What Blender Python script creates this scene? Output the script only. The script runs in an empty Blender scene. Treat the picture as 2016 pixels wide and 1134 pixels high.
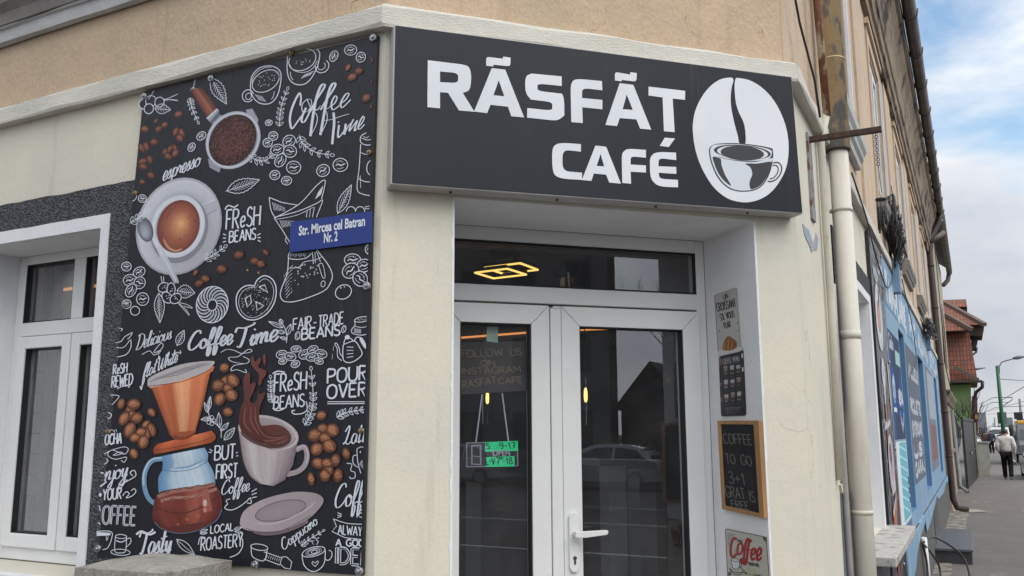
import bpy, bmesh, math, random
from math import sin, cos, pi, radians, sqrt, atan2
from mathutils import Vector, Matrix, noise
from mathutils.geometry import tessellate_polygon
random.seed(7)
scene = bpy.context.scene
COL = scene.collection

# ---------------------------------------------------------------- camera
F_PX, YAW, PITCH, ROLL, EYE = 1735.06, -0.47628, 0.162268, -0.003991, 1.8
_cp, _sp, _cy, _sy = cos(PITCH), sin(PITCH), cos(YAW), sin(YAW)
FWD = Vector((_sy*_cp, _cy*_cp, _sp))
_r = Vector((_cy, -_sy, 0)); _u = _r.cross(FWD)
RGT = cos(ROLL)*_r + sin(ROLL)*_u
UPV = -sin(ROLL)*_r + cos(ROLL)*_u
CAM = Vector((0, 0, EYE))
cam_d = bpy.data.cameras.new('camera'); cam = bpy.data.objects.new('camera', cam_d); COL.objects.link(cam)
cam_d.sensor_width = 36; cam_d.lens = 36*F_PX/2016; cam_d.clip_end = 3000; cam_d.clip_start = .05
m = Matrix((RGT, UPV, -FWD)).transposed().to_4x4(); m.translation = CAM
cam.matrix_world = m
scene.camera = cam
scene.render.resolution_x, scene.render.resolution_y = 1024, 576

# ---------------------------------------------------------------- sky, sun, exposure
SUN_EL, SUN_AZ = radians(50), radians(112)          # azimuth from +Y towards +X
w = bpy.data.worlds.new('World'); scene.world = w; w.use_nodes = True
nt = w.node_tree; nt.nodes.clear()
N = nt.nodes.new; LK = nt.links.new
out = N('ShaderNodeOutputWorld'); bg = N('ShaderNodeBackground'); bg.inputs['Strength'].default_value = .1
sky = N('ShaderNodeTexSky'); sky.sky_type = 'NISHITA'; sky.sun_disc = False
sky.sun_elevation = SUN_EL; sky.sun_rotation = SUN_AZ; sky.air_density = 1.3; sky.dust_density = .6; sky.ozone_density = 2.5
tc = N('ShaderNodeTexCoord'); mp = N('ShaderNodeMapping'); mp.inputs['Scale'].default_value = (1, 1, 1.9); mp.inputs['Location'].default_value = (1.3, .1, .29)
n1 = N('ShaderNodeTexNoise'); n1.inputs['Scale'].default_value = 3.4; n1.inputs['Detail'].default_value = 9; n1.inputs['Roughness'].default_value = .55; n1.inputs['Distortion'].default_value = .25
rp = N('ShaderNodeValToRGB'); rp.color_ramp.elements[0].position = .31; rp.color_ramp.elements[1].position = .48
n2 = N('ShaderNodeTexNoise'); n2.inputs['Scale'].default_value = 6; n2.inputs['Detail'].default_value = 6
cr = N('ShaderNodeValToRGB'); cr.color_ramp.elements[0].color = (6.6, 7.0, 7.8, 1); cr.color_ramp.elements[1].color = (8.9, 9.1, 9.4, 1)
cr.color_ramp.elements[0].position = .35; cr.color_ramp.elements[1].position = .65
mx = N('ShaderNodeMix'); mx.data_type = 'RGBA'
hz = N('ShaderNodeSeparateXYZ'); hr = N('ShaderNodeMapRange'); hr.inputs[1].default_value = .30; hr.inputs[2].default_value = .02
ad = N('ShaderNodeMath'); ad.operation = 'MAXIMUM'
tw = N('ShaderNodeMix'); tw.data_type = 'RGBA'; tw.blend_type = 'MULTIPLY'; tw.inputs[0].default_value = 1; tw.inputs[7].default_value = (2.2, 2.25, 2.15, 1)
LK(tc.outputs['Generated'], mp.inputs[0]); LK(mp.outputs[0], n1.inputs['Vector']); LK(mp.outputs[0], n2.inputs['Vector'])
LK(n1.outputs['Fac'], rp.inputs[0]); LK(n2.outputs['Fac'], cr.inputs[0])
LK(tc.outputs['Generated'], hz.inputs[0]); LK(hz.outputs['Z'], hr.inputs[0]); LK(rp.outputs[0], ad.inputs[0]); LK(hr.outputs[0], ad.inputs[1])
LK(sky.outputs[0], tw.inputs[6])
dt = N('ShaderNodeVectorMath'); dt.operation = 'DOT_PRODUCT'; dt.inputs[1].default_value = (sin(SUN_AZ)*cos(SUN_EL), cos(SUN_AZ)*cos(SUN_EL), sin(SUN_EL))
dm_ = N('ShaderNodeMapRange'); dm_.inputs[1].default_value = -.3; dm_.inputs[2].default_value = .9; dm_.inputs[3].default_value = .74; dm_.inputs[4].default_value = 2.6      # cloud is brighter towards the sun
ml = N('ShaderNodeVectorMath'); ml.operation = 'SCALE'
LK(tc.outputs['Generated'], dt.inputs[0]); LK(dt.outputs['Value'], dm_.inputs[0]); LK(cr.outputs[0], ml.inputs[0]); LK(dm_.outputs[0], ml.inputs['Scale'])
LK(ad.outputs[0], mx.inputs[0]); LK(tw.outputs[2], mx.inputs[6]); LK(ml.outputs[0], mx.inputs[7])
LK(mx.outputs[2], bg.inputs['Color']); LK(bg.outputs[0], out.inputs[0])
sd = bpy.data.lights.new('sun', 'SUN'); sd.energy = 2.0; sd.angle = radians(48); sd.color = (1, .93, .82)
sun = bpy.data.objects.new('sun', sd); COL.objects.link(sun)
_d = Vector((sin(SUN_AZ)*cos(SUN_EL), cos(SUN_AZ)*cos(SUN_EL), sin(SUN_EL)))
sun.rotation_euler = _d.to_track_quat('Z', 'Y').to_euler(); sun.location = (10, -10, 30)
vs = scene.view_settings
scene.display_settings.display_device = 'sRGB'
vs.view_transform = 'Standard'; vs.look = 'None'; vs.gamma = 1; vs.use_curve_mapping = False; vs.exposure = -.15

# ---------------------------------------------------------------- helpers
def lin(c):
    c = c/255
    return c/12.92 if c <= .04045 else ((c+.055)/1.055)**2.4
def C8(r, g, b): return (lin(r), lin(g), lin(b))
def ray(x, y): return FWD*F_PX + RGT*(x-1008) - UPV*(y-567)
def G(x, y, z=0.0):
    r = ray(x, y); return CAM + r*((z-EYE)/r.z)

class Fr:
    """a plane in the place: origin, horizontal axis U, outward normal N; v is the height above ground"""
    def __init__(s, O, U, Nn): s.O, s.U, s.N = Vector(O), Vector(U), Vector(Nn)
    def P(s, u, v, n=0.): return s.O + s.U*u + s.N*n + Vector((0, 0, v))
    def uv(s, x, y, n=0.):
        r = ray(x, y); t = (s.O + s.N*n - CAM).dot(s.N)/r.dot(s.N); p = CAM + r*t
        return ((p-s.O).dot(s.U), p.z)
Q = sqrt(.5); DF = 3.35; YL = 2.747; XR = -.648
FF = Fr((-Q*DF, Q*DF, 0), (Q, Q, 0), (Q, -Q, 0))       # chamfered corner wall with the door
FL = Fr((0, YL, 0), (1, 0, 0), (0, -1, 0))             # wall with the banner
FR = Fr((XR, 0, 0), (0, 1, 0), (1, 0, 0))              # wall along the street
UC_L, UC_F0, UC_F1, UC_R = -1.991, .5341, 2.4323, 4.089
FG = Fr((0, 0, 0), (1, 0, 0), (0, -1, 0))              # plain axes: P(x, z, -y)

def wob(poly, amp, step=.08, seed=0, close=True):
    """subdivide the edges of an outline and roughen them"""
    o = []; n = len(poly)
    for i in range(n if close else n-1):
        a, b = Vector(poly[i]), Vector(poly[(i+1) % n]); k = max(1, int((b-a).length/step))
        for j in range(k):
            p = a.lerp(b, j/k); q = Vector((p.x*9+seed, p.y*9-seed*2, seed))
            o.append((p.x+amp*noise.noise(q), p.y+amp*noise.noise(q*1.0+Vector((31, 7, 3)))))
    if not close: o.append(tuple(poly[-1]))
    return o

class MB:
    def __init__(s): s.v = []; s.f = []; s.m = []; s.sm = []; s.c = []
    def V(s, p, c=None): s.v.append(Vector(p)); s.c.append(c); return len(s.v)-1
    def face(s, idx, m=0, sm=False): s.f.append(tuple(idx)); s.m.append(m); s.sm.append(sm)
    def quad(s, pts, m=0): s.face([s.V(p) for p in pts], m)
    def box(s, fr, u0, u1, v0, v1, n0, n1, m=0):
        i = [s.V(fr.P(u, v, n)) for n in (n0, n1) for v in (v0, v1) for u in (u0, u1)]
        for q in ((0, 2, 3, 1), (4, 5, 7, 6), (0, 1, 5, 4), (2, 6, 7, 3), (0, 4, 6, 2), (1, 3, 7, 5)): s.face([i[k] for k in q], m)
    def bar(s, a, b, w, h, m=0, up=(0, 0, 1)):
        a, b = Vector(a), Vector(b); d = (b-a).normalized(); x = d.cross(Vector(up))
        if x.length < 1e-4: x = d.cross(Vector((1, 0, 0)))
        x.normalize(); y = x.cross(d)
        i = [s.V(p+x*sx*w/2+y*sy*h/2) for p in (a, b) for sy in (-1, 1) for sx in (-1, 1)]
        for q in ((0, 2, 3, 1), (4, 5, 7, 6), (0, 1, 5, 4), (2, 6, 7, 3), (0, 4, 6, 2), (1, 3, 7, 5)): s.face([i[k] for k in q], m)
    def prism(s, fr, outer, n0, n1, holes=(), m=0, mside=None, back=True, col=None):
        polys = [list(outer)] + [list(h) for h in holes]
        flat = [p for q in polys for p in q]
        tri = tessellate_polygon([[Vector((p[0], p[1], 0)) for p in q] for q in polys])
        A = [s.V(fr.P(p[0], p[1], n1), col) for p in flat]
        for t in tri: s.face([A[k] for k in t], m)
        if n0 is None: return
        B = [s.V(fr.P(p[0], p[1], n0), col) for p in flat]
        if back:
            for t in tri: s.face([B[k] for k in reversed(t)], m)
        k = 0
        for q in polys:
            for j in range(len(q)):
                a, b = k+j, k+(j+1) % len(q)
                s.face((A[a], A[b], B[b], B[a]), m if mside is None else mside)
            k += len(q)
    def tube(s, pts, r, seg=10, m=0, cap=True, sm=True):
        pts = [Vector(p) for p in pts]; rings = []; rr = r if isinstance(r, (list, tuple)) else [r]*len(pts)
        prev = None
        for i, p in enumerate(pts):
            d = (pts[min(i+1, len(pts)-1)]-pts[max(i-1, 0)]).normalized()
            if prev is None:
                x = d.cross(Vector((0, 0, 1)))
                if x.length < 1e-3: x = d.cross(Vector((1, 0, 0)))
            else: x = prev - d*prev.dot(d)
            x.normalize(); prev = x; y = d.cross(x)
            rings.append([s.V(p+(x*cos(2*pi*k/seg)+y*sin(2*pi*k/seg))*rr[i]) for k in range(seg)])
        for a, b in zip(rings, rings[1:]):
            for k in range(seg): s.face((a[k], a[(k+1) % seg], b[(k+1) % seg], b[k]), m, sm)
        if cap: s.face(rings[0][::-1], m); s.face(rings[-1], m)
    def disc(s, c, axis, r, h, seg=16, m=0):
        c = Vector(c); a = Vector(axis).normalized(); s.tube([c, c+a*h], r, seg, m)
    def sweep(s, fr, u0, u1, prof, m=0, mt0=0., mt1=0., wa=0., seg=1):
        """profile [(n, v)] run along u; mt: mitre slope at the ends; wa: waviness"""
        rows = []
        for i in range(seg+1):
            t = i/seg; row = []
            for k, (n, v) in enumerate(prof):
                u = u0+(u1-u0)*t + (1-t)*(-mt0*n) + t*mt1*n
                dv = wa*noise.noise(Vector((u*3, k*1.3, 2))) if wa else 0
                row.append(s.V(fr.P(u, v+dv, n+dv*.6)))
            rows.append(row)
        for a, b in zip(rows, rows[1:]):
            for k in range(len(prof)-1): s.face((a[k], b[k], b[k+1], a[k+1]), m)
        s.face(rows[0][::-1], m); s.face(rows[-1], m)
    def build(s, name, mats, parent=None, bevel=0, seg=2, loc=None):
        me = bpy.data.meshes.new(name); o = bpy.data.objects.new(name, me); COL.objects.link(o)
        off = Vector((0, 0, 0))
        if parent:
            o.parent = parent; q = parent
            while q: off += q.location; q = q.parent
        elif loc is not None: o.location = Vector(loc); off = Vector(loc)
        me.from_pydata([p-off for p in s.v], [], s.f)
        for mt in (mats if isinstance(mats, (list, tuple)) else [mats]): me.materials.append(mt)
        me.polygons.foreach_set('material_index', s.m); me.polygons.foreach_set('use_smooth', s.sm)
        if any(c is not None for c in s.c):
            ca = me.color_attributes.new('ink', 'FLOAT_COLOR', 'POINT'); fl = []
            for c in s.c: c = c or (.5, .5, .5); fl += [c[0], c[1], c[2], 1]
            ca.data.foreach_set('color', fl)
        me.update()
        bm = bmesh.new(); bm.from_mesh(me)
        if not any(c is not None for c in s.c): bmesh.ops.recalc_face_normals(bm, faces=bm.faces)
        bm.to_mesh(me); bm.free()
        if bevel:
            b = o.modifiers.new('bevel', 'BEVEL'); b.width = bevel; b.segments = seg; b.limit_method = 'ANGLE'
        return o

def tag(o, label=None, cat=None, group=None, kind=None):
    if label: o['label'] = label
    if cat: o['category'] = cat
    if group: o['group'] = group
    if kind: o['kind'] = kind
    return o
def thing(name, loc, label, cat, group=None):
    o = bpy.data.objects.new(name, None); COL.objects.link(o); o.location = Vector(loc); o.empty_display_size = .1
    return tag(o, label, cat, group)
def copy_tree(o, parent=None):
    c = o.copy(); COL.objects.link(c); c.parent = parent
    for ch in list(o.children): copy_tree(ch, c)
    return c

# ---------------------------------------------------------------- materials
def mat(name, col, rough=.6, col2=None, ns=6., detail=6, fac=(.35, .65), bump=None, bscale=80., metal=0., spec=.4,
        stretch=(1, 1, 1), stain=None, stain_s=2., stain_f=(.55, .7), stain_st=(1, 1, 1), crack=None, vor=False, coat=0., emit=None, estr=0., fine=0., stain2=None, stain2_s=3., stain2_f=(.6, .66), stain2_st=(1, 1, 1), attr=None):
    M = bpy.data.materials.new(name); M.use_nodes = True; t = M.node_tree; P = t.nodes['Principled BSDF']; n = t.nodes.new; L = t.links.new
    P.inputs['Roughness'].default_value = rough; P.inputs['Metallic'].default_value = metal; P.inputs['Specular IOR Level'].default_value = spec
    P.inputs['Coat Weight'].default_value = coat
    g = n('ShaderNodeNewGeometry')
    def nz(scale, st, det=6, rg=.6):
        q = n('ShaderNodeMapping'); q.inputs['Scale'].default_value = st; L(g.outputs['Position'], q.inputs[0])
        x = n('ShaderNodeTexNoise'); x.inputs['Scale'].default_value = scale; x.inputs['Detail'].default_value = det; x.inputs['Roughness'].default_value = rg
        L(q.outputs[0], x.inputs['Vector']); return x.outputs['Fac']
    def ramp(s, a, b):
        r = n('ShaderNodeMapRange'); r.inputs[1].default_value = a; r.inputs[2].default_value = b; L(s, r.inputs[0]); return r.outputs[0]
    def mix(f, a, b, mode='MIX'):
        x = n('ShaderNodeMix'); x.data_type = 'RGBA'; x.blend_type = mode
        if isinstance(f, float): x.inputs[0].default_value = f
        else: L(f, x.inputs[0])
        for k, c in ((6, a), (7, b)):
            if isinstance(c, tuple): x.inputs[k].default_value = (*c[:3], 1)
            else: L(c, x.inputs[k])
        return x.outputs[2]
    c = tuple(col)
    if attr:
        at = n('ShaderNodeAttribute'); at.attribute_name = attr; c = at.outputs['Color']
    if col2: c = mix(ramp(nz(ns, stretch, detail), *fac), c, tuple(col2))
    if fine:
        f1 = ramp(nz(bscale*.8, (1, 1, 1), 3), .3, .7); c = mix(fine, c, mix(f1, (0.25, .25, .25), (1., 1., 1.)), 'MULTIPLY')
    if stain: c = mix(ramp(nz(stain_s, stain_st, 8, .65), *stain_f), c, tuple(stain))
    if stain2: c = mix(ramp(nz(stain2_s, stain2_st, 8, .7), *stain2_f), c, tuple(stain2))
    if crack:
        v = n('ShaderNodeTexVoronoi'); v.feature = 'DISTANCE_TO_EDGE'; v.inputs['Scale'].default_value = crack[0]
        q = n('ShaderNodeMapping'); L(g.outputs['Position'], q.inputs[0])
        dn = n('ShaderNodeTexNoise'); dn.inputs['Scale'].default_value = 5; dn.inputs['Detail'].default_value = 4; L(g.outputs['Position'], dn.inputs['Vector'])
        ad = n('ShaderNodeVectorMath'); ad.operation = 'MULTIPLY_ADD'; ad.inputs[1].default_value = (.35, .35, .35); L(dn.outputs['Color'], ad.inputs[0]); L(q.outputs[0], ad.inputs[2]); L(ad.outputs[0], v.inputs['Vector'])
        k = ramp(v.outputs['Distance'], .004, .0); mk = ramp(nz(1.3, (1, 1, 1), 3), .56, .64)
        mm = n('ShaderNodeMath'); mm.operation = 'MULTIPLY'; L(k, mm.inputs[0]); L(mk, mm.inputs[1]); c = mix(mm.outputs[0], c, tuple(crack[1]))
    if isinstance(c, tuple): P.inputs['Base Color'].default_value = (*c, 1)
    else: L(c, P.inputs['Base Color'])
    if bump:
        b = n('ShaderNodeBump'); b.inputs['Strength'].default_value = bump; b.inputs['Distance'].default_value = .01
        if vor:
            v = n('ShaderNodeTexVoronoi'); v.inputs['Scale'].default_value = bscale; L(g.outputs['Position'], v.inputs['Vector']); h = v.outputs['Distance']
        else:
            h1 = nz(bscale, stretch, 4); h2 = nz(bscale*.12, (1, 1, 1), 3)
            mm = n('ShaderNodeMath'); mm.operation = 'MULTIPLY_ADD'; mm.inputs[1].default_value = 2.; L(h2, mm.inputs[0]); L(h1, mm.inputs[2]); h = mm.outputs[0]
        L(h, b.inputs['Height']); L(b.outputs[0], P.inputs['Normal'])
    if emit:
        P.inputs['Emission Color'].default_value = (*emit, 1); P.inputs['Emission Strength'].default_value = estr
    return M
def glassmat(name, tint=(.8, .82, .84), k=2.2, base=.0, rough=0.0, veil=.0):
    M = bpy.data.materials.new(name); M.use_nodes = True; t = M.node_tree; t.nodes.clear(); n = t.nodes.new
    o = n('ShaderNodeOutputMaterial'); tr = n('ShaderNodeBsdfTransparent'); tr.inputs[0].default_value = (*tint, 1)
    gl = n('ShaderNodeBsdfGlossy'); gl.inputs['Roughness'].default_value = rough; gl.inputs['Color'].default_value = (.95, .97, 1, 1)
    fr = n('ShaderNodeFresnel'); fr.inputs[0].default_value = 1.5
    mu = n('ShaderNodeMath'); mu.operation = 'MULTIPLY_ADD'; mu.use_clamp = True; mu.inputs[1].default_value = k; mu.inputs[2].default_value = base
    ms = n('ShaderNodeMixShader'); L = t.links.new
    gm = n('ShaderNodeNewGeometry'); ib = n('ShaderNodeMath'); ib.operation = 'SUBTRACT'; ib.inputs[0].default_value = 1; L(gm.outputs['Backfacing'], ib.inputs[1])
    m3 = n('ShaderNodeMath'); m3.operation = 'MULTIPLY'; L(mu.outputs[0], m3.inputs[0]); L(ib.outputs[0], m3.inputs[1])
    L(fr.outputs[0], mu.inputs[0]); L(m3.outputs[0], ms.inputs[0]); df = n('ShaderNodeBsdfDiffuse'); df.inputs[0].default_value = (.5, .5, .5, 1); du = n('ShaderNodeMixShader'); dn_ = n('ShaderNodeTexNoise'); dn_.inputs['Scale'].default_value = 5; dn_.inputs['Detail'].default_value = 7; L(gm.outputs['Position'], dn_.inputs['Vector'])
    dr = n('ShaderNodeMapRange'); dr.inputs[1].default_value = .3; dr.inputs[2].default_value = .75; dr.inputs[3].default_value = veil*.4; dr.inputs[4].default_value = veil*1.8; L(dn_.outputs[0], dr.inputs[0])      # uneven grey diffuse veil, added to lift the glass out of black
    L(tr.outputs[0], du.inputs[1]); L(df.outputs[0], du.inputs[2]); L(dr.outputs[0], du.inputs[0])
    L(du.outputs[0], ms.inputs[1]); L(gl.outputs[0], ms.inputs[2]); L(ms.outputs[0], o.inputs[0])
    return M
W255 = lambda *c: C8(*c)
M_CREAM = mat('cream_plaster', (.645, .60, .485), .85, (.575, .55, .475), 1.6, bump=.13, bscale=70, fine=.06, stain=(.43, .39, .305), stain_s=2.6, stain_f=(.6, .84), stain_st=(2.6, 2.6, .3), stain2=(.33, .30, .25), stain2_s=26, stain2_f=(.72, .76), crack=(1.1, (.36, .33, .27)))
M_TAN = mat('tan_plaster', (.56, .415, .285), .9, (.48, .375, .26), 1.6, bump=.5, bscale=70, fine=.16, stretch=(1, 1, .6), stain=(.36, .26, .17), stain_s=1.6, stain_f=(.56, .75), stain_st=(3.5, 3.5, .35), crack=(1.6, (.16, .11, .07)), stain2=(.24, .18, .12), stain2_s=9, stain2_f=(.68, .8))
M_TANR = mat('stained_tan_plaster', (.60, .46, .33), .9, (.53, .42, .31), 2.5, bump=.5, bscale=60, fine=.15, stain=(.30, .22, .15), stain_s=2.2, stain_f=(.56, .72), stain_st=(5, 5, .3), stain2=(.62, .56, .46), stain2_s=5, stain2_f=(.64, .7))
M_BELT = mat('painted_belt', (.60, .57, .50), .8, (.55, .53, .47), 3, bump=.5, bscale=45, fine=.08, stain=(.40, .37, .31), stain_s=7, stain_f=(.64, .78), stretch=(1, 1, 4))
M_ROUGH = mat('grey_roughcast', (.135, .137, .15), .95, (.05, .05, .057), 70, 4, bump=1., bscale=95, vor=True, fine=.45, spec=.2)
M_WHITEP = mat('white_paint', (.70, .71, .72), .7, (.64, .65, .665), 5, bump=.2, bscale=40, fine=.05)
M_REVEAL = mat('reveal_paint', (.74, .745, .755), .8, (.69, .695, .705), 3, bump=.25, bscale=60, fine=.06, stain=(.4, .39, .36), stain_s=5, stain_f=(.68, .8))
M_PVC = mat('white_pvc', (.70, .705, .70), .32, (.655, .66, .65), 3, spec=.5, fine=.03, stain=(.5, .48, .42), stain_s=5, stain_f=(.7, .85), stain_st=(1, 1, .3))
M_GASKET = mat('black_rubber', (.012, .012, .013), .6)
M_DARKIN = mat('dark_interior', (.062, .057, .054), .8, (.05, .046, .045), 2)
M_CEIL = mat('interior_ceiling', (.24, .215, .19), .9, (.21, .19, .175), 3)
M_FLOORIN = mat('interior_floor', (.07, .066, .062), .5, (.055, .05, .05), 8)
M_GLASS = glassmat('door_glass', (.92, .93, .95), 2.1, .015, veil=.018)
M_GLASSL = glassmat('window_glass', (.93, .94, .95), 3.2, .05, veil=.06)
M_GLASSDK = mat('dark_window', (.03, .035, .04), .08, spec=.8)
M_RUST = mat('rusty_iron', (.115, .06, .04), .85, (.05, .035, .03), 30, bump=.4, bscale=120, fine=.3)
M_RUSTP = mat('rusty_painted_pipe', (.42, .36, .27), .8, (.16, .065, .035), 14, fac=(.44, .52), bump=.5, bscale=60, stretch=(1, 1, .4), fine=.2)
M_CREAMP = mat('cream_painted_pipe', (.60, .565, .46), .6, (.54, .51, .43), 5, bump=.2, bscale=30, fine=.07, stain=(.36, .31, .24), stain_s=9, stain_f=(.66, .72), stain_st=(1, 1, .4))
M_PIPE = mat('cream_downspout', (.60, .56, .485), .55, (.55, .535, .475), 2.5, bump=.12, bscale=20, fine=.06, stain=(.46, .40, .345), stain_s=2.5, stain_f=(.55, .75), stain_st=(2, 2, .4), spec=.35)
M_PIPEU = mat('peeling_downspout', (.64, .47, .27), .75, (.27, .265, .26), 6.5, fac=(.53, .57), bump=.12, bscale=35, stretch=(1.4, 1.4, .45), fine=.2, stain=(.10, .085, .075), stain_s=3, stain_f=(.66, .72), stain_st=(2, 2, .3))
M_BROWN = mat('brown_downspout', (.050, .030, .028), .55, (.04, .028, .026), 4, fine=.2)
M_GUTTER = mat('grey_gutter', (.16, .135, .12), .6, (.10, .075, .065), 3, fine=.2, bump=.2, bscale=20, stain=(.06, .04, .035), stain_s=3, stain_f=(.56, .68))
M_CORN = mat('stained_cornice', (.34, .26, .18), .95, (.22, .165, .12), 3, bump=.6, bscale=35, fine=.3, stain=(.04, .033, .03), stain_s=1.7, stain_f=(.53, .62), stain_st=(1.5, .7, 1.5), stain2=(.30, .27, .24), stain2_s=6, stain2_f=(.64, .68))
M_CORNL = mat('grey_cornice_paint', (.50, .50, .50), .85, (.43, .425, .42), 4, bump=.4, bscale=50, fine=.1)
M_CORND = mat('dirty_cornice_paint', (.26, .245, .225), .9, (.20, .185, .17), 6, bump=.3, bscale=50, fine=.15)
M_CORNB = mat('peeling_cornice', (.032, .032, .033), .9, (.42, .40, .37), 9, fac=(.555, .575), bump=.5, bscale=50)
M_INK = mat('printed_vinyl', (0, 0, 0), .42, attr='ink', spec=.35)
M_VINYL = M_INK
M_TIN = mat('printed_tin', (0, 0, 0), .4, attr='ink', spec=.4)
M_MATTE = mat('matte_print', (0, 0, 0), .8, attr='ink', spec=.25)
M_STEEL = mat('zinc_screw', (.45, .46, .48), .35, (.3, .31, .33), 60, metal=.8)
M_BRASS = mat('brass_grommet', (.35, .26, .12), .4, (.22, .16, .08), 60, metal=.7)
M_BLACKM = mat('black_metal', (.012, .012, .013), .7, (.03, .03, .03), 20)
M_BOARD = mat('sign_face', (.021, .0235, .031), .42, (.027, .030, .038), 1.2, spec=.16, stain=(.045, .047, .052), stain_s=2.5, stain_f=(.6, .8), stain_st=(5, 5, .25), stretch=(1, 1, .2))
M_SIGNW = mat('sign_lettering', (.69, .705, .74), .45, (.60, .625, .66), 2, spec=.2)
M_CASE = mat('sign_casing', (.46, .45, .435), .45, (.40, .385, .37), 3, spec=.45, stain=(.30, .28, .255), stain_s=4, stain_f=(.58, .72), fine=.05)
M_BLUES = mat('blue_enamel', (.020, .040, .20), .4, (.023, .044, .215), 3)
M_WHITEL = mat('white_lettering', (.66, .68, .72), .5)
M_WOOD = mat('pine_frame', (.42, .245, .105), .55, (.30, .16, .065), 16, stretch=(1, 1, .12), fine=.1)
M_SLATE = mat('chalkboard_slate', (.012, .012, .014), .65, (.02, .02, .022), 7, spec=.3)
M_CHALK = mat('chalk', (.27, .27, .25), .9)
M_ASPH = mat('road_asphalt', (.048, .048, .05), .9, (.062, .061, .06), 1.2, bump=.5, bscale=90, fine=.25)
M_WALK = mat('pavement_asphalt', (.165, .146, .136), .92, (.135, .122, .115), 1.1, bump=.6, bscale=90, fine=.25, stain=(.19, .18, .165), stain_s=1.2, stain_f=(.58, .68), stain_st=(2.2, .5, 1), stain2=(.3, .29, .27), stain2_s=7, stain2_f=(.67, .70), stain2_st=(1, .35, 1), crack=(.7, (.05, .045, .04)))
M_KERB = mat('kerb_concrete', (.3, .29, .28), .9, (.25, .24, .23), 4, bump=.4, bscale=60)
M_LINE = mat('road_paint', (.5, .5, .49), .8, (.36, .36, .35), 8)
M_CONC = mat('weathered_concrete', (.355, .345, .315), .95, (.26, .25, .22), 9, bump=.9, bscale=70, fine=.3, stain=(.17, .14, .12), stain_s=14, stain_f=(.56, .66))
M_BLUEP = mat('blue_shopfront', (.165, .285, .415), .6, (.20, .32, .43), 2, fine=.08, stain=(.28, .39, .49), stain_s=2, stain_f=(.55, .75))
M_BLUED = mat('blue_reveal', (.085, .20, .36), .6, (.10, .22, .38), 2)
M_PLINTH = mat('grey_plinth', (.105, .10, .098), .8, (.085, .082, .08), 3, fine=.15, bump=.2)
M_GRANITE = mat('dark_granite', (.105, .11, .12), .35, (.07, .075, .085), 12, fine=.2)
M_GRANITED = mat('granite_riser', (.035, .038, .045), .4, (.05, .05, .055), 12)
M_SILL = mat('terrazzo_sill', (.46, .45, .42), .8, (.40, .385, .36), 14, fine=.1, stain=(.25, .24, .225), stain_s=9, stain_f=(.54, .58))
M_CABLE = mat('black_cable', (.014, .014, .015), .5, (.03, .028, .026), 9)
M_NEIGH = mat('faded_yellow_plaster', (.42, .37, .26), .9, (.36, .32, .235), 2, bump=.4, bscale=50, fine=.15, stain=(.2, .17, .12), stain_s=1.2, stain_f=(.55, .7), stain_st=(2, 2, .4))
M_BROWNST = mat('worn_brown_plaster', (.30, .23, .165), .9, (.37, .30, .21), 1.5, bump=.4, bscale=40, fine=.2, stain=(.13, .09, .065), stain_s=1.5, stain_f=(.55, .7))
M_GREENW = mat('green_render', (.17, .27, .10), .9, (.15, .24, .09), 3, fine=.1)
M_DARKWD = mat('dark_wood', (.055, .042, .036), .8, (.04, .03, .027), 6, fine=.2)
M_GATE = mat('dark_gate', (.022, .02, .02), .55, (.03, .027, .026), 4)
M_GREENP = mat('green_pole', (.022, .115, .055), .5, (.028, .13, .065), 3)
M_GREYP = mat('grey_pole', (.17, .18, .19), .6, (.14, .15, .16), 4)
M_TARP = mat('grey_tarp', (.30, .30, .30), .6, (.24, .24, .24), 5)
M_RED = mat('red_panel', (.20, .018, .022), .45, (.17, .016, .02), 4)
M_TIRE = mat('tyre_rubber', (.015, .015, .016), .8)
M_RIM = mat('alloy_rim', (.3, .31, .32), .4, metal=.7)
M_SILVER = mat('silver_car_paint', (.42, .44, .47), .25, spec=.6, metal=.4, coat=.5)
M_BLACKC = mat('black_car_paint', (.012, .012, .014), .2, spec=.6, coat=.6)
M_WHITEC = mat('white_car_paint', (.55, .56, .57), .3, coat=.4)
M_YELLOW = mat('yellow_van_paint', (.62, .33, .025), .4, coat=.3)
M_LAMPG = mat('lamp_glass', (.5, .5, .52), .2)
M_SKIN = mat('skin', (.36, .20, .14), .55, (.33, .18, .125), 20)
M_HAIR = mat('dark_hair', (.018, .013, .011), .7, (.028, .02, .017), 60)
M_JACK = mat('white_jacket', (.66, .62, .575), .8, (.46, .43, .40), 8, bump=.4, bscale=18)
M_TROU = mat('black_trousers', (.010, .010, .012), .9, (.014, .014, .016), 12, spec=.08)
M_SHOE = mat('grey_shoe', (.10, .09, .085), .7)
M_REDJ = mat('red_jacket', (.16, .022, .03), .8, (.13, .02, .026), 8)
M_DKJ = mat('navy_jacket', (.03, .035, .05), .8)
M_LEAF = mat('dark_foliage', (.045, .05, .03), .8, (.03, .034, .022), 3)
M_BARK = mat('bark', (.07, .055, .045), .9, (.05, .04, .033), 12)
M_FAR = mat('far_facade', (.20, .205, .22), .9, (.17, .175, .19), .3)
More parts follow.
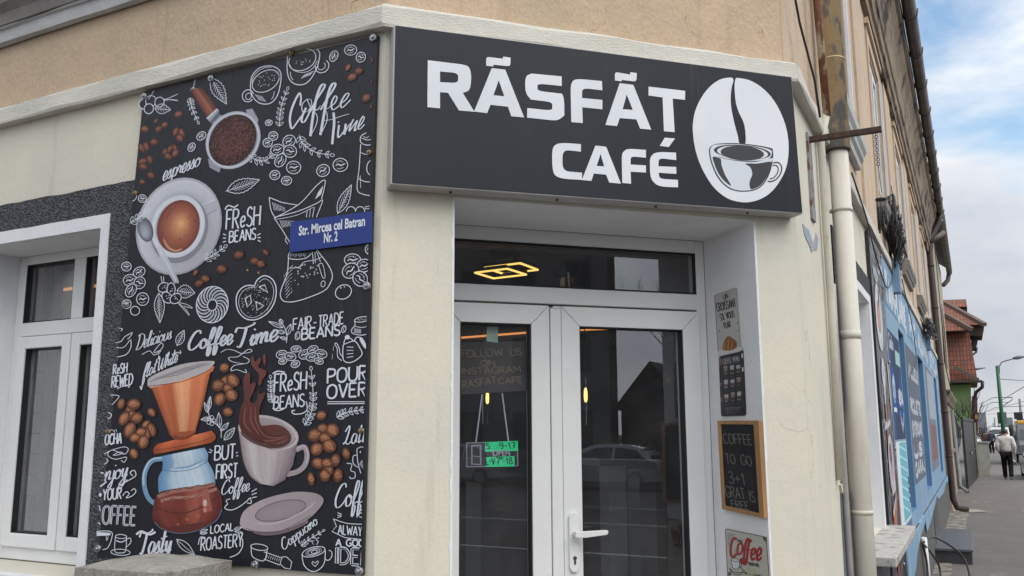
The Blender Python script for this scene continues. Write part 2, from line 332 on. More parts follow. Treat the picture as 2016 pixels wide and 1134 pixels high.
# ================================================================ SETTING
_b = MB(); _b.quad([(-400, -400, -.13), (500, -400, -.13), (500, 900, -.13), (-400, 900, -.13)])
tag(_b.build('road', M_ASPH), kind='structure')
WALK = [(1.95, 420), (1.95, 3.2), (1.7, 1.2), (1.1, -.4), (.1, -1.6), (-1.6, -2.3), (-60, -2.3), (-60, 60), (-3, 420)]
_b = MB(); FGROUND = Fr((0, 0, 0), (1, 0, 0), (0, 0, 1))
class FZ:                                    # plan view: u = x, v = y, n = height
    @staticmethod
    def P(u, v, n=0.): return Vector((u, v, n))
_b.prism(FZ, WALK, -.13, 0.0); tag(_b.build('pavement', M_WALK), kind='structure')
_b = MB()
K = WALK[:7]; KO = [(p[0]+.14, p[1]) for p in K[:3]] + [(1.22, -.5), (.16, -1.73), (-1.58, -2.44), (-60, -2.44)]
for (a, b, c, d) in zip(K, K[1:], KO, KO[1:]):
    _b.prism(FZ, [a, b, d, c], -.13, .012)
tag(_b.build('kerb', M_KERB), kind='structure')
for x, nm in ((8.2, 0), (12.6, 0), (16.4, 1)):
    _b = MB()
    if nm == 0: _b.prism(FZ, [(x, -60), (x+.14, -60), (x+.14, 60), (x, 60)], None, -.126)
    else:
        for k in range(12): _b.prism(FZ, [(x, -40+k*7), (x+.13, -40+k*7), (x+.13, -36+k*7), (x, -36+k*7)], None, -.126)
    tag(_b.build('road_marking', M_LINE), kind='structure')

# ================================================================ CORNER HOUSE
house = thing('corner_house', (-2.2, 3.6, 0), 'corner house with cream ground floor, tan upper wall and chamfered door corner', 'house')
def R_(mb, name, mats, **k): return mb.build(name, mats, house, **k)
BB, BT = 3.405, 3.50           # belt course
# --- window openings
WL = (-4.60, -3.60, 1.16, 2.764)        # opening in the banner wall
WR = (5.6, 7.15, 1.10, 2.764)           # opening in the street wall
DOOR = (.826, 2.212, 0.0, 2.735)
rect = lambda u0, u1, v0, v1: [(u0, v0), (u1, v0), (u1, v1), (u0, v1)]
b = MB()
b.prism(FL, rect(-9, -2.25, 0, BB+.02), -.40, 0, [rect(*WL)]); b.prism(FL, rect(-2.25, UC_L, 0, BB+.02), -.03, 0)
b.prism(FF, rect(UC_F0, UC_F1, 0, BB+.02), -.44, 0, [[(DOOR[0], .001), (DOOR[1], .001), (DOOR[1], DOOR[3]), (DOOR[0], DOOR[3])]])
b.prism(FR, rect(UC_R, 4.55, 0, BB+.02), -.03, 0); b.prism(FR, rect(4.55, 22.8, 0, BB+.02), -.40, 0, [rect(*WR)] + [rect(a, c, .95, 2.88) for a, c in ((10.0, 10.9), (13.6, 15.2), (19.4, 20.8))])
R_(b, 'cream_wall', M_CREAM)
# reveals: own skin a few mm proud of the opening sides
b = MB(); e = .003
b.box(FF, DOOR[1]-e, DOOR[1]+.0005, .3, DOOR[3], -.44, .0015); R_(b, 'reveal', M_REVEAL); b = MB(); b.box(FF, DOOR[0], DOOR[0]+e, .3, DOOR[3], -.44, .001); R_(b, 'reveal', M_REVEAL); b = MB(); b.box(FF, DOOR[0]+e, DOOR[1]-e, DOOR[3]-e, DOOR[3]+.001, -.44, .001); R_(b, 'reveal', M_REVEAL)
for fr, (u0, u1, v0, v1), d in ((FL, WL, .40), (FR, WR, .40)):
    for q in ((u0, u0+e, v0, v1), (u1-e, u1, v0, v1), (u0+e, u1-e, v1-e, v1+.001)): b = MB(); b.box(fr, *q, -d, .001); R_(b, 'reveal', M_REVEAL)
# reveal paint lapping raggedly onto the wall face
for u0, sg in ((DOOR[1], 1), (DOOR[0], -1)):
    b = MB(); e_ = [(u0-sg*.0025, .3)]+[(u0+sg*(.007+.006*noise.noise(Vector((k*.9, sg, 4)))+.003*noise.noise(Vector((k*3.1, 2, sg)))), .3+k*.03) for k in range(82)]+[(u0-sg*.0025, .3+81*.03)]
    b.prism(FF, e_, .0002, .0022); R_(b, 'paint_edge', M_REVEAL)
# tan upper storey
b = MB(); TOP = 6.25
b.prism(FL, rect(-9, UC_L, BB+.04, TOP), -.40, -.012)
b.prism(FF, rect(UC_F0, UC_F1, BB+.04, TOP), -.40, -.012)
R_(b, 'upper_wall', M_TAN)
UPW = [(5.8, 6.85), (9.2, 10.25), (12.6, 13.7), (16.0, 17.1), (19.4, 20.5)]
b = MB(); b.prism(FR, rect(UC_R, 22.8, BB+.04, TOP), -.40, -.012, [rect(a, c, 4.02, 5.66) for a, c in UPW]); R_(b, 'upper_wall', M_TANR)
# belt course, hand-trowelled edges
T8 = .4142
for fr, u0, u1, a0, a1 in ((FL, -9, UC_L, 0, T8), (FF, UC_F0, UC_F1, T8, T8), (FR, UC_R, 22.8, T8, 0)):
    b = MB(); b.sweep(fr, u0, u1, [(-.015, BB), (.048, BB), (.052, BB+.012), (.048, BT-.012), (.038, BT), (-.015, BT+.006)], mt0=a0, mt1=a1, wa=.011, seg=max(8, int((u1-u0)*9)))
    R_(b, 'belt_course', M_BELT)
# string course high on the banner wall
b = MB()
b.sweep(FL, -9, -3.05, [(0, 3.88), (.03, 3.885), (.035, 3.95), (.05, 3.955), (.052, 3.962), (.02, 3.963)], wa=.006, seg=40); R_(b, 'sill_course', M_CORNL)
b = MB(); b.sweep(FL, -9, -3.0, [(-.012, 3.9635), (.060, 3.9635), (.075, 4.02), (.11, 4.055), (.11, 4.09), (.125, 4.095), (.125, 4.115), (0, 4.115)], wa=.004, seg=30); R_(b, 'sill_course', M_CORND)
b = MB(); b.sweep(FL, -9, -2.95, [(-.012, 4.1155), (.15, 4.1155), (.155, 4.20), (.165, 4.205), (.165, 4.33), (0, 4.34)], wa=.008, seg=30); R_(b, 'sill_course', M_CORNB)
# roughcast band + white trim round the ground floor windows
for fr, W, ub0, ub1, tr in ((FL, WL, -9, -3.33, .057), (FR, WR, 5.25, 7.45, .13)):
    o = rect(W[0]-tr, W[1]+tr, W[2]-.05, W[3]+.063)
    b = MB(); b.prism(fr, wob(rect(ub0, ub1, .0, 2.972), .008, .05, 3), -.01, .014, [[(p[0]*1.0, p[1]) for p in o]]); R_(b, 'roughcast_band', M_ROUGH)
    b = MB(); b.prism(fr, wob(o, .0035, .06, 5), -.01, .019, [rect(W[0], W[1], W[2]-.045, W[3])]); R_(b, 'window_trim', M_WHITEP)
# --- window in the banner wall
win = MB(); e = -.25
def frame(mb, fr, u0, u1, v0, v1, w, n0, n1, m=0, wt=None, wb=None):
    wt = w if wt is None else wt; wb = w if wb is None else wb
    mb.box(fr, u0, u0+w, v0, v1, n0, n1, m); mb.box(fr, u1-w, u1, v0, v1, n0, n1, m)
    mb.box(fr, u0+w, u1-w, v1-wt, v1, n0, n1, m); mb.box(fr, u0+w, u1-w, v0, v0+wb, n0, n1, m)
frame(win, FL, -4.597, -3.603, 1.165, 2.761, .062, e-.06, e, wt=.018+.03)
win.box(FL, -4.535, -3.665, 2.318, 2.392, e-.06, e+.004); win.box(FL, -4.14, -4.05, 2.392, 2.713, e-.06, e+.001)
wo = R_(win, 'window', M_PVC, bevel=.005)
tag(wo, 'tall white window with four dark panes')
for (u0, u1) in ((-4.533, -4.105), (-4.095, -3.667)):
    s = MB(); frame(s, FL, u0, u1, 1.228, 2.314, .064, e-.05, e+.018, wb=.07); s.build('sash', M_PVC, wo, bevel=.006)
    g = MB(); g.box(FL, u0+.06, u1-.06, 1.29, 2.255, e-.03, e-.026); g.build('pane', M_GLASSL, wo)
    g = MB(); frame(g, FL, u0+.0635, u1-.0635, 1.297, 2.251, .006, e-.024, e+.008); g.build('gasket', M_GASKET, wo)
for (u0, u1) in ((-4.535, -4.14), (-4.05, -3.665)):
    g = MB(); g.box(FL, u0, u1, 2.39, 2.715, e-.04, e-.036); g.build('pane', M_GLASSL, wo)
    g = MB(); frame(g, FL, u0, u1, 2.392, 2.713, .006, e-.034, e-.004); g.build('gasket', M_GASKET, wo)
s = MB(); s.box(FL, -4.64, -3.56, 1.115, 1.1595, e, .045); s.build('sill', M_WHITEP, wo, bevel=.006)
# --- window in the street wall
win = MB(); frame(win, FR, 5.602, 7.148, 1.105, 2.761, .07, -.27, -.21); win.box(FR, 6.33, 6.42, 1.175, 2.69, -.27, -.205); win.box(FR, 5.672, 7.078, 2.30, 2.37, -.27, -.2)
wo = R_(win, 'window', M_PVC, bevel=.005); tag(wo, 'white framed window on the street side')
g = MB(); g.box(FR, 5.67, 7.08, 1.17, 2.70, -.25, -.246); g.build('pane', M_GLASSL, wo)
s = MB(); s.prism(Fr((0, 0, 0), (1, 0, 0), (0, 0, 1)), [(0, 0)]*0 or [(0, 0), (0, 1), (1, 1)], None, -9) if False else None
s.box(FR, 5.52, 7.42, 1.045, 1.0985, -.2, .21); s.build('sill', M_SILL, wo, bevel=.006)

# --- upper windows on the street side
for i, (a, c) in enumerate(UPW):
    wm = MB(); frame(wm, FR, a+.002, c-.002, 4.022, 5.658, .09, -.12, -.028); wm.box(FR, (a+c)/2-.05, (a+c)/2+.05, 4.097, 5.583, -.12, -.02); wm.box(FR, a+.077, (a+c)/2-.05, 5.05, 5.12, -.12, -.04); wm.box(FR, (a+c)/2+.05, c-.077, 5.05, 5.12, -.12, -.04)
    uw = R_(wm, 'upper_window', M_WHITEP)
    g = MB(); g.box(FR, a+.055, c-.055, 4.07, 5.61, -.06, -.055); g.build('pane', M_GLASSDK, uw)
    s = MB(); s.sweep(FR, a-.28, c+.28, [(-.01, 3.80), (.03, 3.80), (.035, 3.85), (.055, 3.87), (.06, 3.90), (.08, 3.93), (.085, 3.985), (-.01, 4.005)]); s.build('sill', M_CORNL if i == 0 else M_CORND, uw)
    t = MB(); frame(t, FR, a-.16, c+.16, 4.01, 5.84, .15, -.011, .004); t.box(FR, a-.2, c+.2, 5.8402, 5.9, -.011, .03); t.build('casing', M_TANR, uw)
    t = MB(); t.box(FR, c+.004, c+.05, 4.011, 5.65, .0045, .030); t.build('casing', M_WHITEP, uw)
    # shallow panel pilaster between the windows
    if i < len(UPW)-1:
        nx = UPW[i+1][0]; mid = (c+nx)/2
        t = MB(); t.box(FR, mid-.42, mid+.42, 3.55, 6.1, -.011, .008); R_(t, 'pilaster', M_TANR)
# --- coved cornice, soffit and gutter
prof = [(-.02, 5.95), (.04, 5.96), (.045, 6.07), (.07, 6.09), (.08, 6.22), (.10, 6.24), (.12, 6.44), (.16, 6.62), (.21, 6.74), (.22, 6.78), (.255, 6.80), (.26, 6.95), (.26, 7.05), (-.02, 7.06)]
b = MB(); b.sweep(FR, UC_R, 23.0, prof, mt0=T8, wa=.012, seg=60); b.sweep(FF, UC_F0, UC_F1, prof, mt0=T8, mt1=T8); b.sweep(FL, -9, UC_L, prof, mt1=T8); R_(b, 'cornice', M_CORN)
gp = [(.385+.075*(1-cos(a)), 7.03-.0-.10*sin(a)+.02) for a in [i*pi/8 for i in range(9)]]
gp = [(.345-.08*cos(i*pi/8), 7.02-.11*sin(i*pi/8)) for i in range(9)]
b = MB(); b.sweep(FR, UC_R+.2, 23.6, gp+[(.425, 7.03)]+[(.345+.065*cos(i*pi/8), 7.015-.095*sin(i*pi/8)) for i in range(9)], seg=30)
for k in range(15): 
    u = 5.2+k*1.28; b.tube([FR.P(u, 7.05, .25)]+[FR.P(u, 7.02-.117*sin(i*pi/8), .345-.087*cos(i*pi/8)) for i in range(9)]+[FR.P(u, 7.06, .437)], .011, 6)
gut = R_(b, 'gutter', M_GUTTER)
# plain roof behind
b = MB(); b.quad([FR.P(UC_R-.5, 7.062, .25), FR.P(23.4, 7.06, .25), FR.P(23.4, 10.5, -5), FR.P(UC_R+3, 10.5, -5)]); b.quad([FL.P(-9, 7.06, .5), FL.P(UC_L+.3, 7.06, .5), FL.P(UC_L-3, 10.5, -5), FL.P(-9, 10.5, -5)]); R_(b, 'roof', M_BROWN)
# --- pipes on the street wall
PU, PN = FR.uv(1649, 285, .085)[0], .085
b = MB(); b.tube([FR.P(PU, 0.05, PN), FR.P(PU, 3.40, PN)], .054, 24); b.tube([FR.P(PU, 2.30, PN), FR.P(PU, 2.345, PN)], .0565, 24); R_(b, 'downspout', M_PIPE)
for z_ in (1.36, 3.02): b = MB(); b.tube([FR.P(PU, z_, PN), FR.P(PU, z_+.022, PN)], .0575, 24); b.box(FR, PU-.012, PU+.012, z_+.003, z_+.019, -.005, PN-.05); R_(b, 'pipe_clamp', M_CREAMP)
b = MB(); b.tube([FR.P(PU, 3.385, PN), FR.P(PU, 6.65, PN), FR.P(PU, 6.92, .33)], .068, 24); b.tube([FR.P(PU, 3.92, PN), FR.P(PU, 3.928, PN)], .070, 24); R_(b, 'downspout', M_PIPEU)
b = MB(); b.tube([FR.P(PU, 3.376, PN), FR.P(PU, 3.392, PN)], .066, 24); R_(b, 'pipe_clamp', M_RUST)
tp = FR.uv(1625, 420, .03)[0]
b = MB(); b.tube([FR.P(tp, 1.55, .022), FR.P(tp-.0, 2.4, .03), FR.P(tp, 3.36, .03), FR.P(tp, 3.52, .07)], .020, 12); R_(b, 'thin_pipe', M_CREAMP)
b = MB(); b.tube([FR.P(tp, 3.50, .07), FR.P(tp, 4.2, .055), FR.P(tp, 6.0, .055)], .021, 12); R_(b, 'thin_pipe', M_RUSTP)
tp2 = tp+.17
b = MB(); b.tube([FR.P(tp2, 0.0, .02), FR.P(tp2, 2.35, .02), FR.P(tp2+.02, 2.6, .02)], .017, 10); R_(b, 'thin_pipe', mat('grey_conduit', (.35, .33, .32), .6, (.45, .43, .40), 6))
b = MB()
b.prism(FR, wob(rect(tp2+.02, PU+.10, 1.9, 3.08), .012, .04, 9), -.01, .004); R_(b, 'roughcast_patch', M_ROUGH)
# bare and flaking patches beside the corner
b = MB()
pp = [FR.uv(*q, .002) for q in ((1580, 441), (1592, 452), (1601, 480), (1606, 458), (1611, 470), (1608, 492), (1598, 496), (1592, 480), (1584, 462))]
b.prism(FR, wob(pp, .006, .02, 4), -.01, .003); R_(b, 'bare_patch', mat('old_blue_paint', (.21, .33, .46), .8, (.40, .35, .30), 8, fine=.1))
pp = [FR.uv(*q, .002) for q in ((1654, 972), (1669, 962), (1690, 1134), (1700, 1300), (1672, 1300))]
b = MB(); b.prism(FR, wob(pp, .006, .03, 6), -.01, .004); R_(b, 'bare_patch', mat('slate_blue_base', (.125, .14, .17), .75, (.10, .11, .13), 4, fine=.08))
pp = [FR.uv(*q, .002) for q in ((1652, 955), (1672, 948), (1672, 960), (1655, 972))]
b = MB(); b.prism(FR, wob(pp, .006, .02, 8), -.01, .012); R_(b, 'flaking_edge', M_CREAM)
# loose cables down the upper wall by the corner
b = MB(); b.tube([FF.P(2.38, 6.0, .03), FF.P(2.40, 4.6, .03), FF.P(2.435, 4.1, .04), FR.P(4.30, 3.8, .04), FR.P(4.48, 3.56, .07), FR.P(4.6, 3.40, .07)], .006, 6)
b.tube([FR.P(4.32, 6.0, .02), FR.P(4.30, 4.6, .02), FR.P(4.36, 4.35, .03)], .006, 6); R_(b, 'wall_cable', M_CABLE)
b = MB(); b.box(FR, 4.30, 4.42, 4.22, 4.30, -.01, .05); R_(b, 'iron_stub', M_RUST)

# --- DOOR
e = -.44
dm = MB()
frame(dm, FF, .829, 2.2085, .30, 2.731, .05, e-.07, e, wt=.065)
dm.box(FF, .879, 2.1585, 2.385, 2.462, e-.07, e+.004)
door = R_(dm, 'door', M_PVC, bevel=.004); tag(door, 'white double door with glass panes and a glazed transom')
def leaf(u0, u1, v0, v1, w, nm='door_leaf'):
    s = MB(); n0, n1 = e-.06, e+.02
    wb = .16
    # mitred members, a hairline apart
    h = .0008
    s.prism(FF, [(u0, v0), (u0+w, v0+wb), (u0+w, v1-w-h), (u0, v1-h)], n0, n1); s.prism(FF, [(u1, v0), (u1-w, v0+wb), (u1-w, v1-w-h), (u1, v1-h)], n0, n1)
    s.prism(FF, [(u0+h, v1), (u0+w+h, v1-w), (u1-w-h, v1-w), (u1-h, v1)], n0, n1); s.prism(FF, [(u0+h, v0), (u0+w+h, v0+wb), (u1-w-h, v0+wb), (u1-h, v0)], n0, n1)
    s.build(nm, M_PVC, door, bevel=.0035)
    g = MB(); frame(g, FF, u0+w-.001, u1-w+.001, v0+wb-.002, v1-w+.001, .007, e-.03, e+.012); g.build('gasket', M_GASKET, door)
    g = MB(); g.box(FF, u0+w, u1-w, v0+wb, v1-w, e-.022, e-.016); g.build('glass_pane', M_GLASS, door)
leaf(.875, 1.384, .34, 2.374, .088)
leaf(1.442, 2.158, .34, 2.374, .090)
s = MB(); s.box(FF, 1.387, 1.439, .34, 2.362, e-.05, e+.026); s.box(FF, 1.398, 1.44, 2.3625, 2.372, e-.05, e+.028); s.build('meeting_post', M_PVC, door, bevel=.004)
g = MB(); g.box(FF, .878, 2.160, 2.46, 2.668, e-.03, e-.024); g.build('glass_pane', M_GLASS, door)
g = MB(); frame(g, FF, .8785, 2.159, 2.4615, 2.667, .008, e-.02, e+.001); g.build('gasket', M_GASKET, door)
hu, hv = 1.486, 1.356
s = MB()
pl = [(hu-.024+.0, hv-.165+.02), (hu-.012, hv-.165), (hu+.012, hv-.165), (hu+.024, hv-.145), (hu+.024, hv+.075), (hu+.012, hv+.092), (hu-.012, hv+.092), (hu-.024, hv+.075)]
s.prism(FF, pl, e+.019, e+.034); s.build('lock_plate', M_WHITEP if False else M_PVC, door, bevel=.003)
s = MB()
s.tube([FF.P(hu, hv, e+.034), FF.P(hu, hv, e+.075)], .011, 14); s.prism(FF, [(hu-.013, hv-.012), (hu+.03, hv-.015), (hu+.135, hv-.006), (hu+.142, hv), (hu+.142, hv+.012), (hu+.135, hv+.014), (hu+.03, hv+.012), (hu-.013, hv+.013)], e+.062, e+.082)
s.build('door_handle', M_PVC, door, bevel=.004)
s = MB(); s.disc(FF.P(hu, hv-.105, e+.033), FF.N, .0085, .004, 16); s.box(FF, hu-.0045, hu+.0045, hv-.132, hv-.105, e+.033, e+.0365); s.build('keyhole', mat('keyhole_metal', (.10, .085, .06), .4, metal=.5), door)

# --- interior room
b = MB()
RO = [(-9, 3.148), (-2.3, 3.148), (-1.08, 4.37), (-1.05, 11), (-9, 11)]
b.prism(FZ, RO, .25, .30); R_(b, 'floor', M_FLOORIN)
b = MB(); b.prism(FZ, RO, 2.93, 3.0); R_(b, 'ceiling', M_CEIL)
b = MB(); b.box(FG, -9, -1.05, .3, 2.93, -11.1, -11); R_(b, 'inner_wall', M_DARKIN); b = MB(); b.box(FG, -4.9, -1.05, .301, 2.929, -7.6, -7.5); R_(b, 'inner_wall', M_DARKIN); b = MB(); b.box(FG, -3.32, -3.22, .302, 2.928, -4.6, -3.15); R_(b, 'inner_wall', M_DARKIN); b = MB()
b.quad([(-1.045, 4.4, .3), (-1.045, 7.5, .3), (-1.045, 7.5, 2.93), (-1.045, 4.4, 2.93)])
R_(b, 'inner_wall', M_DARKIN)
b = MB()      # white relief panels on the partition seen through the banner-wall window
for r in range(14):
    for k in range(7):
        x0 = -6.2+k*.48+(r % 2)*.2; z0 = 1.0+r*.135; dn = random.uniform(0, .02)
        b.box(FG, x0, x0+.465, z0, z0+.125, -3.86, -3.82+dn)
R_(b, 'stone_panel', mat('white_stone_panel', (.74, .74, .745), .85, (.62, .62, .63), 6, bump=.5, bscale=25))
b = MB(); b.box(FG, -7.5, -3.4, .3, 2.93, -4.0, -3.862); R_(b, 'inner_wall', mat('grey_inner_wall', (.27, .27, .275), .9))
b = MB()
for k, (x0, wd) in enumerate(((-4.56, .10), (-4.02, .34), )):
    n = 30
    for i in range(n):
        xa, xb = x0+wd*i/n, x0+wd*(i+1)/n; f = lambda q: 3.17+.025*sin(q*95)+.01*sin(q*41)
        b.face([b.V((xa, f(xa), 1.0)), b.V((xb, f(xb), 1.0)), b.V((xb, f(xb), 2.85)), b.V((xa, f(xa), 2.85))], 0, True)
R_(b, 'curtain', mat('dark_curtain', (.13, .12, .115), .9, (.10, .095, .09), 8))
FBK = Fr((0, 7.49, 0), (1, 0, 0), (0, -1, 0)); b = MB(); b.bar(FBK.P(*FBK.uv(880, 667)), FBK.P(*FBK.uv(1037, 655)), .03, .016); b.bar(FBK.P(*FBK.uv(1037, 655)), FBK.P(*FBK.uv(1206, 647.5)), .03, .014); R_(b, 'strip_light', mat('strip_light', (.6, .3, .1), .5, emit=(1, .36, .10), estr=1.1))
b = MB(); b.tube([(-5.2, 3.66, 2.72), (-3.6, 3.66, 2.72)], .010, 8); R_(b, 'strip_light', mat('strip_light_warm', (.6, .3, .1), .5, emit=(1, .42, .12), estr=.9))
# ================================================================ PRINTED ART
def crom(P, k=6, closed=False):
    P = [Vector((p[0], p[1])) for p in P]; n = len(P)
    if n < 3: return P
    o = []; R = n if closed else n-1
    for i in range(R):
        if closed: a, b, c, d = P[(i-1) % n], P[i], P[(i+1) % n], P[(i+2) % n]
        else: a, b, c, d = P[max(i-1, 0)], P[i], P[i+1], P[min(i+2, n-1)]
        for j in range(k):
            t = j/k
            o.append(.5*((2*b)+(c-a)*t+(2*a-5*b+4*c-d)*t*t+(3*b-a-3*c+d)*t**3))
    if not closed: o.append(P[-1])
    return o
def P2(s): return [tuple(float(x) for x in q.split(',')) for q in s.split()]
WHT = C8(206, 210, 218); INKD = C8(26, 26, 33)
class Art:
    """drawn and printed matter: shapes given in drawing units, laid on a plane by fn(x, y) -> (u, v)"""
    def __init__(s, fr, fn, n0, dn=1e-5, clip=None): s.mb = MB(); s.fr = fr; s.fn = fn; s.n = n0; s.dn = dn; s.clip = clip; s.ws = 1.; s.wv = 0.
    def pt(s, p):
        u, v = s.fn(p[0], p[1])
        if s.clip: u = min(max(u, s.clip[0]), s.clip[1]); v = min(max(v, s.clip[2]), s.clip[3])
        return s.fr.P(u, v, s.n+s.wv)
    def up(s, k=4): s.n += s.dn*k
    def poly(s, pts, col, smooth=False, k=5, holes=()):
        s.up(); pts = crom(pts, k, True) if smooth else [Vector(p[:2]) for p in pts]
        hs = [crom(h, k, True) if smooth else [Vector(p[:2]) for p in h] for h in holes]
        polys = [pts]+hs; flat = [p for q in polys for p in q]
        tri = tessellate_polygon([[Vector((p[0], p[1], 0)) for p in q] for q in polys])
        idx = [s.mb.V(s.pt(p), col(p) if callable(col) else col) for p in flat]
        for t in tri: s.mb.face([idx[i] for i in t])
    def stroke(s, pts, w=2.4, col=WHT, smooth=True, closed=False, brush=0., taper=0., k=6):
        s.up(1); w *= s.ws; pts = crom(pts, k, closed) if smooth else [Vector(p[:2]) for p in pts]
        if closed: pts = pts+[pts[0]]
        n = len(pts); prev = None
        for i, p in enumerate(pts):
            d = pts[min(i+1, n-1)]-pts[max(i-1, 0)]
            if closed and i in (0, n-1): d = pts[1]-pts[-2]
            if d.length < 1e-6: d = Vector((1, 0))
            d.normalize(); ww = w/2
            if brush: ww *= (1-brush)+brush*abs(d.y)**1.2*(1.25 if d.y > 0 else .8)
            if taper: t = i/(n-1); ww *= (1-taper)+taper*(4*t*(1-t))**.5
            q = Vector((-d.y, d.x))*ww; s.wv = (i % 6)*s.dn*.5
            a, b = s.mb.V(s.pt(p+q), col), s.mb.V(s.pt(p-q), col)
            if prev: s.mb.face((prev[0], a, b, prev[1]))
            prev = (a, b)
        s.wv = 0.
    def E(s, cx, cy, a, b, ang=0, n=28, a0=0, a1=2*pi):
        c, d = cos(ang), sin(ang); o = []
        full = abs(a1-a0) > 6.28
        for i in range(n if full else n+1):
            t = a0+(a1-a0)*i/n; x, y = a*cos(t), b*sin(t); o.append(Vector((cx+x*c-y*d, cy+x*d+y*c)))
        return o
    def fill(s, cx, cy, a, b, ang, col, n=28): s.poly(s.E(cx, cy, a, b, ang, n), col)
    def ring(s, cx, cy, a, b, ang=0, w=2.2, col=WHT, n=28, a0=0, a1=2*pi): s.stroke(s.E(cx, cy, a, b, ang, n, a0, a1), w, col, False, abs(a1-a0) > 6.28)
    def radial(s, cx, cy, a, b, ang, stops, off=(0, 0), n=36, fx=None):
        s.up(); rings = []
        for r, col in stops:
            ox, oy = off[0]*(1-r), off[1]*(1-r)
            rings.append([s.mb.V(s.pt(p), fx(p, col) if fx else col) for p in s.E(cx+ox, cy+oy, max(a*r, .01), max(b*r, .01), ang, n)])
        for A, B in zip(rings, rings[1:]):
            for i in range(n): s.mb.face((A[i], A[(i+1) % n], B[(i+1) % n], B[i]))
    def loft(s, left, right, cols, rows=14, ncol=22, vy=None, jit=.04):
        """brushed colour between two edges; cols: [(t, colour)] across, vy(v): tone down the form"""
        s.up(); A, B = crom(left, 6), crom(right, 6); G_ = []
        pick = lambda P, v: (lambda f, i: P[i].lerp(P[min(i+1, len(P)-1)], f-i))(v*(len(P)-1), int(v*(len(P)-1)))
        for r in range(rows+1):
            v = r/rows; a, b = pick(A, v), pick(B, v); row = []
            for k in range(ncol+1):
                t = k/ncol; j = 0
                while j < len(cols)-2 and t > cols[j+1][0]: j += 1
                (t0, c0), (t1, c1) = cols[j], cols[j+1]; q = min(1, max(0, (t-t0)/(t1-t0))); q = q*q*(3-2*q)
                m_ = (vy(v) if vy else 1)*(1+random.uniform(-jit, jit)+.05*sin(k*2.3+1.3*sin(v*5)))
                row.append(s.mb.V(s.pt(a.lerp(b, t)), tuple((x*(1-q)+y*q)*m_ for x, y in zip(c0, c1))))
            G_.append(row)
        for r in range(rows):
            for k in range(ncol): s.mb.face((G_[r][k], G_[r][k+1], G_[r+1][k+1], G_[r+1][k]))
    def bean(s, cx, cy, a, b=None, ang=-.4, w=2.2, blank=False, bg=INKD):
        b = b or a*.85
        s.fill(cx, cy, a, b, ang, bg, 20); s.ring(cx, cy, a, b, ang, w, n=24)
        if blank: return
        c, d = cos(ang), sin(ang); T = lambda x, y: (cx+x*a*c-y*b*d, cy+x*a*d+y*b*c)
        s.stroke([T(-.65, .15), T(-.3, -.12), T(.05, .08), T(.4, -.1), T(.68, -.2)], w*1.5, taper=.8)
        s.stroke([T(-.5, .5), T(0, .55), T(.45, .35)], w*.6, taper=.6); s.stroke([T(-.6, -.35), T(-.2, -.6), T(.2, -.6)], w*.5, taper=.6)
        s.fill(*T(.1, -.5), w*.55, w*.5, 0, WHT, 8); s.fill(*T(.35, -.45), w*.45, w*.4, 0, WHT, 8)
    def cbean(s, cx, cy, a, b=None, ang=-.4, lo=None, hi=None):
        b = b or a*.78; lo = lo or C8(74, 42, 34); hi = hi or C8(146, 92, 66)
        f_ = random.uniform(.82, 1.15); a *= random.uniform(.94, 1.06); ang += random.uniform(-.12, .12); lo = tuple(x*f_ for x in lo); hi = tuple(x*f_ for x in hi); mid = tuple((x+y)/2 for x, y in zip(lo, hi))
        s.fill(cx, cy, a*1.03, b*1.03, ang, tuple(x*.55 for x in lo), 22)
        s.radial(cx, cy, a, b, ang, [(0, hi), (.45, mid), (.8, lo), (1, tuple(x*.75 for x in lo))], (-a*.18, -b*.35), 22)
        c, d = cos(ang), sin(ang); T = lambda x, y: (cx+x*a*c-y*b*d, cy+x*a*d+y*b*c)
        s.stroke([T(-.72, .03), T(-.25, -.1), T(.25, .1), T(.75, 0)], b*.42, tuple(min(1, x*1.35) for x in hi), taper=.9)
        s.stroke([T(-.68, .03), T(-.22, -.08), T(.25, .1), T(.7, 0)], b*.17, C8(48, 26, 22), taper=.8)
    def sprig(s, pts, n=6, ln=12, w=1.8, wl=.32, fillc=None):
        c = crom(pts, 8); s.stroke(c, w, smooth=False, taper=.3); N = len(c)
        for i in range(n):
            k = int((i+.6)/n*(N-2)); p = c[k]; d = (c[min(k+1, N-1)]-c[max(k-1, 0)]).normalized(); l = ln*(1-.35*i/n)
            for sg in (-1, 1):
                q = Vector((d.x*cos(.75*sg)-d.y*sin(.75*sg), d.x*sin(.75*sg)+d.y*cos(.75*sg))); r = Vector((-q.y, q.x))
                s.stroke([p, p+q*l*.45+r*l*wl*.6, p+q*l, p+q*l*.5-r*l*wl*.6, p], w*.8, k=4)
        p = c[-1]; d = (c[-1]-c[-3]).normalized(); r = Vector((-d.y, d.x)); l = ln*.7
        s.stroke([p, p+d*l*.45+r*l*wl, p+d*l, p+d*l*.5-r*l*wl, p], w*.8, k=4)
    def leaf(s, x0, y0, x1, y1, wd, w=2., veins=6, serr=0):
        a, b = Vector((x0, y0)), Vector((x1, y1)); d = b-a; r = Vector((-d.y, d.x)).normalized()
        out = []
        for sg in (1, -1):
            half = []
            for i in range(17):
                t = i/16; h = wd*sin(pi*t**.85)*(1-.15*t)
                if serr and i % 2: h *= 1+serr
                half.append(a+d*t+r*sg*h)
            s.stroke(half, w, smooth=not serr, k=2)
        s.stroke([a-d*.05, a+d*.5+r*wd*.08, a+d*.93], w*.8, taper=.4)
        for i in range(veins):
            t = .15+.65*i/veins
            for sg in (1, -1): s.stroke([a+d*t, a+d*(t+.12)+r*sg*wd*.62*sin(pi*(t+.1))], w*.55, smooth=False)
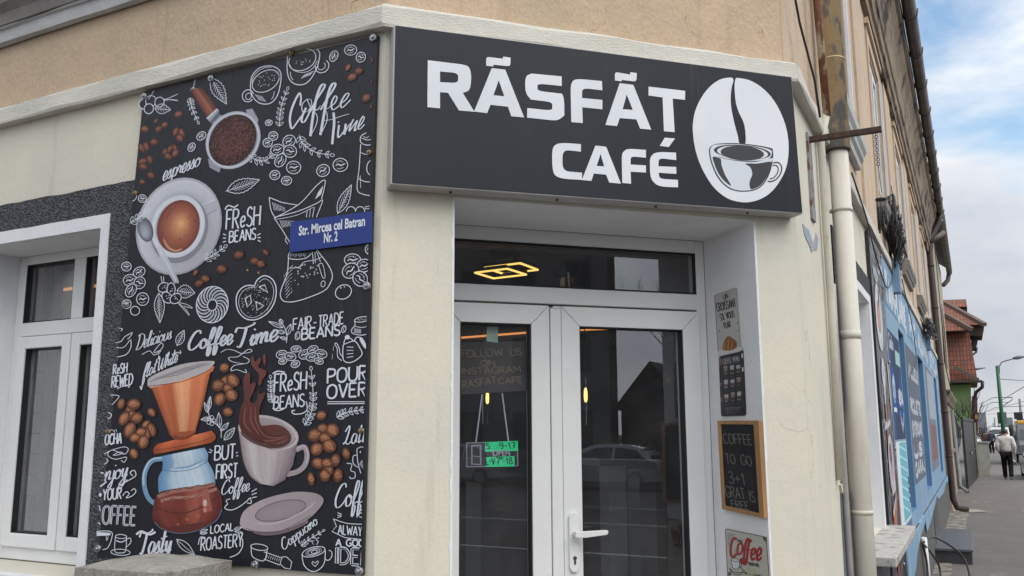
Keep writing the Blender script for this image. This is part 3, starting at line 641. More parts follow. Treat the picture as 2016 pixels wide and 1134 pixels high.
    def text(s, t, x0, y0, x1, y1, h, w=2.4, col=WHT, font='caps', brush=0., slant=0., over=0, upv=None):
        """letters of pen strokes on a baseline from (x0,y0) to (x1,y1); h cap height"""
        adv = []; pen = 0
        for ch in t:
            g = GLY[font].get(ch) or GLY['caps'].get(ch.upper(), GLY['caps']['-']) if ch != ' ' else (.38, ())
            adv.append((pen, g)); pen += g[0]+(.16 if font == 'caps' else .0)
        if font == 'caps': pen -= .16
        d = Vector((x1-x0, y1-y0)); U = d/pen; Lh = d.length/pen
        V = Vector(upv) if upv else Vector((d.y, -d.x)).normalized()
        V = V*h
        for pen, g in adv:
            for st in g[1]:
                sm = st[0] == '~'; pts = P2(st[1:] if sm else st)
                q = [Vector((x0, y0))+U*(pen+x+slant*y*h/Lh*.6)+V*y for x, y in pts]
                s.stroke(q, w, col, sm, brush=brush, k=5)
    def build(s, name, mats, parent=None, **k): return s.mb.build(name, mats, parent, **k)

GLY = {'caps': {
 'A': (.66, ("0,0 .33,1", ".33,1 .66,0", ".12,.34 .54,.34")), 'B': (.58, ("0,0 0,1", "~0,1 .4,.96 .5,.78 .36,.58 0,.54", "~0,.54 .46,.5 .6,.27 .42,.04 0,0")),
 'C': (.62, ("~.6,.84 .4,1 .13,.87 0,.5 .12,.12 .38,0 .62,.15",)), 'D': (.64, ("0,0 0,1", "~0,1 .42,.92 .64,.5 .42,.08 0,0")),
 'E': (.5, ("0,0 0,1", "0,1 .48,1", "0,.53 .4,.53", "0,0 .5,0")), 'F': (.48, ("0,0 0,1", "0,1 .5,1", "0,.53 .4,.53")),
 'G': (.66, ("~.62,.85 .4,1 .13,.87 0,.5 .12,.12 .4,0 .62,.12 .64,.42", ".64,.42 .4,.42")), 'H': (.6, ("0,0 0,1", ".6,0 .6,1", "0,.52 .6,.52")),
 'I': (.1, (".05,0 .05,1",)), 'J': (.4, ("~.4,1 .4,.2 .25,0 .05,.06 0,.2",)), 'K': (.58, ("0,0 0,1", ".55,1 0,.45", ".15,.58 .58,0")),
 'L': (.46, ("0,1 0,0", "0,0 .46,0")), 'M': (.74, ("0,0 .06,1", ".06,1 .37,.3", ".37,.3 .68,1", ".68,1 .74,0")), 'N': (.6, ("0,0 0,1", "0,1 .6,0", ".6,0 .6,1")),
 'O': (.68, ("~.34,1 .08,.85 0,.5 .08,.14 .34,0 .6,.14 .68,.5 .6,.85 .34,1",)), 'P': (.54, ("0,0 0,1", "~0,1 .42,.95 .54,.73 .4,.5 0,.46")),
 'Q': (.68, ("~.34,1 .08,.85 0,.5 .08,.14 .34,0 .6,.14 .68,.5 .6,.85 .34,1", ".42,.2 .7,-.08")), 'R': (.58, ("0,0 0,1", "~0,1 .42,.95 .52,.75 .38,.54 0,.5", ".18,.5 .6,-.04")),
 'S': (.54, ("~.5,.86 .3,1 .06,.86 .08,.62 .3,.5 .5,.36 .5,.12 .26,0 0,.12",)), 'T': (.56, ("0,1 .56,1", ".28,1 .28,0")), 'U': (.6, ("~0,1 0,.3 .12,.04 .3,0 .48,.04 .6,.3 .6,1",)),
 'V': (.6, ("0,1 .3,0", ".3,0 .6,1")), 'W': (.86, ("0,1 .2,0", ".2,0 .43,.75", ".43,.75 .66,0", ".66,0 .86,1")), 'X': (.58, ("0,0 .58,1", "0,1 .58,0")),
 'Y': (.56, ("0,1 .28,.48", ".56,1 .28,.48", ".28,.48 .28,0")), 'Z': (.52, ("0,1 .5,1", ".5,1 0,0", "0,0 .52,0")), 'e': (.46, ("~.04,.28 .42,.34 .36,.56 .12,.5 .04,.25 .16,.02 .46,.1",)),
 '0': (.56, ("~.28,1 .05,.8 0,.5 .06,.18 .28,0 .5,.18 .56,.5 .5,.8 .28,1",)), '1': (.3, ("0,.72 .2,1", ".2,1 .2,0")), '3': (.5, ("~.04,.88 .28,1 .46,.82 .36,.58 .18,.53 .42,.46 .5,.22 .3,0 0,.1",)),
 '7': (.5, ("0,1 .5,1", ".5,1 .16,0", ".1,.5 .42,.5")), '8': (.5, ("~.25,.54 .05,.72 .1,.95 .25,1 .42,.93 .45,.72 .25,.54 .02,.3 .06,.06 .25,0 .45,.06 .48,.3 .25,.54",)), '9': (.5, ("~.48,.72 .3,.5 .06,.6 .06,.9 .28,1 .46,.88 .48,.6 .4,.2 .2,0",)),
 '+': (.5, ("0,.45 .5,.45", ".25,.2 .25,.72")), '-': (.36, ("0,.5 .36,.5",)), ':': (.1, (".05,.66 .05,.74", ".05,.2 .05,.28")), "'": (.12, (".08,1 .04,.8",)), '.': (.1, (".05,0 .05,.06",)), '!': (.1, (".05,1 .05,.3", ".05,0 .05,.06")),
 '&': (.6, ("~.6,0 .12,.75 .2,1 .36,.9 .1,.35 .1,.1 .3,0 .55,.4",)),
 }, 'script': {
 'C': (.62, ("~.6,.82 .52,1 .26,.88 .04,.4 .08,.06 .26,0 .5,.16 .64,.34",)), 'D': (.66, ("~.2,1 .16,.4 .06,0", "~.02,.92 .3,1.02 .62,.8 .6,.3 .3,.0 .0,.06")), 'T': (.56, ("~-.06,.78 .02,.98 .3,.92 .62,1.0 .7,1.1", "~.38,.95 .3,.4 .2,.04 .06,.08")),
 'E': (.56, ("~.5,.86 .3,1 .1,.8 .32,.55 .1,.4 .06,.12 .28,0 .56,.2",)), 'L': (.52, ("~.1,.7 .32,1 .36,.8 .2,.2 .02,.04 .14,.12 .34,0 .54,.14",)), 'W': (.78, ("~-.02,.9 .1,.96 .12,.3 .2,0 .36,.3 .46,.8 .44,.2 .54,0 .7,.4 .74,.95 .84,.8",)),
 'a': (.42, ("~.36,.46 .18,.52 .04,.24 .12,0 .28,.1 .36,.46 .34,.1 .44,.06",)), 'c': (.34, ("~.32,.42 .2,.52 .05,.28 .1,.02 .24,.02 .38,.16",)), 'd': (.42, ("~.36,.44 .18,.52 .04,.24 .12,0 .28,.1 .4,1 .36,.2 .46,.06",)),
 'e': (.34, ("~.02,.16 .22,.24 .32,.42 .2,.53 .06,.3 .1,.02 .22,.0 .38,.2",)), 'f': (.34, ("~.04,.1 .26,.56 .36,.96 .24,1.02 .14,.6 .06,-.36 .16,-.4 .22,-.04 .1,.06 .36,.16",)), 'h': (.42, ("~.0,.1 .2,.7 .24,1 .12,.9 .06,0", "~.06,.1 .2,.48 .32,.46 .3,.08 .42,.08")),
 'i': (.2, ("~.02,.2 .12,.5 .07,.1 .14,0 .24,.14", ".15,.72 .18,.78")), 'j': (.2, ("~.14,.5 .1,-.2 .0,-.42 -.1,-.3 .22,.1", ".16,.72 .19,.78")), 'l': (.24, ("~.0,.12 .2,.7 .22,1 .1,.9 .06,.1 .14,0 .28,.14",)), 'm': (.58, ("~.0,.3 .08,.5 .06,0", "~.06,.1 .2,.5 .28,.44 .26,0", "~.26,.1 .4,.5 .48,.44 .46,.06 .6,.1")),
 'n': (.42, ("~.0,.3 .1,.5 .07,0", "~.07,.1 .22,.5 .32,.44 .29,.06 .44,.12")), 'o': (.4, ("~.22,.5 .05,.36 .07,.06 .2,0 .34,.14 .34,.4 .22,.5 .28,.36 .44,.38",)), 'p': (.42, ("~.02,.3 .12,.5 .04,-.42", "~.08,.2 .2,.5 .36,.42 .34,.1 .2,0 .09,.08")), 'r': (.3, ("~.0,.2 .1,.54 .1,.42 .24,.46 .2,.1 .34,.08",)),
 's': (.3, ("~.0,.1 .18,.52 .2,.34 .24,.1 .12,0 .02,.06", "~.12,.0 .24,.04 .34,.12")), 't': (.28, ("~.2,.95 .1,.2 .12,0 .28,.12", "~-.02,.62 .15,.66 .34,.72")), 'u': (.42, ("~.0,.3 .08,.5 .06,.1 .16,0 .3,.14 .36,.5 .32,.1 .44,.08",)), 'w': (.5, ("~.0,.5 .06,.1 .16,0 .26,.4 .28,.08 .38,0 .48,.5",)), 'y': (.4, ("~.0,.3 .08,.5 .08,.14 .18,.04 .34,.5 .24,-.3 .06,-.42 .0,-.28 .4,.12",)), 'v': (.36, ("~.0,.4 .08,.5 .14,0 .3,.46 .38,.44",)), 'k': (.4, ("~.0,.1 .2,.7 .24,1 .12,.9 .06,0", "~.08,.2 .3,.48 .14,.26 .28,.04 .42,.08")),
 "'": (.1, ("~.02,1.05 .1,1.1 .04,.9",)),
 }}
# ================================================================ COFFEE BANNER
M_VINYL = mat('banner_vinyl', (0, 0, 0), .40, attr='ink', spec=.4, bump=1., bscale=4.5, stretch=(1.6, 1, .5))
def VUP(x, y): return Vector((1030-x, -10030-y)).normalized()
ban = thing('coffee_banner', FL.P(-2.75, 1.27, 0), 'large black banner of coffee drawings and lettering, screwed to the wall left of the door', 'banner', None)
nb = .022
a = Art(FL, lambda x, y: FL.uv(x, y, nb), nb, 8e-7, clip=(-3.52, -2.031, 1.2, 3.43))
OUT = [(283, 181), (380, 157), (500, 128), (620, 99), (743, 69), (737, 250), (731, 450), (726, 640), (721, 850), (713, 1133), (600, 1125), (458, 1113), (192, 1095), (215, 880), (240, 620), (263, 380)]
b_ = MB(); pl = [FL.uv(*p, nb) for p in OUT]
tri = tessellate_polygon([[Vector((p[0], p[1], 0)) for p in pl]])
a.mb.prism(FL, pl, .006, nb, col=C8(31, 32, 39))
g = a; g.ws = .84
T = lambda t, x0, y0, x1, y1, h, w=2.4, **k: g.text(t, x0, y0, x1, y1, h, w, upv=k.pop('upv', VUP(x0, y0)), **k)
# ---- top strip: berries, portafilter, cups
for x, y, r in ((283, 205, 9), (297, 199, 10), (293, 214, 9), (314, 201, 9)): g.fill(x, y, r, r*.9, .3, C8(31, 32, 39), 16); g.ring(x, y, r, r*1.1, .4, 1.8)
g.leaf(305, 213, 336, 216, 9, 1.5, 4, .25); g.stroke(P2('322,197 335,192 350,185'), 1.4); g.stroke(P2('322,198 338,196 350,198 322,195'), 1.4); g.stroke(P2('292,196 300,184 303,178'), 1.4)
for x, y, ra, rb, an in ((351, 225, 9, 6.5, -.3), (307, 238, 6, 3.5, -.9), (324, 246, 8, 6, -.5), (312, 254, 8, 6, -.7), (285, 254, 8, 7, 0), (346, 259, 10, 5.5, -1.1), (358, 262, 10, 6, 1.1), (354, 272, 8, 8, .6), (303, 280, 9, 7.5, -.1), (279, 291, 11, 6, 1.2), (288, 288, 10, 6, 1.3), (326, 299, 9, 7, -.5), (335, 293, 10, 5, -.9), (345, 292, 10, 5, 1.2), (331, 308, 9, 7, .3), (345, 302, 9, 6, -.9), (295, 314, 10, 6.5, 1.2), (281, 318, 10, 7, -.4), (282, 328, 9, 7, .2), (297, 345, 8, 7, .4), (280, 358, 6, 5, 0)): g.cbean(x, y, ra, rb, an)
g.sprig(P2('374,192 378,212 389,238'), 5, 10, 1.5); g.stroke(P2('378,180 381,172 384,157'), 1.4); g.stroke(P2('374,178 381,172 386,180'), 1.4)
g.leaf(416, 154, 446, 205, 12, 1.7, 7, .18)
# portafilter
g.loft(P2('374,176 390,204 408,231'), P2('397,172 414,192 428,213'), [(0, C8(84, 44, 36)), (.3, C8(128, 72, 56)), (.5, C8(150, 92, 74)), (.7, C8(110, 60, 46)), (1, C8(72, 38, 32))], 8); pass
g.poly(P2('406,232 427,213 432,218 413,240'), C8(150, 152, 162)); g.poly(P2('413,240 430,220 441,236 425,252'), C8(96, 98, 108)); g.stroke(P2('408,234 428,215'), 3, C8(200, 202, 210)); g.stroke(P2('420,243 436,227'), 2, C8(180, 182, 192))
g.poly(P2('484,216 497,214 509,236 505,250 490,235'), C8(150, 152, 162)); g.poly(P2('409,312 413,330 432,340 435,330 420,318'), C8(140, 142, 152))
g.radial(459, 276, 51, 60, .62, [(0, C8(120, 122, 132)), (.86, C8(120, 122, 132)), (.93, C8(198, 200, 208)), (1, C8(150, 152, 162))])
g.radial(458, 276, 43, 54, .62, [(0, C8(92, 54, 48)), (.55, C8(84, 47, 43)), (.9, C8(58, 32, 31)), (1, C8(44, 26, 26))])
for i in range(620):
    an, r = random.uniform(0, 6.28), sqrt(random.random())*.97; x, y = r*42*cos(an), r*53*sin(an); X, Y = 458+x*cos(.62)-y*sin(.62), 276+x*sin(.62)+y*cos(.62)
    q = random.random(); g.fill(X, Y, random.uniform(.8, 1.7), random.uniform(.8, 1.5), 0, C8(122, 78, 68) if q < .5 else C8(48, 26, 26), 5)
for x, y, ra, an in ((397, 268, 10, -.7), (378, 290, 9, -1.0)): g.bean(x, y, ra, ra*.72, an, 1.7)
# two cups with dotted coffee
g.stroke(P2('494,164 498,148 512,134 532,130 548,136 554,148 552,170 546,190 534,203 518,205 504,198 495,182 494,164'), 2.2); g.ring(524, 160, 29, 19, -.55, 1.9)
g.ring(524, 157, 29, 22, -.6, 1.3, a0=3.4, a1=5.6); g.ring(489, 189, 11, 12, .4, 2, a0=.2, a1=5.6); g.ring(490, 190, 5.5, 6.5, .4, 1.6)
for i in range(22): g.fill(508+random.uniform(0, 34), 152+random.uniform(-8, 20), .9, .9, 0, WHT, 6)
for i in range(4): g.stroke([(503+i*4, 186+i), (512+i*4, 198+i)], 1.3, smooth=False)
g.stroke(P2('541,180 539,190 535,196'), 1.4); g.stroke(P2('541,140 548,146 551,154'), 3, C8(120, 122, 130))
g.stroke(P2('567,110 566,135 570,155 582,166 600,166 613,155 624,135 629,118 630,104 624,97'), 2.2); g.ring(596, 118, 28, 20, -.45, 1.9, a0=-.9, a1=3.9); g.stroke(P2('568,122 578,138 596,143 614,137 626,120'), 1.4)
g.ring(635, 131, 12, 14, .9, 2, a0=-1.9, a1=2.4); g.ring(634, 131, 6, 8, .9, 1.5, a0=-1.9, a1=2.4)
for i in range(12): g.fill(582+random.uniform(0, 32), 114+random.uniform(-4, 14), .9, .9, 0, WHT, 6)
for i in range(5): g.stroke([(594+i*4, 155-i*1.5), (602+i*4, 146-i*1.5)], 1.5, smooth=False)
g.stroke(P2('572,142 574,152 578,158'), 1.5)
for x, y, ra, rb, an in ((658, 111, 11, 7.5, -1.1), (691, 99, 12, 10, -.1), (711, 113, 9, 10, .4)): g.bean(x, y, ra, rb, an, 1.7)
for x, y, ra, rb, an in ((686, 133, 8, 5, -1.1), (707, 140, 9, 7, -.3), (694, 152, 10, 7.5, -.5), (722, 193, 10, 8, -.6), (738, 118, 8, 7, -.4), (737, 158, 10, 5, -1.0), (735, 208, 9, 5, -1.0)): g.cbean(x, y, ra, rb, an)
# lettering, top right (brush script, traced)
Z6 = lambda s: [(560+x/4.725, 60+y/4.725) for x, y in P2(s)]
for s, w in (('150,700 158,640 152,592 140,588 110,640 72,730 55,820 62,890 76,915 105,880 160,800', 4.6), ('215,640 175,680 165,730 185,765 230,740 255,690 250,645 215,640', 2), ('205,720 170,800 165,850 190,850 225,790 248,720', 4.6), ('215,640 250,720 300,745 340,700', 2.),
             ('240,760 300,650 370,540 378,505 350,510 320,570 290,680 260,860 246,985', 5.4), ('246,985 290,900 310,830 300,780 270,750 330,730', 2.2), ('340,740 400,640 465,540 478,495 450,500 420,560 390,680 360,850 338,975', 5.4), ('338,975 385,880 402,820 395,760 375,745 420,720', 2.2),
             ('420,715 470,680 492,630 478,610 455,640 440,690 448,735 470,735 515,700', 3.6), ('515,690 570,650 602,600 590,585 562,610 530,670 530,710 550,715 620,645', 3.6),
             ('460,765 466,860 455,980 448,1060', 5.2), ('375,838 440,830 530,800 608,778', 2.4), ('512,880 502,960 505,998 530,975 562,930', 3.8), ('505,850 507,857', 4.6), ('575,870 560,970', 4.8), ('562,960 600,890 640,845 645,830 622,880 604,940', 3.2), ('608,940 650,880 680,840 662,900 655,935 680,915', 3.4), ('680,910 720,870 745,820 735,800 710,840 690,900 705,920 750,875', 3.2)):
    g.stroke(Z6(s), w, brush=.55)
T('espresso', 320, 357, 394, 326, 33, 2.9, font='script', brush=.6, slant=.2)
# saucer, cup and spoon
g.radial(353, 446, 82, 99, .42, [(0, C8(160, 160, 168)), (.6, C8(150, 150, 158)), (.75, C8(178, 179, 186)), (.95, C8(186, 187, 194)), (1, C8(140, 141, 150))], fx=lambda p, c: tuple(q*(1.12-.0022*max(0, p.x+p.y-760)) for q in c))
g.stroke(g.E(353, 446, 78, 95, .42, 40), 1.2, C8(150, 150, 158), False, True)
g.poly(P2('397,404 426,393 428,412 402,425'), C8(172, 173, 181)); g.stroke(P2('402,426 428,413'), 1.5, C8(120, 120, 128)); g.stroke(P2('397,404 426,393'), 1.5, C8(205, 206, 212))
g.radial(354, 452, 55, 68, .36, [(0, C8(120, 120, 128)), (1, C8(128, 128, 136))])
g.radial(351, 446, 52, 63, .36, [(0, C8(170, 172, 180)), (.8, C8(150, 152, 160)), (.86, C8(205, 207, 213)), (1, C8(196, 198, 205))])
g.radial(352, 446, 41, 53, .30, [(0, C8(216, 172, 124)), (.22, C8(196, 136, 94)), (.55, C8(156, 92, 70)), (.86, C8(128, 68, 54)), (1, C8(104, 52, 44))], (6, -6))
g.stroke(P2('322,470 332,487 346,494 360,490'), 6, C8(184, 134, 110), taper=.8)
for x, y, r in ((333, 422, 1.6), (330, 427, 1.5), (336, 418, 1), (346, 408, 1.2), (320, 457, 1.4), (322, 462, 1.5), (320, 466, 1.2), (355, 470, 1.6), (348, 473, 1), (366, 464, 1.2), (372, 430, 1.4), (384, 435, 2), (377, 425, 1), (374, 443, 1), (340, 412, 1)): g.fill(x, y, r, r, 0, C8(88, 44, 34), 8)
g.poly(P2('311,494 320,488 352,551 347,557 341,553'), lambda p: C8(190-.4*(p.y-490), 192-.4*(p.y-490), 200-.4*(p.y-490)), True, 4); g.stroke(P2('316,494 335,528 347,553'), 2, C8(206, 208, 214))
g.radial(287, 452, 15, 25, -.28, [(0, C8(170, 174, 184)), (.5, C8(140, 144, 154)), (.85, C8(96, 100, 112)), (1, C8(70, 74, 86))], (-2, 9))
g.sprig(P2('256,440 272,430 290,417'), 4, 13, 1.6)
g.bean(281, 391, 8, 7.5, .2, 1.7); g.stroke(P2('262,396 268,392 270,384'), 1.7)
g.sprig(P2('402,512 420,503 441,488'), 4, 13, 1.6)
# right of the saucer
g.bean(530, 242, 7, 5.5, -.2, 1.6); g.sprig(P2('551,250 552,228 556,205 566,178'), 7, 11, 1.5)
g.sprig(P2('490,306 505,315 522,317 536,307'), 5, 13, 1.6)
for x, y, ra, rb, an in ((539, 268, 9, 8.5, 0), (528, 281, 9.5, 8.5, -.4), (570, 278, 13, 11, -.6), (547, 295, 13.5, 10.5, -.2), (572, 298, 13, 12, .3), (553, 316, 14, 10, -1.0), (579, 330, 14, 12.5, 0), (637, 336, 13, 11.5, -.5), (671, 325, 14.5, 13, 0), (542, 345, 10, 9, -.2), (565, 356, 10, 8.5, -.1)): g.bean(x, y, ra, rb, an, 1.9)
g.sprig(P2('590,266 598,284 622,300 650,305'), 6, 14, 1.7)
g.leaf(448, 376, 512, 354, 13, 1.7, 8, .14)
g.stroke(P2('722,262 712,268 711,280 722,286 740,284'), 1.9); g.stroke(P2('713,272 725,276 741,272'), 1.6); g.stroke(P2('711,284 708,330 704,372 716,383 738,386'), 2); g.stroke(P2('709,300 724,305 740,303'), 1.6); g.stroke(P2('707,352 720,358 738,358'), 1.8); g.ring(735, 330, 12, 16, .2, 1.9, a0=1.6, a1=4.7); g.stroke(P2('735,318 732,330 737,342'), 1.5); g.stroke(P2('716,268 722,272 727,268'), 1.2); g.stroke(P2('710,346 711,370'), 1.3, smooth=False)
T('FReSH', 446, 452, 512, 443, 38, 3.6); T('BEANS', 452, 478, 504, 471, 22, 3.2); g.stroke(P2('444,413 450,405 462,408 470,403'), 3)
for x in (440, 508):
    for k in range(3): g.stroke([(x, 461+k*8), (x+6, 463+k*6)] if x == 440 else [(x, 463+k*5), (x+6, 460+k*8)], 2.2, smooth=False)
# pour-over brewer behind the street plate
g.stroke(P2('531,389 556,399 585,404'), 1.9, smooth=False); g.stroke(P2('531,389 534,412 541,427'), 2); g.stroke(P2('541,430 590,402 622,368 638,355 641,362 634,392'), 2); g.stroke(P2('541,428 585,417 622,402 636,394 630,412 624,428'), 1.9); g.stroke(P2('545,432 585,424 618,408'), 1.2); g.stroke(P2('541,430 556,452 572,478'), 1.9); g.stroke(P2('565,466 563,474 568,481'), 1.6)
for i in range(9): g.stroke([(537+i*3, 398+i*1.3), (541+i*2.6, 414+i*.3)], 1, smooth=False); g.stroke([(552+i*3.2, 434+i*.1), (557+i*2.6, 448-i*.4)], 1., smooth=False); g.stroke([(622+i*1.3, 392-i*1), (628+i*1.1, 378-i*1.5)], 1, smooth=False)
g.stroke(P2('606,414 604,428'), 1.6); g.stroke(P2('612,412 610,428'), 1.2); g.stroke(P2('620,408 616,428'), 1.6)
g.stroke(P2('571,497 569,508 586,511 604,508 614,499'), 1.9); g.stroke(P2('569,508 566,540 556,566 553,582 560,593 580,594 608,586 640,572 652,556 655,540 646,520 625,493'), 2.1)
g.stroke(P2('570,528 590,526 600,516 622,512 634,506'), 1.5)
for i in range(16): g.stroke([(566+i*1.3-(i*.6), 530+i*2.8), (578-i*.3, 518+i*4)] if i % 2 else [(560+i*.3, 545+i*3), (568+i*.3, 532+i*3.2)], .9, smooth=False)
for i in range(10): g.stroke([(573+i*3.2, 499), (572+i*3.2, 506-(i % 3))], 1, smooth=False)
g.stroke(P2('616,496 618,520'), 1.6); g.stroke(P2('621,496 622,518'), 1.3); g.stroke(P2('624,495 632,516'), 1.6)
g.stroke(P2('628,521 636,546 641,544 636,520 628,521'), 1.4); g.ring(637, 559, 4, 6, .2, 1.5)
for i in range(22): g.ring(580+random.uniform(0, 48), 524+random.uniform(-6, 22)-(0), 1.1, 1.3, 0, .9, n=7)
for x, y in ((596, 544), (607, 547), (582, 552), (602, 538), (588, 560)): g.fill(x, y, 1, 1, 0, WHT, 6)
for x, y, ra, rb, an in ((695, 512, 16, 12, 0), (718, 523, 14.5, 12.5, -.2), (691, 533, 17, 14, -.6), (710, 549, 15.5, 14, .9), (729, 491, 9, 10, 0)): g.bean(x, y, ra, rb, an, 2)
g.bean(677, 575, 16.5, 13.5, -.5, 2, True); g.fill(672, 567, 1.6, 1.2, 0, WHT, 8); g.fill(679, 565, 1.2, 1, 0, WHT, 8)
g.leaf(666, 420, 693, 364, 10, 1.7, 7, .12)
for x, r in ((692, 9), (710, 9)): g.ring(x, 417, r, r*1.1, 0, 1.8, a0=3.2, a1=6.3)
g.stroke(P2('719,408 728,406 733,401'), 1.6); g.stroke(P2('719,411 728,411 733,406'), 1.6)
# scattered roasted beans + berries + pastries
for x, y, ra, rb, an in ((471, 502, 10.5, 9, -.3), (437, 530, 10.5, 9, -.1), (502, 514, 9.5, 7.5, -.4), (514, 520, 9.5, 8, .2), (524, 497, 7.5, 5, .9), (386, 537, 8, 4.5, -1.0), (405, 549, 9.5, 7.5, .2), (393, 558, 10, 7.5, -.5)): g.cbean(x, y, ra, rb, an)
for x, y in ((488, 532), (510, 537)): g.fill(x, y, 2.3, 2.5, 0, C8(150, 116, 78), 8)
for x, y, ra, rb, an in ((250, 525, 9.5, 9, 0), (275, 536, 12.5, 9.5, -.6), (257, 552, 13, 11.5, -.2), (276, 557, 11, 12, .5), (259, 572, 14, 9.5, -1.0), (282, 589, 12, 12.5, 0), (250, 599, 9.5, 8.5, -.4)): g.bean(x, y, ra, rb, an, 1.8)
g.bean(267, 612, 9, 8.8, 0, 1.8, True)
g.stroke(P2('318,544 321,560'), 1.6); g.stroke(P2('323,544 324,557'), 1.4)
g.leaf(314, 578, 316, 636, 10, 1.7, 7, .08); g.leaf(350, 572, 385, 577, 12, 1.6, 6, .25)
for x, y, ra, rb, an in ((323, 566, 11, 9, -.5), (338, 570, 8, 13, 0), (330, 586, 12, 9, .9), (347, 588, 12, 9, -.6)): g.fill(x, y, ra, rb, an, INKD, 18); g.ring(x, y, ra, rb, an, 1.8); [g.fill(x+random.uniform(-5, 5), y+random.uniform(-5, 5), 1.2, .9, 0, WHT, 6) for _ in range(4)]
g.stroke(P2('352,597 366,608 374,621 360,606 352,597'), 1.3); g.stroke(P2('354,596 370,600 380,607 364,603'), 1.3)
# twisted ring cake
g.ring(419, 600, 31, 36, .25, 2.3, n=40); g.ring(419, 601, 9, 11, .3, 2)
for i in range(17):
    t = i/17*2*pi; q = lambda r, dt: (419+(31*r)*cos(t+dt)*cos(.25)-36*r*sin(t+dt)*sin(.25), 600+31*r*cos(t+dt)*sin(.25)+36*r*sin(t+dt)*cos(.25))
    g.stroke([q(.3, -.5), q(.6, -.25), q(.85, .1), q(.99, .45)], 1.9)
    g.stroke([q(.5, -.2), q(.72, 0), q(.92, .33)], .7)
# pretzel
g.stroke(P2('502,563 485,563 471,574 466,592 471,614 486,628 506,629 527,617 541,596 545,570 538,551 522,543 508,551 502,563'), 2.6)
g.stroke(P2('506,567 490,567 476,578 471,594 476,612 490,624 506,624 523,613 536,594 540,572 534,556 522,549 511,556'), 1.1)
for s in ('484,588 494,581 496,596 488,605 484,588', '505,594 521,602 507,611 505,594', '511,565 522,561 529,576 511,565'): g.poly(P2(s), INKD); g.stroke(P2(s), 2.4, smooth=False)
for i in range(130):
    x, y = 474+random.uniform(0, 64), 558+random.uniform(0, 64)
    if ((x-504)/33)**2+((y-590)/36)**2 < .85: g.fill(x, y, .8, .8, 0, WHT, 5)
# ---- middle band lettering
g.text('Coffee', 371, 690, 458, 677, 36, 5.6, C8(196, 200, 208), 'script', .5, .1, upv=VUP(371, 690)); g.text('Time', 464, 686, 547, 670, 40, 6, C8(196, 200, 208), 'script', .5, .1, upv=VUP(464, 690))
for s in ('436,694 448,688 462,690 478,696 497,692 490,688 470,702 452,704 458,712 484,716 492,709 480,702', '484,716 462,720 456,730 468,728 486,734 484,727'): g.stroke(P2(s), 2, brush=.4)
T('Delicious', 268, 690, 338, 667, 29, 2.3, font='script', brush=.6, slant=.2); g.stroke(P2('281,698 296,691 306,699 322,683 318,676 304,694 318,690 312,699'), 1.5)
T("flat'White", 282, 746, 350, 712, 27, 2.3, font='script', brush=.6, slant=.2); g.stroke(P2('290,718 284,740 280,766 277,760'), 2.6); g.stroke(P2('341,704 350,694 357,696 356,690'), 2)
g.leaf(350, 680, 364, 650, 8, 1.5, 5, .1)
T('FAIR', 578, 651, 614, 645, 23, 2.8); T('-', 618, 646, 624, 645, 20, 2.6); T('TRADE', 628, 645, 677, 637, 23, 2.8); T('BEANS', 595, 669, 670, 660, 21, 4)
g.ring(587, 661, 4.5, 8, .2, 1.8); g.stroke(P2('589,655 585,661 588,667'), 1.3); g.ring(678, 648, 4, 7, .3, 1.8); g.stroke(P2('680,643 677,648 679,653'), 1.3)
g.stroke(P2('565,675 566,660 560,642 550,630'), 1.7)
for s in ((558, 645, 530, 633, 4), (562, 655, 545, 652, 4), (556, 638, 553, 628, 4), (566, 660, 574, 638, 5), (566, 668, 552, 664, 3)): g.leaf(*s, 1.5, 0)
for x, y, ra, rb, an in ((556, 698, 11, 8, -.2), (573, 702, 11, 8, .2), (558, 711, 8.5, 6, -.4), (584, 687, 10, 6, -.1), (601, 698, 12, 9, -.3), (617, 689, 11, 8, -.4), (633, 697, 12, 8.5, .2), (616, 703, 12, 8, -.2), (629, 711, 9, 6, .3), (583, 717, 9, 6.5, -.4)): g.bean(x, y, ra, rb, an, 1.7)
# sugar bowl and kettle
g.ring(714, 629, 15, 5, -.15, 1.8); g.stroke(P2('699,631 700,641 694,648 695,656 712,660 728,657'), 1.9); g.stroke(P2('729,629 730,640'), 1.8, smooth=False); g.stroke(P2('698,642 714,645 729,641'), 1.5)
for i in range(6): g.stroke([(698, 647+i*1.6), (712, 649+i*1.4)], .8, smooth=False)
for i in range(8): g.fill(704+i*2.6, 628+(i % 3)*1.2, 1, .8, 0, WHT, 6)
g.fill(685, 664, 5, 4.5, 0, WHT, 12); g.stroke(P2('678,677 681,668 690,666 697,671'), 2.2); g.stroke(P2('677,679 676,700 679,711 690,714 704,708 714,697 709,684 700,672 686,675 677,679'), 2.2)
g.stroke(P2('674,710 666,702 665,686 660,678 664,676 669,686 671,697 678,704'), 1.8); g.stroke(P2('699,671 704,664 714,667 722,682'), 2.4); g.poly(P2('709,668 714,665 724,682 721,687 715,680'), WHT, True, 4)
for i in range(4): g.stroke([(684, 683+i*7), (697, 684+i*6)], 1.6, smooth=False)
g.stroke(P2('658,682 657,691'), 2.4, taper=.7); g.stroke(P2('656,697 655,708'), 2.4, taper=.7)
T('POUR', 646, 755, 724, 747, 28, 4.4); T('OVER', 645, 785, 723, 779, 27, 4.4)
for k in range(2): g.stroke([(646, 791+k*4), (721, 791+k*3.4)], 2, smooth=False)
T('FReSH', 541, 772, 604, 766, 35, 3.8); T('BEANS', 540, 806, 600, 800, 25, 3.2); g.stroke(P2('604,790 606,806 596,814 580,815 576,809 582,808'), 2.4); g.stroke(P2('538,736 548,731 562,733'), 3); g.stroke(P2('538,803 544,808 556,807 564,802'), 2.2)
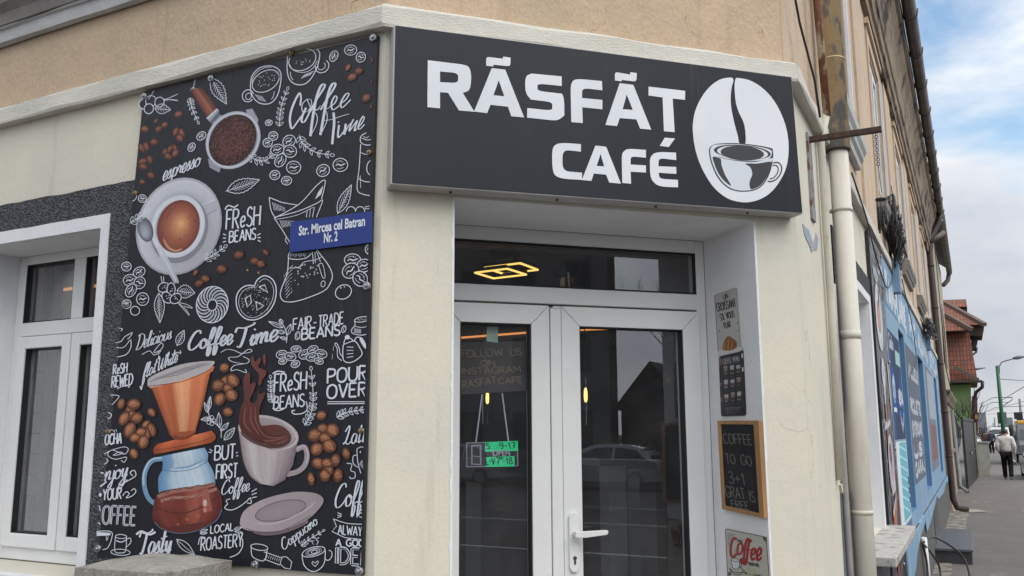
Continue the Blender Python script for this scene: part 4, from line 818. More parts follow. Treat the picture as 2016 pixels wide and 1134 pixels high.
g.sprig(P2('538,794 535,775 534,746'), 6, 11, 1.6); g.sprig(P2('601,838 614,812 618,780 614,730'), 9, 13, 1.8)
T('ReSH', 224, 737, 251, 733, 19, 3); T('REWED', 221, 763, 262, 757, 22, 3); g.stroke(P2('232,766 242,761 256,760 254,763'), 1.8)
# left edge bits
g.stroke(P2('236,646 243,648 239,652'), 1.5); g.stroke(P2('229,675 240,672 246,664 252,660 262,655 257,664 252,668'), 1.7); g.stroke(P2('259,668 259,684 250,698 232,703'), 1.8); g.stroke(P2('230,684 245,684 257,670'), 1.5)
g.stroke(P2('219,778 236,780 222,797'), 1.6); g.stroke(P2('214,812 221,816 217,824 213,822'), 1.8)
T('OCHA', 208, 876, 240, 873, 21, 3.4); g.stroke(P2('217,852 221,846 228,852 222,856'), 1.4); g.stroke(P2('226,848 230,846 231,850'), 1.3)
g.stroke(P2('207,894 222,886 245,880 254,884 246,894 222,886 214,896 228,904 250,900 246,910 240,906'), 1.6); g.stroke(P2('224,896 236,890 244,892 232,896 224,896'), 1.4); g.stroke(P2('207,914 214,908 211,903'), 2)
# filter cone dripper
g.poly(P2('292,760 300,766 360,758 420,731 424,722 415,721 300,752'), C8(206, 124, 82))
g.loft(P2('300,764 318,812 336,857'), P2('416,733 402,795 386,853'), [(0, C8(150, 78, 50)), (.14, C8(186, 104, 70)), (.3, C8(176, 92, 60)), (.48, C8(226, 160, 116)), (.6, C8(222, 152, 110)), (.74, C8(198, 112, 74)), (.88, C8(206, 122, 82)), (1, C8(158, 84, 54))], vy=lambda v: 1.1-.34*v)
g.poly(P2('336,856 350,866 370,863 387,852 380,848 345,852'), C8(150, 80, 52), True, 3)
g.stroke(P2('300,764 336,857 350,862 372,859 386,852 416,733'), 1.4, C8(92, 42, 28), False)
g.poly(P2('292,752 298,742 330,727 370,715 421,711 418,722 400,735 360,748 300,762'), C8(178, 172, 172), True, 4); g.poly(P2('298,748 330,736 370,722 412,713 400,719 360,733 330,741'), C8(146, 140, 142), True, 4); g.stroke(P2('297,752 320,744 352,738 380,727 416,716'), 1.4, C8(96, 88, 88)); g.stroke(P2('294,760 360,751 420,726'), 1.6, C8(112, 56, 40))
g.loft(P2('312,874 306,880 303,888 306,895'), P2('418,848 425,856 426,864 418,872'), [(0, C8(168, 78, 46)), (.2, C8(204, 108, 68)), (.45, C8(186, 90, 54)), (.7, C8(208, 116, 76)), (1, C8(172, 84, 52))], 8, vy=lambda v: 1.08-.5*v)
g.stroke(P2('304,886 340,882 400,868 424,858'), 1.3, C8(84, 36, 24)); g.stroke(P2('345,858 365,863 385,852 372,862 350,865 345,858'), 3, C8(120, 54, 32))
# server jug
g.stroke(P2('322,903 300,908 287,930 286,958 295,982 314,996'), 11, C8(112, 144, 172)); g.stroke(P2('320,901 298,906 285,930 284,956'), 4, C8(170, 192, 208))
g.loft(P2('320,898 322,912 321,926'), P2('404,881 411,894 410,908'), [(0, C8(96, 136, 170)), (.18, C8(120, 154, 184)), (.3, C8(176, 194, 206)), (.6, C8(186, 200, 210)), (.8, C8(160, 182, 198)), (1, C8(118, 150, 178))], 8, vy=lambda v: 1.05-.12*v)
g.loft(P2('321,926 313,942 314,972'), P2('410,907 422,930 426,956'), [(0, C8(92, 132, 168)), (.12, C8(116, 152, 184)), (.26, C8(172, 192, 206)), (.5, C8(182, 198, 210)), (.72, C8(190, 203, 212)), (.88, C8(158, 182, 198)), (1, C8(120, 150, 178))], 10)
g.stroke(P2('321,925 350,928 385,922 410,908'), 1.6, C8(80, 104, 132)); g.stroke(P2('345,922 375,918 404,904'), 4, C8(110, 146, 178), taper=.9)
g.poly(P2('312,972 345,962 400,955 424,952 437,976 438,1002 426,1024 395,1042 355,1049 322,1043 304,1026 302,1004'), C8(92, 44, 38), True, 5)
g.loft(P2('313,972 304,995 303,1018 318,1040'), P2('424,953 437,975 438,1002 424,1024'), [(0, C8(86, 40, 36)), (.15, C8(122, 58, 48)), (.4, C8(112, 50, 42)), (.62, C8(150, 82, 66)), (.75, C8(128, 60, 50)), (1, C8(90, 42, 38))], 14, vy=lambda v: 1.16-.32*v, jit=.08)
g.stroke(P2('312,978 340,968 380,962 424,953'), 9, C8(150, 104, 92)); g.stroke(P2('318,986 345,980 380,978 412,968 428,962'), 7, C8(158, 112, 98)); g.stroke(P2('314,972 322,968 330,970 340,963 352,965 362,960 376,962 390,955 402,957 424,950'), 1.6, C8(78, 40, 34)); g.stroke(P2('322,985 332,988 342,981 354,985 366,979 380,982 396,973 410,973'), 1.5, C8(78, 40, 34))
g.stroke(P2('312,1000 345,1010 385,1004 436,974'), 2.4, C8(72, 36, 32)); g.poly(P2('398,966 410,960 420,1005 402,1010'), C8(150, 92, 80)); g.fill(405, 990, 4, 7, 0, C8(196, 170, 160)); g.fill(405, 1004, 3, 4, 0, C8(180, 140, 128))
for x, y, r in ((370, 1022, 4), (390, 1016, 5), (412, 1000, 5), (352, 1032, 3)): g.fill(x, y, r, r*.9, 0, C8(160, 84, 60), 12)
g.stroke(P2('306,1028 322,1042 355,1050 395,1043 428,1024 439,1002'), 2.6, C8(86, 92, 120))
# roasted bean clusters
LB, HB = C8(96, 58, 42), C8(178, 122, 88)
for x, y, ra, rb, an in ((240, 795, 12, 8, -1.2), (258, 806, 11, 9, -.8), (265, 796, 13, 11, -.2), (260, 818, 12, 10, -.2), (246, 824, 15, 10, -1.0), (271, 823, 13, 11, -.4), (257, 846, 16, 11, -1.2), (290, 836, 10, 8, -.5), (300, 846, 14, 9, 1.3), (290, 852, 13, 8, 1.0), (279, 851, 12, 9, -.5), (267, 862, 11, 9, -.3), (284, 870, 14, 11, -1.2), (265, 893, 11, 8.5, 1.1), (300, 812, 10, 7.5, 1.0),
                        (443, 724, 10.5, 9.5, -.4), (446, 749, 11, 9, -.4), (460, 749, 14, 12, .9), (431, 759, 13, 12, -.5), (450, 765, 11, 9, .3), (457, 778, 13, 12, .7), (434, 786, 14, 11, -1.0), (450, 811, 10.5, 9.5, 0),
                        (634, 818, 11, 9.5, -.3), (636, 844, 12, 10, -.4), (656, 847, 14, 13, .7), (621, 857, 14, 13, -.4), (641, 862, 12, 10, .2), (625, 884, 13, 12, -.8), (650, 878, 14, 13, .5), (683, 893, 8, 12, -.2), (628, 912, 13, 11, .2), (648, 925, 12, 10, 1.2), (662, 906, 10, 13, .2), (645, 912, 11, 10, .1), (641, 936, 11, 13, .1), (667, 936, 10, 14, .15), (614, 943, 7, 13.5, -.1)): g.cbean(x, y, ra, rb, an, LB, HB)
g.leaf(412, 808, 416, 780, 4, 1.4, 2); g.leaf(410, 812, 404, 792, 3, 1.3, 0); g.stroke(P2('414,782 412,810 416,824 424,832 436,846 437,862'), 1.6); g.leaf(414, 824, 397, 826, 4, 1.4, 2); g.leaf(434, 842, 432, 812, 5, 1.4, 1); g.leaf(437, 848, 452, 832, 4, 1.4, 1)
for k in range(5): g.ring(417+5*cos(k*1.256), 828+6*sin(k*1.256), 4, 4, 0, 1.3, n=12)
g.leaf(443, 866, 464, 842, 7, 1.5, 4)
T('BUT', 424, 906, 464, 902, 28, 3.4); T('FIRST', 427, 943, 468, 940, 28, 3.4); g.text('Coffee', 437, 974, 492, 966, 28, 2.6, font='script', brush=.55, slant=.1, upv=VUP(437, 974)); g.stroke(P2('450,992 444,1000 456,1004 472,998 488,986 494,980 496,990 488,990'), 2); g.stroke(P2('450,992 447,985 455,982'), 1.8)
for k in range(3): g.stroke([(497, 968+k*6), (507, 962+k*8)], 2, smooth=False)
for p in ((414, 884, 420, 888), (412, 890, 418, 891), (466, 892, 470, 890), (466, 898, 471, 897)): g.stroke([p[:2], p[2:]], 1.8, smooth=False)
# splash cup
CW = lambda p: tuple(q*(1.0-.0022*max(0, p.x-540)+.0006*(900-p.y)) for q in C8(172, 160, 160))
g.stroke(P2('584,886 600,880 606,895 602,915 588,928 566,934'), 12, C8(156, 144, 146)); g.stroke(P2('584,884 600,878 608,895 604,914'), 3, C8(186, 176, 176))
g.poly(P2('471,838 474,865 480,905 492,935 512,952 540,957 562,945 578,915 586,880 588,850'), C8(140, 126, 128), False)
g.loft(P2('471,840 475,875 482,908 494,936 518,953'), P2('588,852 586,880 577,914 562,943 540,956'), [(0, C8(138, 124, 126)), (.1, C8(168, 156, 156)), (.2, C8(192, 183, 182)), (.3, C8(176, 165, 165)), (.55, C8(184, 173, 172)), (.75, C8(160, 147, 149)), (.9, C8(138, 124, 128)), (1, C8(112, 100, 106))], 14, vy=lambda v: 1.05-.12*v, jit=.02)
g.radial(530, 852, 61, 33, .24, [(0, C8(140, 128, 130)), (.8, C8(158, 146, 148)), (.93, C8(190, 180, 180)), (1, C8(160, 148, 150))])
g.poly(P2('475,850 500,835 518,838 545,836 562,842 574,856 572,872 550,882 520,880 492,868'), lambda p: C8(96-.4*(p.y-840), 52, 46), True, 5)
g.poly(P2('473,840 474,810 482,785 481,765 481,745 486,735 494,736 494,756 502,752 505,758 500,772 494,788 500,794 508,786 509,768 512,776 522,772 523,778 514,800 512,822 516,838 528,850 545,860 520,870 490,862'), lambda p: C8(100-.16*(p.y-740), 58-.12*(p.y-740), 52-.1*(p.y-740)), True, 5)
g.poly(P2('496,704 500,702 504,712 514,704 514,714 510,722 520,728 526,730 524,740 518,748 515,758 510,756 511,738 502,726 496,716'), C8(104, 60, 53), True, 4); g.poly(P2('520,700 524,698 525,712 522,720 519,710'), C8(104, 60, 53), True, 4)
for s in ('486,800 482,830 496,852', '496,800 496,830 512,856', '504,800 506,830 524,858 556,862', '520,868 545,866 566,858', '520,874 548,874 568,864', '500,760 497,776'): g.stroke(P2(s), 3.2, C8(128, 76, 66), taper=.8)
for s in ('480,805 478,835 490,855', '512,842 530,858 560,856', '500,862 530,874 560,876'): g.stroke(P2(s), 2.6, C8(62, 32, 30), taper=.8)
g.stroke(P2('476,850 505,872 540,884 572,876 584,862'), 1.6, C8(100, 86, 88)); g.stroke(P2('474,862 482,910 496,938 516,953'), 2, C8(120, 108, 110))
# saucer
g.poly(P2('474,1027 484,1004 520,983 575,969 618,970 637,980 634,996 605,1024 555,1044 505,1046 480,1040'), lambda p: C8(170-.12*(p.x-474), 155-.1*(p.x-474), 158-.1*(p.x-474)), True, 6)
g.poly(P2('500,1046 555,1045 606,1024 600,1034 560,1050 520,1054'), C8(112, 96, 102), True, 4)
g.radial(554, 1005, 51, 17, -.24, [(0, C8(150, 138, 140)), (.9, C8(144, 130, 134)), (1, C8(136, 122, 126))]); g.stroke(g.E(554, 1005, 51, 18, -.24, 36), 1.5, C8(74, 60, 66), False, True); g.stroke(P2('486,1040 520,1049 560,1043 612,1016'), 1.5, C8(84, 70, 76)); g.stroke(P2('500,1030 545,1030 600,1006 622,988'), 3, C8(186, 174, 176), taper=.8)
# ---- bottom lettering
g.text('njoy', 206, 948, 252, 938, 36, 3.3, font='script', brush=.55, slant=.15, upv=VUP(206, 948)); g.stroke(P2('252,944 238,962 236,956 258,944 269,936 266,926 258,930 263,937'), 2.2); g.stroke(P2('200,930 206,932'), 3); g.stroke(P2('199,958 212,948'), 3.4)
T('YOUR', 204, 985, 240, 981, 22, 3.2); g.stroke(P2('243,976 250,968 256,972 250,980 262,976 269,968 266,962 260,966'), 2); g.fill(199, 974, 3, 4, 0, WHT, 8)
T('OFFEE', 203, 1031, 268, 1034, 36, 5.); T('OFFEE', 203, 1031, 268, 1034, 36, 1.5, col=INKD)
g.stroke(P2('195,1028 199,1032'), 2.4); g.stroke(P2('197,995 199,1006'), 2)
g.stroke(P2('192,1046 208,1045 222,1048 221,1062 214,1078 204,1082'), 1.9); g.poly(P2('192,1047 220,1049 218,1054 192,1055'), WHT); g.stroke(P2('211,1055 212,1064 215,1056'), 1.4)
g.ring(240, 1056, 11, 4, .05, 1.7); g.stroke(P2('229,1056 228,1085 240,1088 249,1084 251,1056'), 1.8); g.stroke(P2('251,1062 258,1059 259,1068 249,1078'), 1.7); g.ring(239, 1087, 19, 6, .05, 1.6); g.stroke(P2('231,1064 240,1067 250,1063'), 2.4)
g.text('Tasty', 274, 1092, 338, 1086, 44, 4.8, font='script', brush=.55, slant=.1, upv=VUP(274, 1090)); g.stroke(P2('270,1052 280,1046 296,1052 308,1047'), 5)
g.leaf(350, 1062, 385, 1092, 8, 1.6, 0); T('LOCAL', 416, 1050, 461, 1044, 15, 2.6)
for s in ((396, 1047, 411, 1042, 3), (396, 1050, 410, 1049, 2.5), (463, 1042, 478, 1038, 3), (464, 1046, 480, 1049, 2.5)): g.leaf(*s, 1.3, 0)
T('ROASTERY', 397, 1084, 478, 1075, 25, 3); g.stroke(P2('479,1060 479,1076 470,1090 454,1097'), 2.2); g.stroke(P2('392,1072 396,1058 406,1058'), 2)
g.ring(512, 1077, 17, 6, .14, 1.7); g.stroke(P2('496,1076 498,1094 510,1102 523,1102 528,1080'), 1.8); g.stroke(P2('521,1086 556,1098 552,1112 521,1100'), 1.8, smooth=False); g.stroke(P2('557,1096 566,1096 576,1106 573,1120 562,1118 553,1110 557,1096'), 1.8, smooth=False); g.stroke(P2('506,1103 501,1112 504,1116 509,1104'), 1.6)
for i in range(8): g.stroke([(528+i*4, 1092+i*1.2), (526+i*4, 1098+i*1.2)], .9, smooth=False)
g.text('Cappucino', 560, 1083, 628, 1030, 21, 2.5, font='script', brush=.5, upv=(-.42, -.9)); g.sprig(P2('594,1075 610,1062 636,1046'), 5, 9, 1.5)
g.ring(619, 1086, 23, 9, -.25, 1.8); g.stroke(P2('596,1090 600,1112 614,1124 628,1122 640,1108 642,1082'), 2); g.ring(648, 1093, 7, 10, .3, 1.8, a0=-1.9, a1=2.2); g.ring(619, 1086, 12, 5, -.3, 1.4); g.ring(619, 1086, 16, 6.5, -.3, .9); g.ring(620, 1086, 6, 3, -.3, 1.6); g.stroke(P2('622,1115 616,1109 618,1105 622,1108 627,1104 628,1108 622,1115'), 1.5); g.stroke(P2('619,1072 616,1066 620,1064'), 1.4); g.stroke(P2('625,1072 628,1066 624,1062 630,1058'), 1.6)
g.text('Latte', 676, 876, 732, 868, 36, 3.2, font='script', brush=.5, slant=.1, upv=VUP(676, 876))
g.sprig(P2('664,822 684,812 722,806'), 6, 13, 1.8)
g.stroke(P2('704,884 706,910 712,932'), 1.8); g.stroke(P2('704,884 712,880 722,882'), 1.7); g.stroke(P2('704,896 697,898 697,912 706,920'), 1.8); g.stroke(P2('684,912 694,914 692,926 700,930 700,940 692,942 690,938'), 1.8); g.fill(711, 890, 1, 2, 0, WHT, 8)
for i in range(6): g.stroke([(709+i*1.8, 915+i*2), (714+i*1.6, 906+i*2)], 1, smooth=False)
g.text('Coffee', 660, 1000, 738, 990, 46, 3.8, font='script', brush=.6, slant=.1, upv=VUP(660, 1000)); T('IS', 703, 1019, 720, 1018, 15, 2)
for k in range(3): g.stroke([(666, 1009+k*5), (674, 1012+k*2)], 1.7, smooth=False)
g.stroke(P2('658,1021 664,1036 655,1046 680,1058 716,1062'), 1.8, smooth=False); g.stroke(P2('660,1022 684,1030 718,1032'), 1.8)
T('ALWAYS', 667, 1051, 722, 1056, 18, 2.6); T('A GOOD', 663, 1074, 730, 1076, 13, 3.4); T('IDEA', 662, 1109, 733, 1114, 32, 6.6); T('IDEA', 662, 1109, 733, 1114, 31, 3., col=INKD)
sheet = g.build('printed_sheet', M_VINYL, ban)
def screw(x, y, par, fr=FL, n=nb, r=.016, mt=None):
    s = MB(); u, v = fr.uv(x, y, n); s.disc(fr.P(u, v, n-.004), fr.N, r, .014, 14); s.disc(fr.P(u, v, n+.008), fr.N, r*.5, .010, 8); return s.build('screw' if mt is None else 'grommet', mt or M_STEEL, par, bevel=.002)
for x, y in ((286, 190), (417, 155), (736, 75), (723, 563), (708, 1124), (503, 1112), (195, 1080), (247, 600)): screw(x, y, ban)
for x, y in ((576, 105), (728, 301), (268, 381), (712, 848), (214, 850)): screw(x, y, ban, r=.011, mt=M_BRASS)

# ---- blue street plate over the banner
sp = thing('street_plate', FL.P(-2.45, 2.56, .03), 'blue enamel street name plate reading Str. Mircea cel Batran Nr. 2, fixed over the banner', 'street sign')
b = MB(); np_ = .034; b.prism(FL, [FL.uv(*q, np_) for q in ((572.5, 437), (732, 415.5), (732, 477), (569.5, 497))], .0265+.004, np_); b.build('plate', M_BLUES, sp)
def font_text(txt, fr, n, p0, p1, h, mt, name, parent, bold=.03, depth=.0008, sx=1.):
    """builtin font laid on a plane from left-baseline point p0 to right-baseline p1 (u, v)"""
    cu = bpy.data.curves.new(name, 'FONT'); cu.body = txt; cu.offset = bold; cu.size = 1; cu.resolution_u = 3
    to = bpy.data.objects.new(name, cu); COL.objects.link(to); bpy.context.view_layer.update()
    me = bpy.data.meshes.new_from_object(to.evaluated_get(bpy.context.evaluated_depsgraph_get())); bpy.data.objects.remove(to)
    xs = [v.co.x for v in me.vertices]; x0, x1 = min(xs), max(xs); d = Vector((p1[0]-p0[0], p1[1]-p0[1])); k = d.length/(x1-x0)
    mb = MB(); U = d.normalized()
    for v in me.vertices: x, y = (v.co.x-x0)*k, v.co.y*h/.73; mb.v.append(fr.P(p0[0]+U.x*x, p0[1]+U.y*x+y, n)); mb.c.append(None)
    for p in me.polygons: mb.face(tuple(p.vertices))
    bpy.data.meshes.remove(me); bpy.data.curves.remove(cu)
    return mb.build(name, mt, parent)
uv = lambda x, y: FL.uv(x, y, np_+.001)
font_text('Str. Mircea cel Batran', FL, np_+.001, uv(588, 463.5), uv(718.5, 443.5), .040, M_WHITEL, 'lettering', sp)
font_text('Nr. 2', FL, np_+.001, uv(637.5, 477.5), uv(664.5, 473.5), .040, M_WHITEL, 'lettering', sp)
# ================================================================ CAFÉ LIGHT-BOX SIGN
sg = thing('shop_sign', FF.P(1.48, 2.74, .09), 'wide dark light-box sign with white lettering and a coffee bean emblem above the door', 'shop sign')
ns = .095
q4 = [FF.uv(*p, ns) for p in ((769, 362), (1582, 421), (1560, 150), (776, 47))]
b = MB(); ins = .006
b.prism(FF, q4, .001, ns-.004); b.build('casing', M_CASE, sg, bevel=.004)
b = MB(); c4 = [(q4[0][0]+ins, q4[0][1]+ins), (q4[1][0]-ins, q4[1][1]+ins), (q4[2][0]-ins, q4[2][1]-ins), (q4[3][0]+ins, q4[3][1]-ins)]
b.prism(FF, c4, ns-.0035, ns); b.build('face_panel', M_BOARD, sg)
for k in (.37, .71): b = MB(); u = c4[0][0]+(c4[1][0]-c4[0][0])*k; b.box(FF, u, u+.0012, c4[0][1]+.012, c4[3][1]-.004, ns+.0001, ns+.0004); b.build('panel_seam', M_GASKET, sg)
Z7 = lambda s: [(760+x/2.7, 20+y/2.7) for x, y in P2(s)]
Z8 = lambda s: [(1200+x/2.985, 80+y/2.985) for x, y in P2(s)]
b = MB(); nl = ns+.0015
def LT(outer, holes=(), sm=0):
    uvp = lambda pts: [FF.uv(p[0], p[1], nl) for p in pts]
    b.prism(FF, uvp(outer), ns+.0002, nl, [uvp(h) for h in holes], back=False)
def rnd(pts, idx, k=5):
    """round the listed corners of an outline (quadratic corner cut)"""
    o = []; n = len(pts)
    for i, p in enumerate(pts):
        if i in idx:
            a, c = Vector(pts[i-1]), Vector(pts[(i+1) % n]); p = Vector(p); f = idx[i] if isinstance(idx, dict) else .45
            A, Cc = p.lerp(a, f), p.lerp(c, f)
            for j in range(k+1): t = j/k; o.append(tuple(A*(1-t)**2+p*2*t*(1-t)+Cc*t*t))
        else: o.append(tuple(p))
    return o
LT(rnd(Z7('222,266 395,287 453,300 452,425 408,440 470,540 388,533 330,440 287,436 287,522 220,515'), {2: .49, 3: .49}), [rnd(Z7('287,326 384,334 383,388 287,382'), {1: .35, 2: .35})])
TIL7 = Z7('533,296 532,252 545,249 612,257 621,258 622,247 662,252 661,296 640,297 575,290 570,291 570,299')
LT(rnd(TIL7, {1: .45, 7: .4}))
LT(Z7('562,308 634,316 734,570 666,564 648,513 555,503 538,547 468,539'), [Z7('599,372 571,452 629,458')])
LT(rnd(Z7('934,352 934,403 805,390 805,429 935,444 947,470 948,560 915,586 880,585 750,571 751,520 884,534 884,489 770,475 740,440 740,350 775,337'), {2: .3, 3: .3, 5: .5, 7: .5, 11: .3, 12: .3, 14: .5, 15: .45}))
LT(rnd(Z7('1148,377 1150,426 1042,414 1042,467 1150,477 1150,527 1043,516 1046,600 985,595 981,400 1000,363'), {2: .35, 9: .25, 10: .4}))
LT(rnd(Z8('32,234 31,190 45,186 112,198 121,199 122,186 160,190 159,236 140,239 75,231 71,232 71,239'), {1: .45, 7: .4}))
LT(Z8('60,250 140,260 245,523 180,517 158,463 60,455 44,502 -24,495'), [Z8('101,317 77,403 137,407')])
LT(Z8('230,270 445,295 444,348 371,340 383,538 320,532 312,334 229,322'))
LT(rnd(Z7('1036,712 1036,752 938,742 938,855 1042,864 1042,902 915,895 885,860 882,735 912,703'), {2: .35, 3: .35, 6: .5, 7: .4, 8: .4, 9: .5}))
LT([(1172.4, 286.5), (1193.5, 289), (1222.5, 361.5), (1199.5, 359.5), (1193.5, 344), (1169, 341.5), (1164.5, 356), (1145.5, 354.5)], [[(1182.5, 303), (1174.5, 326.5), (1189.5, 327.8)]])
LT(rnd(Z8('214,642 214,688 124,680 124,728 214,733 214,775 124,770 127,841 75,836 72,665 100,634'), {2: .35, 9: .25, 10: .4}))
LT(Z8('325,570 385,575 348,625 296,618'))
LT(rnd(Z8('391,658 392,702 290,690 287,738 392,742 393,783 288,776 296,812 402,818 403,862 285,858 240,810 236,690 268,653'), {2: .35, 7: .35, 10: .45, 11: .35, 12: .35, 13: .45}))
b.build('lettering', M_SIGNW, sg)
b = MB()
LT([tuple(p) for p in crom(Z8('708,217 650,228 590,270 540,335 505,410 490,490 492,560 505,640 530,720 570,800 620,870 690,925 760,947 830,948 900,925 960,880 1010,810 1040,740 1052,660 1050,580 1035,500 1000,410 950,330 885,268 820,232 755,219 742,224 736,250 736,300 744,370 762,425 788,480 799,540 798,606 764,603 754,560 735,490 716,400 712,335 718,275 727,240 724,222'), 3, True)])
b.build('emblem', M_SIGNW, sg)
a = Art(FF, lambda x, y: FF.uv(1200+x/2.985, 80+y/2.985, nl+.0008), nl+.0006)
DK = (.034, .037, .044); LW = (.58, .615, .66)
a.poly(P2('585,640 590,690 605,740 630,795 670,845 715,875 760,886 800,887 850,880 895,855 925,815 945,770 957,720 962,680 960,650 940,628 770,603 640,605 600,618'), DK, True, 4)
a.poly(P2('592,640 597,690 612,738 637,792 675,840 718,869 760,880 800,881 848,874 890,850 919,812 938,768 950,720 955,690 860,712 760,708 660,690 610,660'), LW, True, 4)
a.poly(P2('591,640 610,615 650,610 770,609 900,628 945,642 954,660 940,690 880,705 800,706 700,696 630,676 598,655'), LW, True, 4)
a.fill(780, 655, 168, 42, .08, DK, 40); a.fill(782, 658, 150, 39, .08, LW, 40); a.fill(780, 661, 128, 43, .07, DK, 40)
a.poly(P2('607,683 652,694 658,730 680,790 715,853 672,822 640,780 618,730'), DK, True, 4); a.poly(P2('800,722 870,722 950,712 944,755 925,800 892,845 860,866 832,873 822,845 828,815 838,790 836,765 825,742'), DK, True, 4)
a.stroke(P2('960,720 985,715 1005,728 1012,755 1000,790 975,818 945,828 930,826'), 7, DK); a.stroke(P2('957,735 975,732 990,745 988,775 965,805 942,812'), 6, DK)
a.build('emblem', mat('emblem_print', (0, 0, 0), .35, attr='ink'), sg)
# a few fixing screws under the casing
for k in range(4):
    s = MB(); u = .8+k*.45; s.disc(FF.P(u, q4[0][1]+.02*(k/4), .05), (0, 0, -1), .006, .006, 8); s.build('screw', M_RUST, sg)

# ================================================================ SIGNS ON THE DOOR REVEAL
FV = Fr(FF.P(DOOR[1]-.003, 0, 0), (Q, -Q, 0), (-Q, -Q, 0))
# croissant sign
n = .006; V = lambda x, y: FV.uv(x, y, n)
Z3 = lambda s: [(1360+x/3.91, 540+y/3.91) for x, y in P2(s)]
Z4 = lambda s: [(1360+x/3.397, 800+y/3.397) for x, y in P2(s)]
def plate_art(name, px, loc, label, cat, bgc, n=.006):
    t = thing(name, loc, label, cat); pts = rnd([FV.uv(*p, n) for p in px], {0: .06, 1: .06, 2: .06, 3: .06}, 3)
    a = Art(FV, lambda x, y: FV.uv(x, y, n+.0006), n); a.mb.prism(FV, pts, .001, n, col=bgc); a.n = n+.0005
    return t, a
t, a = plate_art('tin_sign', Z3('212,632 390,592 352,100 178,158'), FV.P(-.2, 2.05, 0), 'pale tin sign with a croissant on it, topmost on the door reveal', 'sign', C8(176, 174, 170))
K = C8(40, 38, 38)
def zt(a, Z, txt, x0, y0, x1, y1, h, w, col, **k):
    p = Z('%g,%g %g,%g' % (x0, y0, x1, y1)); sc = Z('0,0 1,0'); sc = sc[1][0]-sc[0][0]
    a.text(txt, *p[0], *p[1], h*sc, w, col, upv=k.pop('upv', VUP(*p[0])*1.0+Vector((-.14, 0))), **k)
a.stroke(Z3('183,162 212,628 388,590 350,104'), 1., C8(110, 104, 98), False, True)
zt(a, Z3, 'UN', 252, 195, 288, 185, 38, 1.4, K); zt(a, Z3, 'CROISSANT', 204, 288, 350, 248, 62, 1.5, K); zt(a, Z3, "S'IL VOUS", 230, 358, 336, 326, 48, 1.4, K); zt(a, Z3, 'PLAIT', 260, 418, 312, 404, 46, 1.3, K)
a.poly(Z3('215,590 260,580 330,572 385,560 388,588 300,612 215,628'), C8(196, 196, 194), True, 4)
a.poly(Z3('245,582 250,535 265,500 290,475 315,488 345,510 357,545 345,570 315,585 280,588'), C8(150, 98, 48), True, 4)
for s in ('270,582 272,520 286,480', '300,586 304,520 300,482', '322,580 330,540 318,494', '345,566 345,540 338,512'): a.stroke(Z3(s), 2.2, C8(106, 62, 26), taper=.5)
for s in ('260,575 262,530', '288,580 292,510', '313,580 318,530'): a.stroke(Z3(s), 2.6, C8(186, 136, 76), taper=.6)
for x, y in ((360, 375), (365, 432), (222, 438)): a.fill(*Z3('%d,%d' % (x, y))[0], 1.2, 2, .3, C8(120, 100, 84), 7)
a.build('printed_plate', M_TIN, t)
# coffee menu sign
t, a = plate_art('tin_sign', Z3('233,1094 424,1088 400,570 214,636'), FV.P(-.2, 1.8, 0), 'black tin sign listing nine coffee drinks, below the croissant sign', 'sign', C8(38, 38, 43), .0045)
GY = C8(150, 152, 156)
zt(a, Z3, 'COFFEE MENU', 248, 694, 376, 664, 38, 1.1, GY); a.stroke(Z3('250,702 310,686 374,680'), 1, C8(96, 98, 102))
for s in ('216,650 232,640 236,690 222,706', '226,835 240,830 242,858 230,862', '228,952 246,948 246,978 232,985'): a.poly(Z3(s), C8(142, 92, 70))
for s in ('388,612 402,608 404,640 392,645', '394,716 406,714 408,745 396,750', '392,570 402,566 404,596'): a.poly(Z3(s), C8(196, 190, 182))
a.stroke(Z3('238,700 246,1030 402,1020 390,690'), .9, C8(84, 82, 84), False)
random.seed(3)
for r, y in enumerate((752, 855, 962)):
    for k, x in enumerate((268, 318, 366)):
        x += r*4; y2 = y-k*8; cc = C8(170, 168, 168) if (r+k) % 3 else C8(130, 112, 108); hh = 34 if r+k != 2 else 28
        a.poly(Z3('%d,%d %d,%d %d,%d %d,%d' % (x-16, y2-hh, x+16, y2-hh-5, x+12, y2+hh*.6, x-10, y2+hh*.6+3)), cc); a.poly(Z3('%d,%d %d,%d %d,%d %d,%d' % (x-13, y2-8, x+13, y2-12, x+11, y2+hh*.5, x-9, y2+hh*.5)), C8(66, 46, 42) if k else C8(92, 80, 80))
        a.stroke(Z3('%d,%d %d,%d %d,%d' % (x-16, y2-hh, x, y2-hh-8, x+16, y2-hh-5)), 1.2, C8(190, 188, 186)); a.stroke(Z3('%d,%d %d,%d' % (x-14, y2+46, x+14, y2+42)), .8, C8(86, 86, 90), False)
a.stroke(Z3('262,1030 385,1025'), .9, C8(110, 110, 112), False); a.stroke(Z3('262,1040 385,1034'), .7, C8(110, 110, 112), False)
zt(a, Z3, 'ENJOY', 282, 1074, 380, 1064, 30, .9, C8(92, 92, 96)); a.build('printed_plate', M_TIN, t)
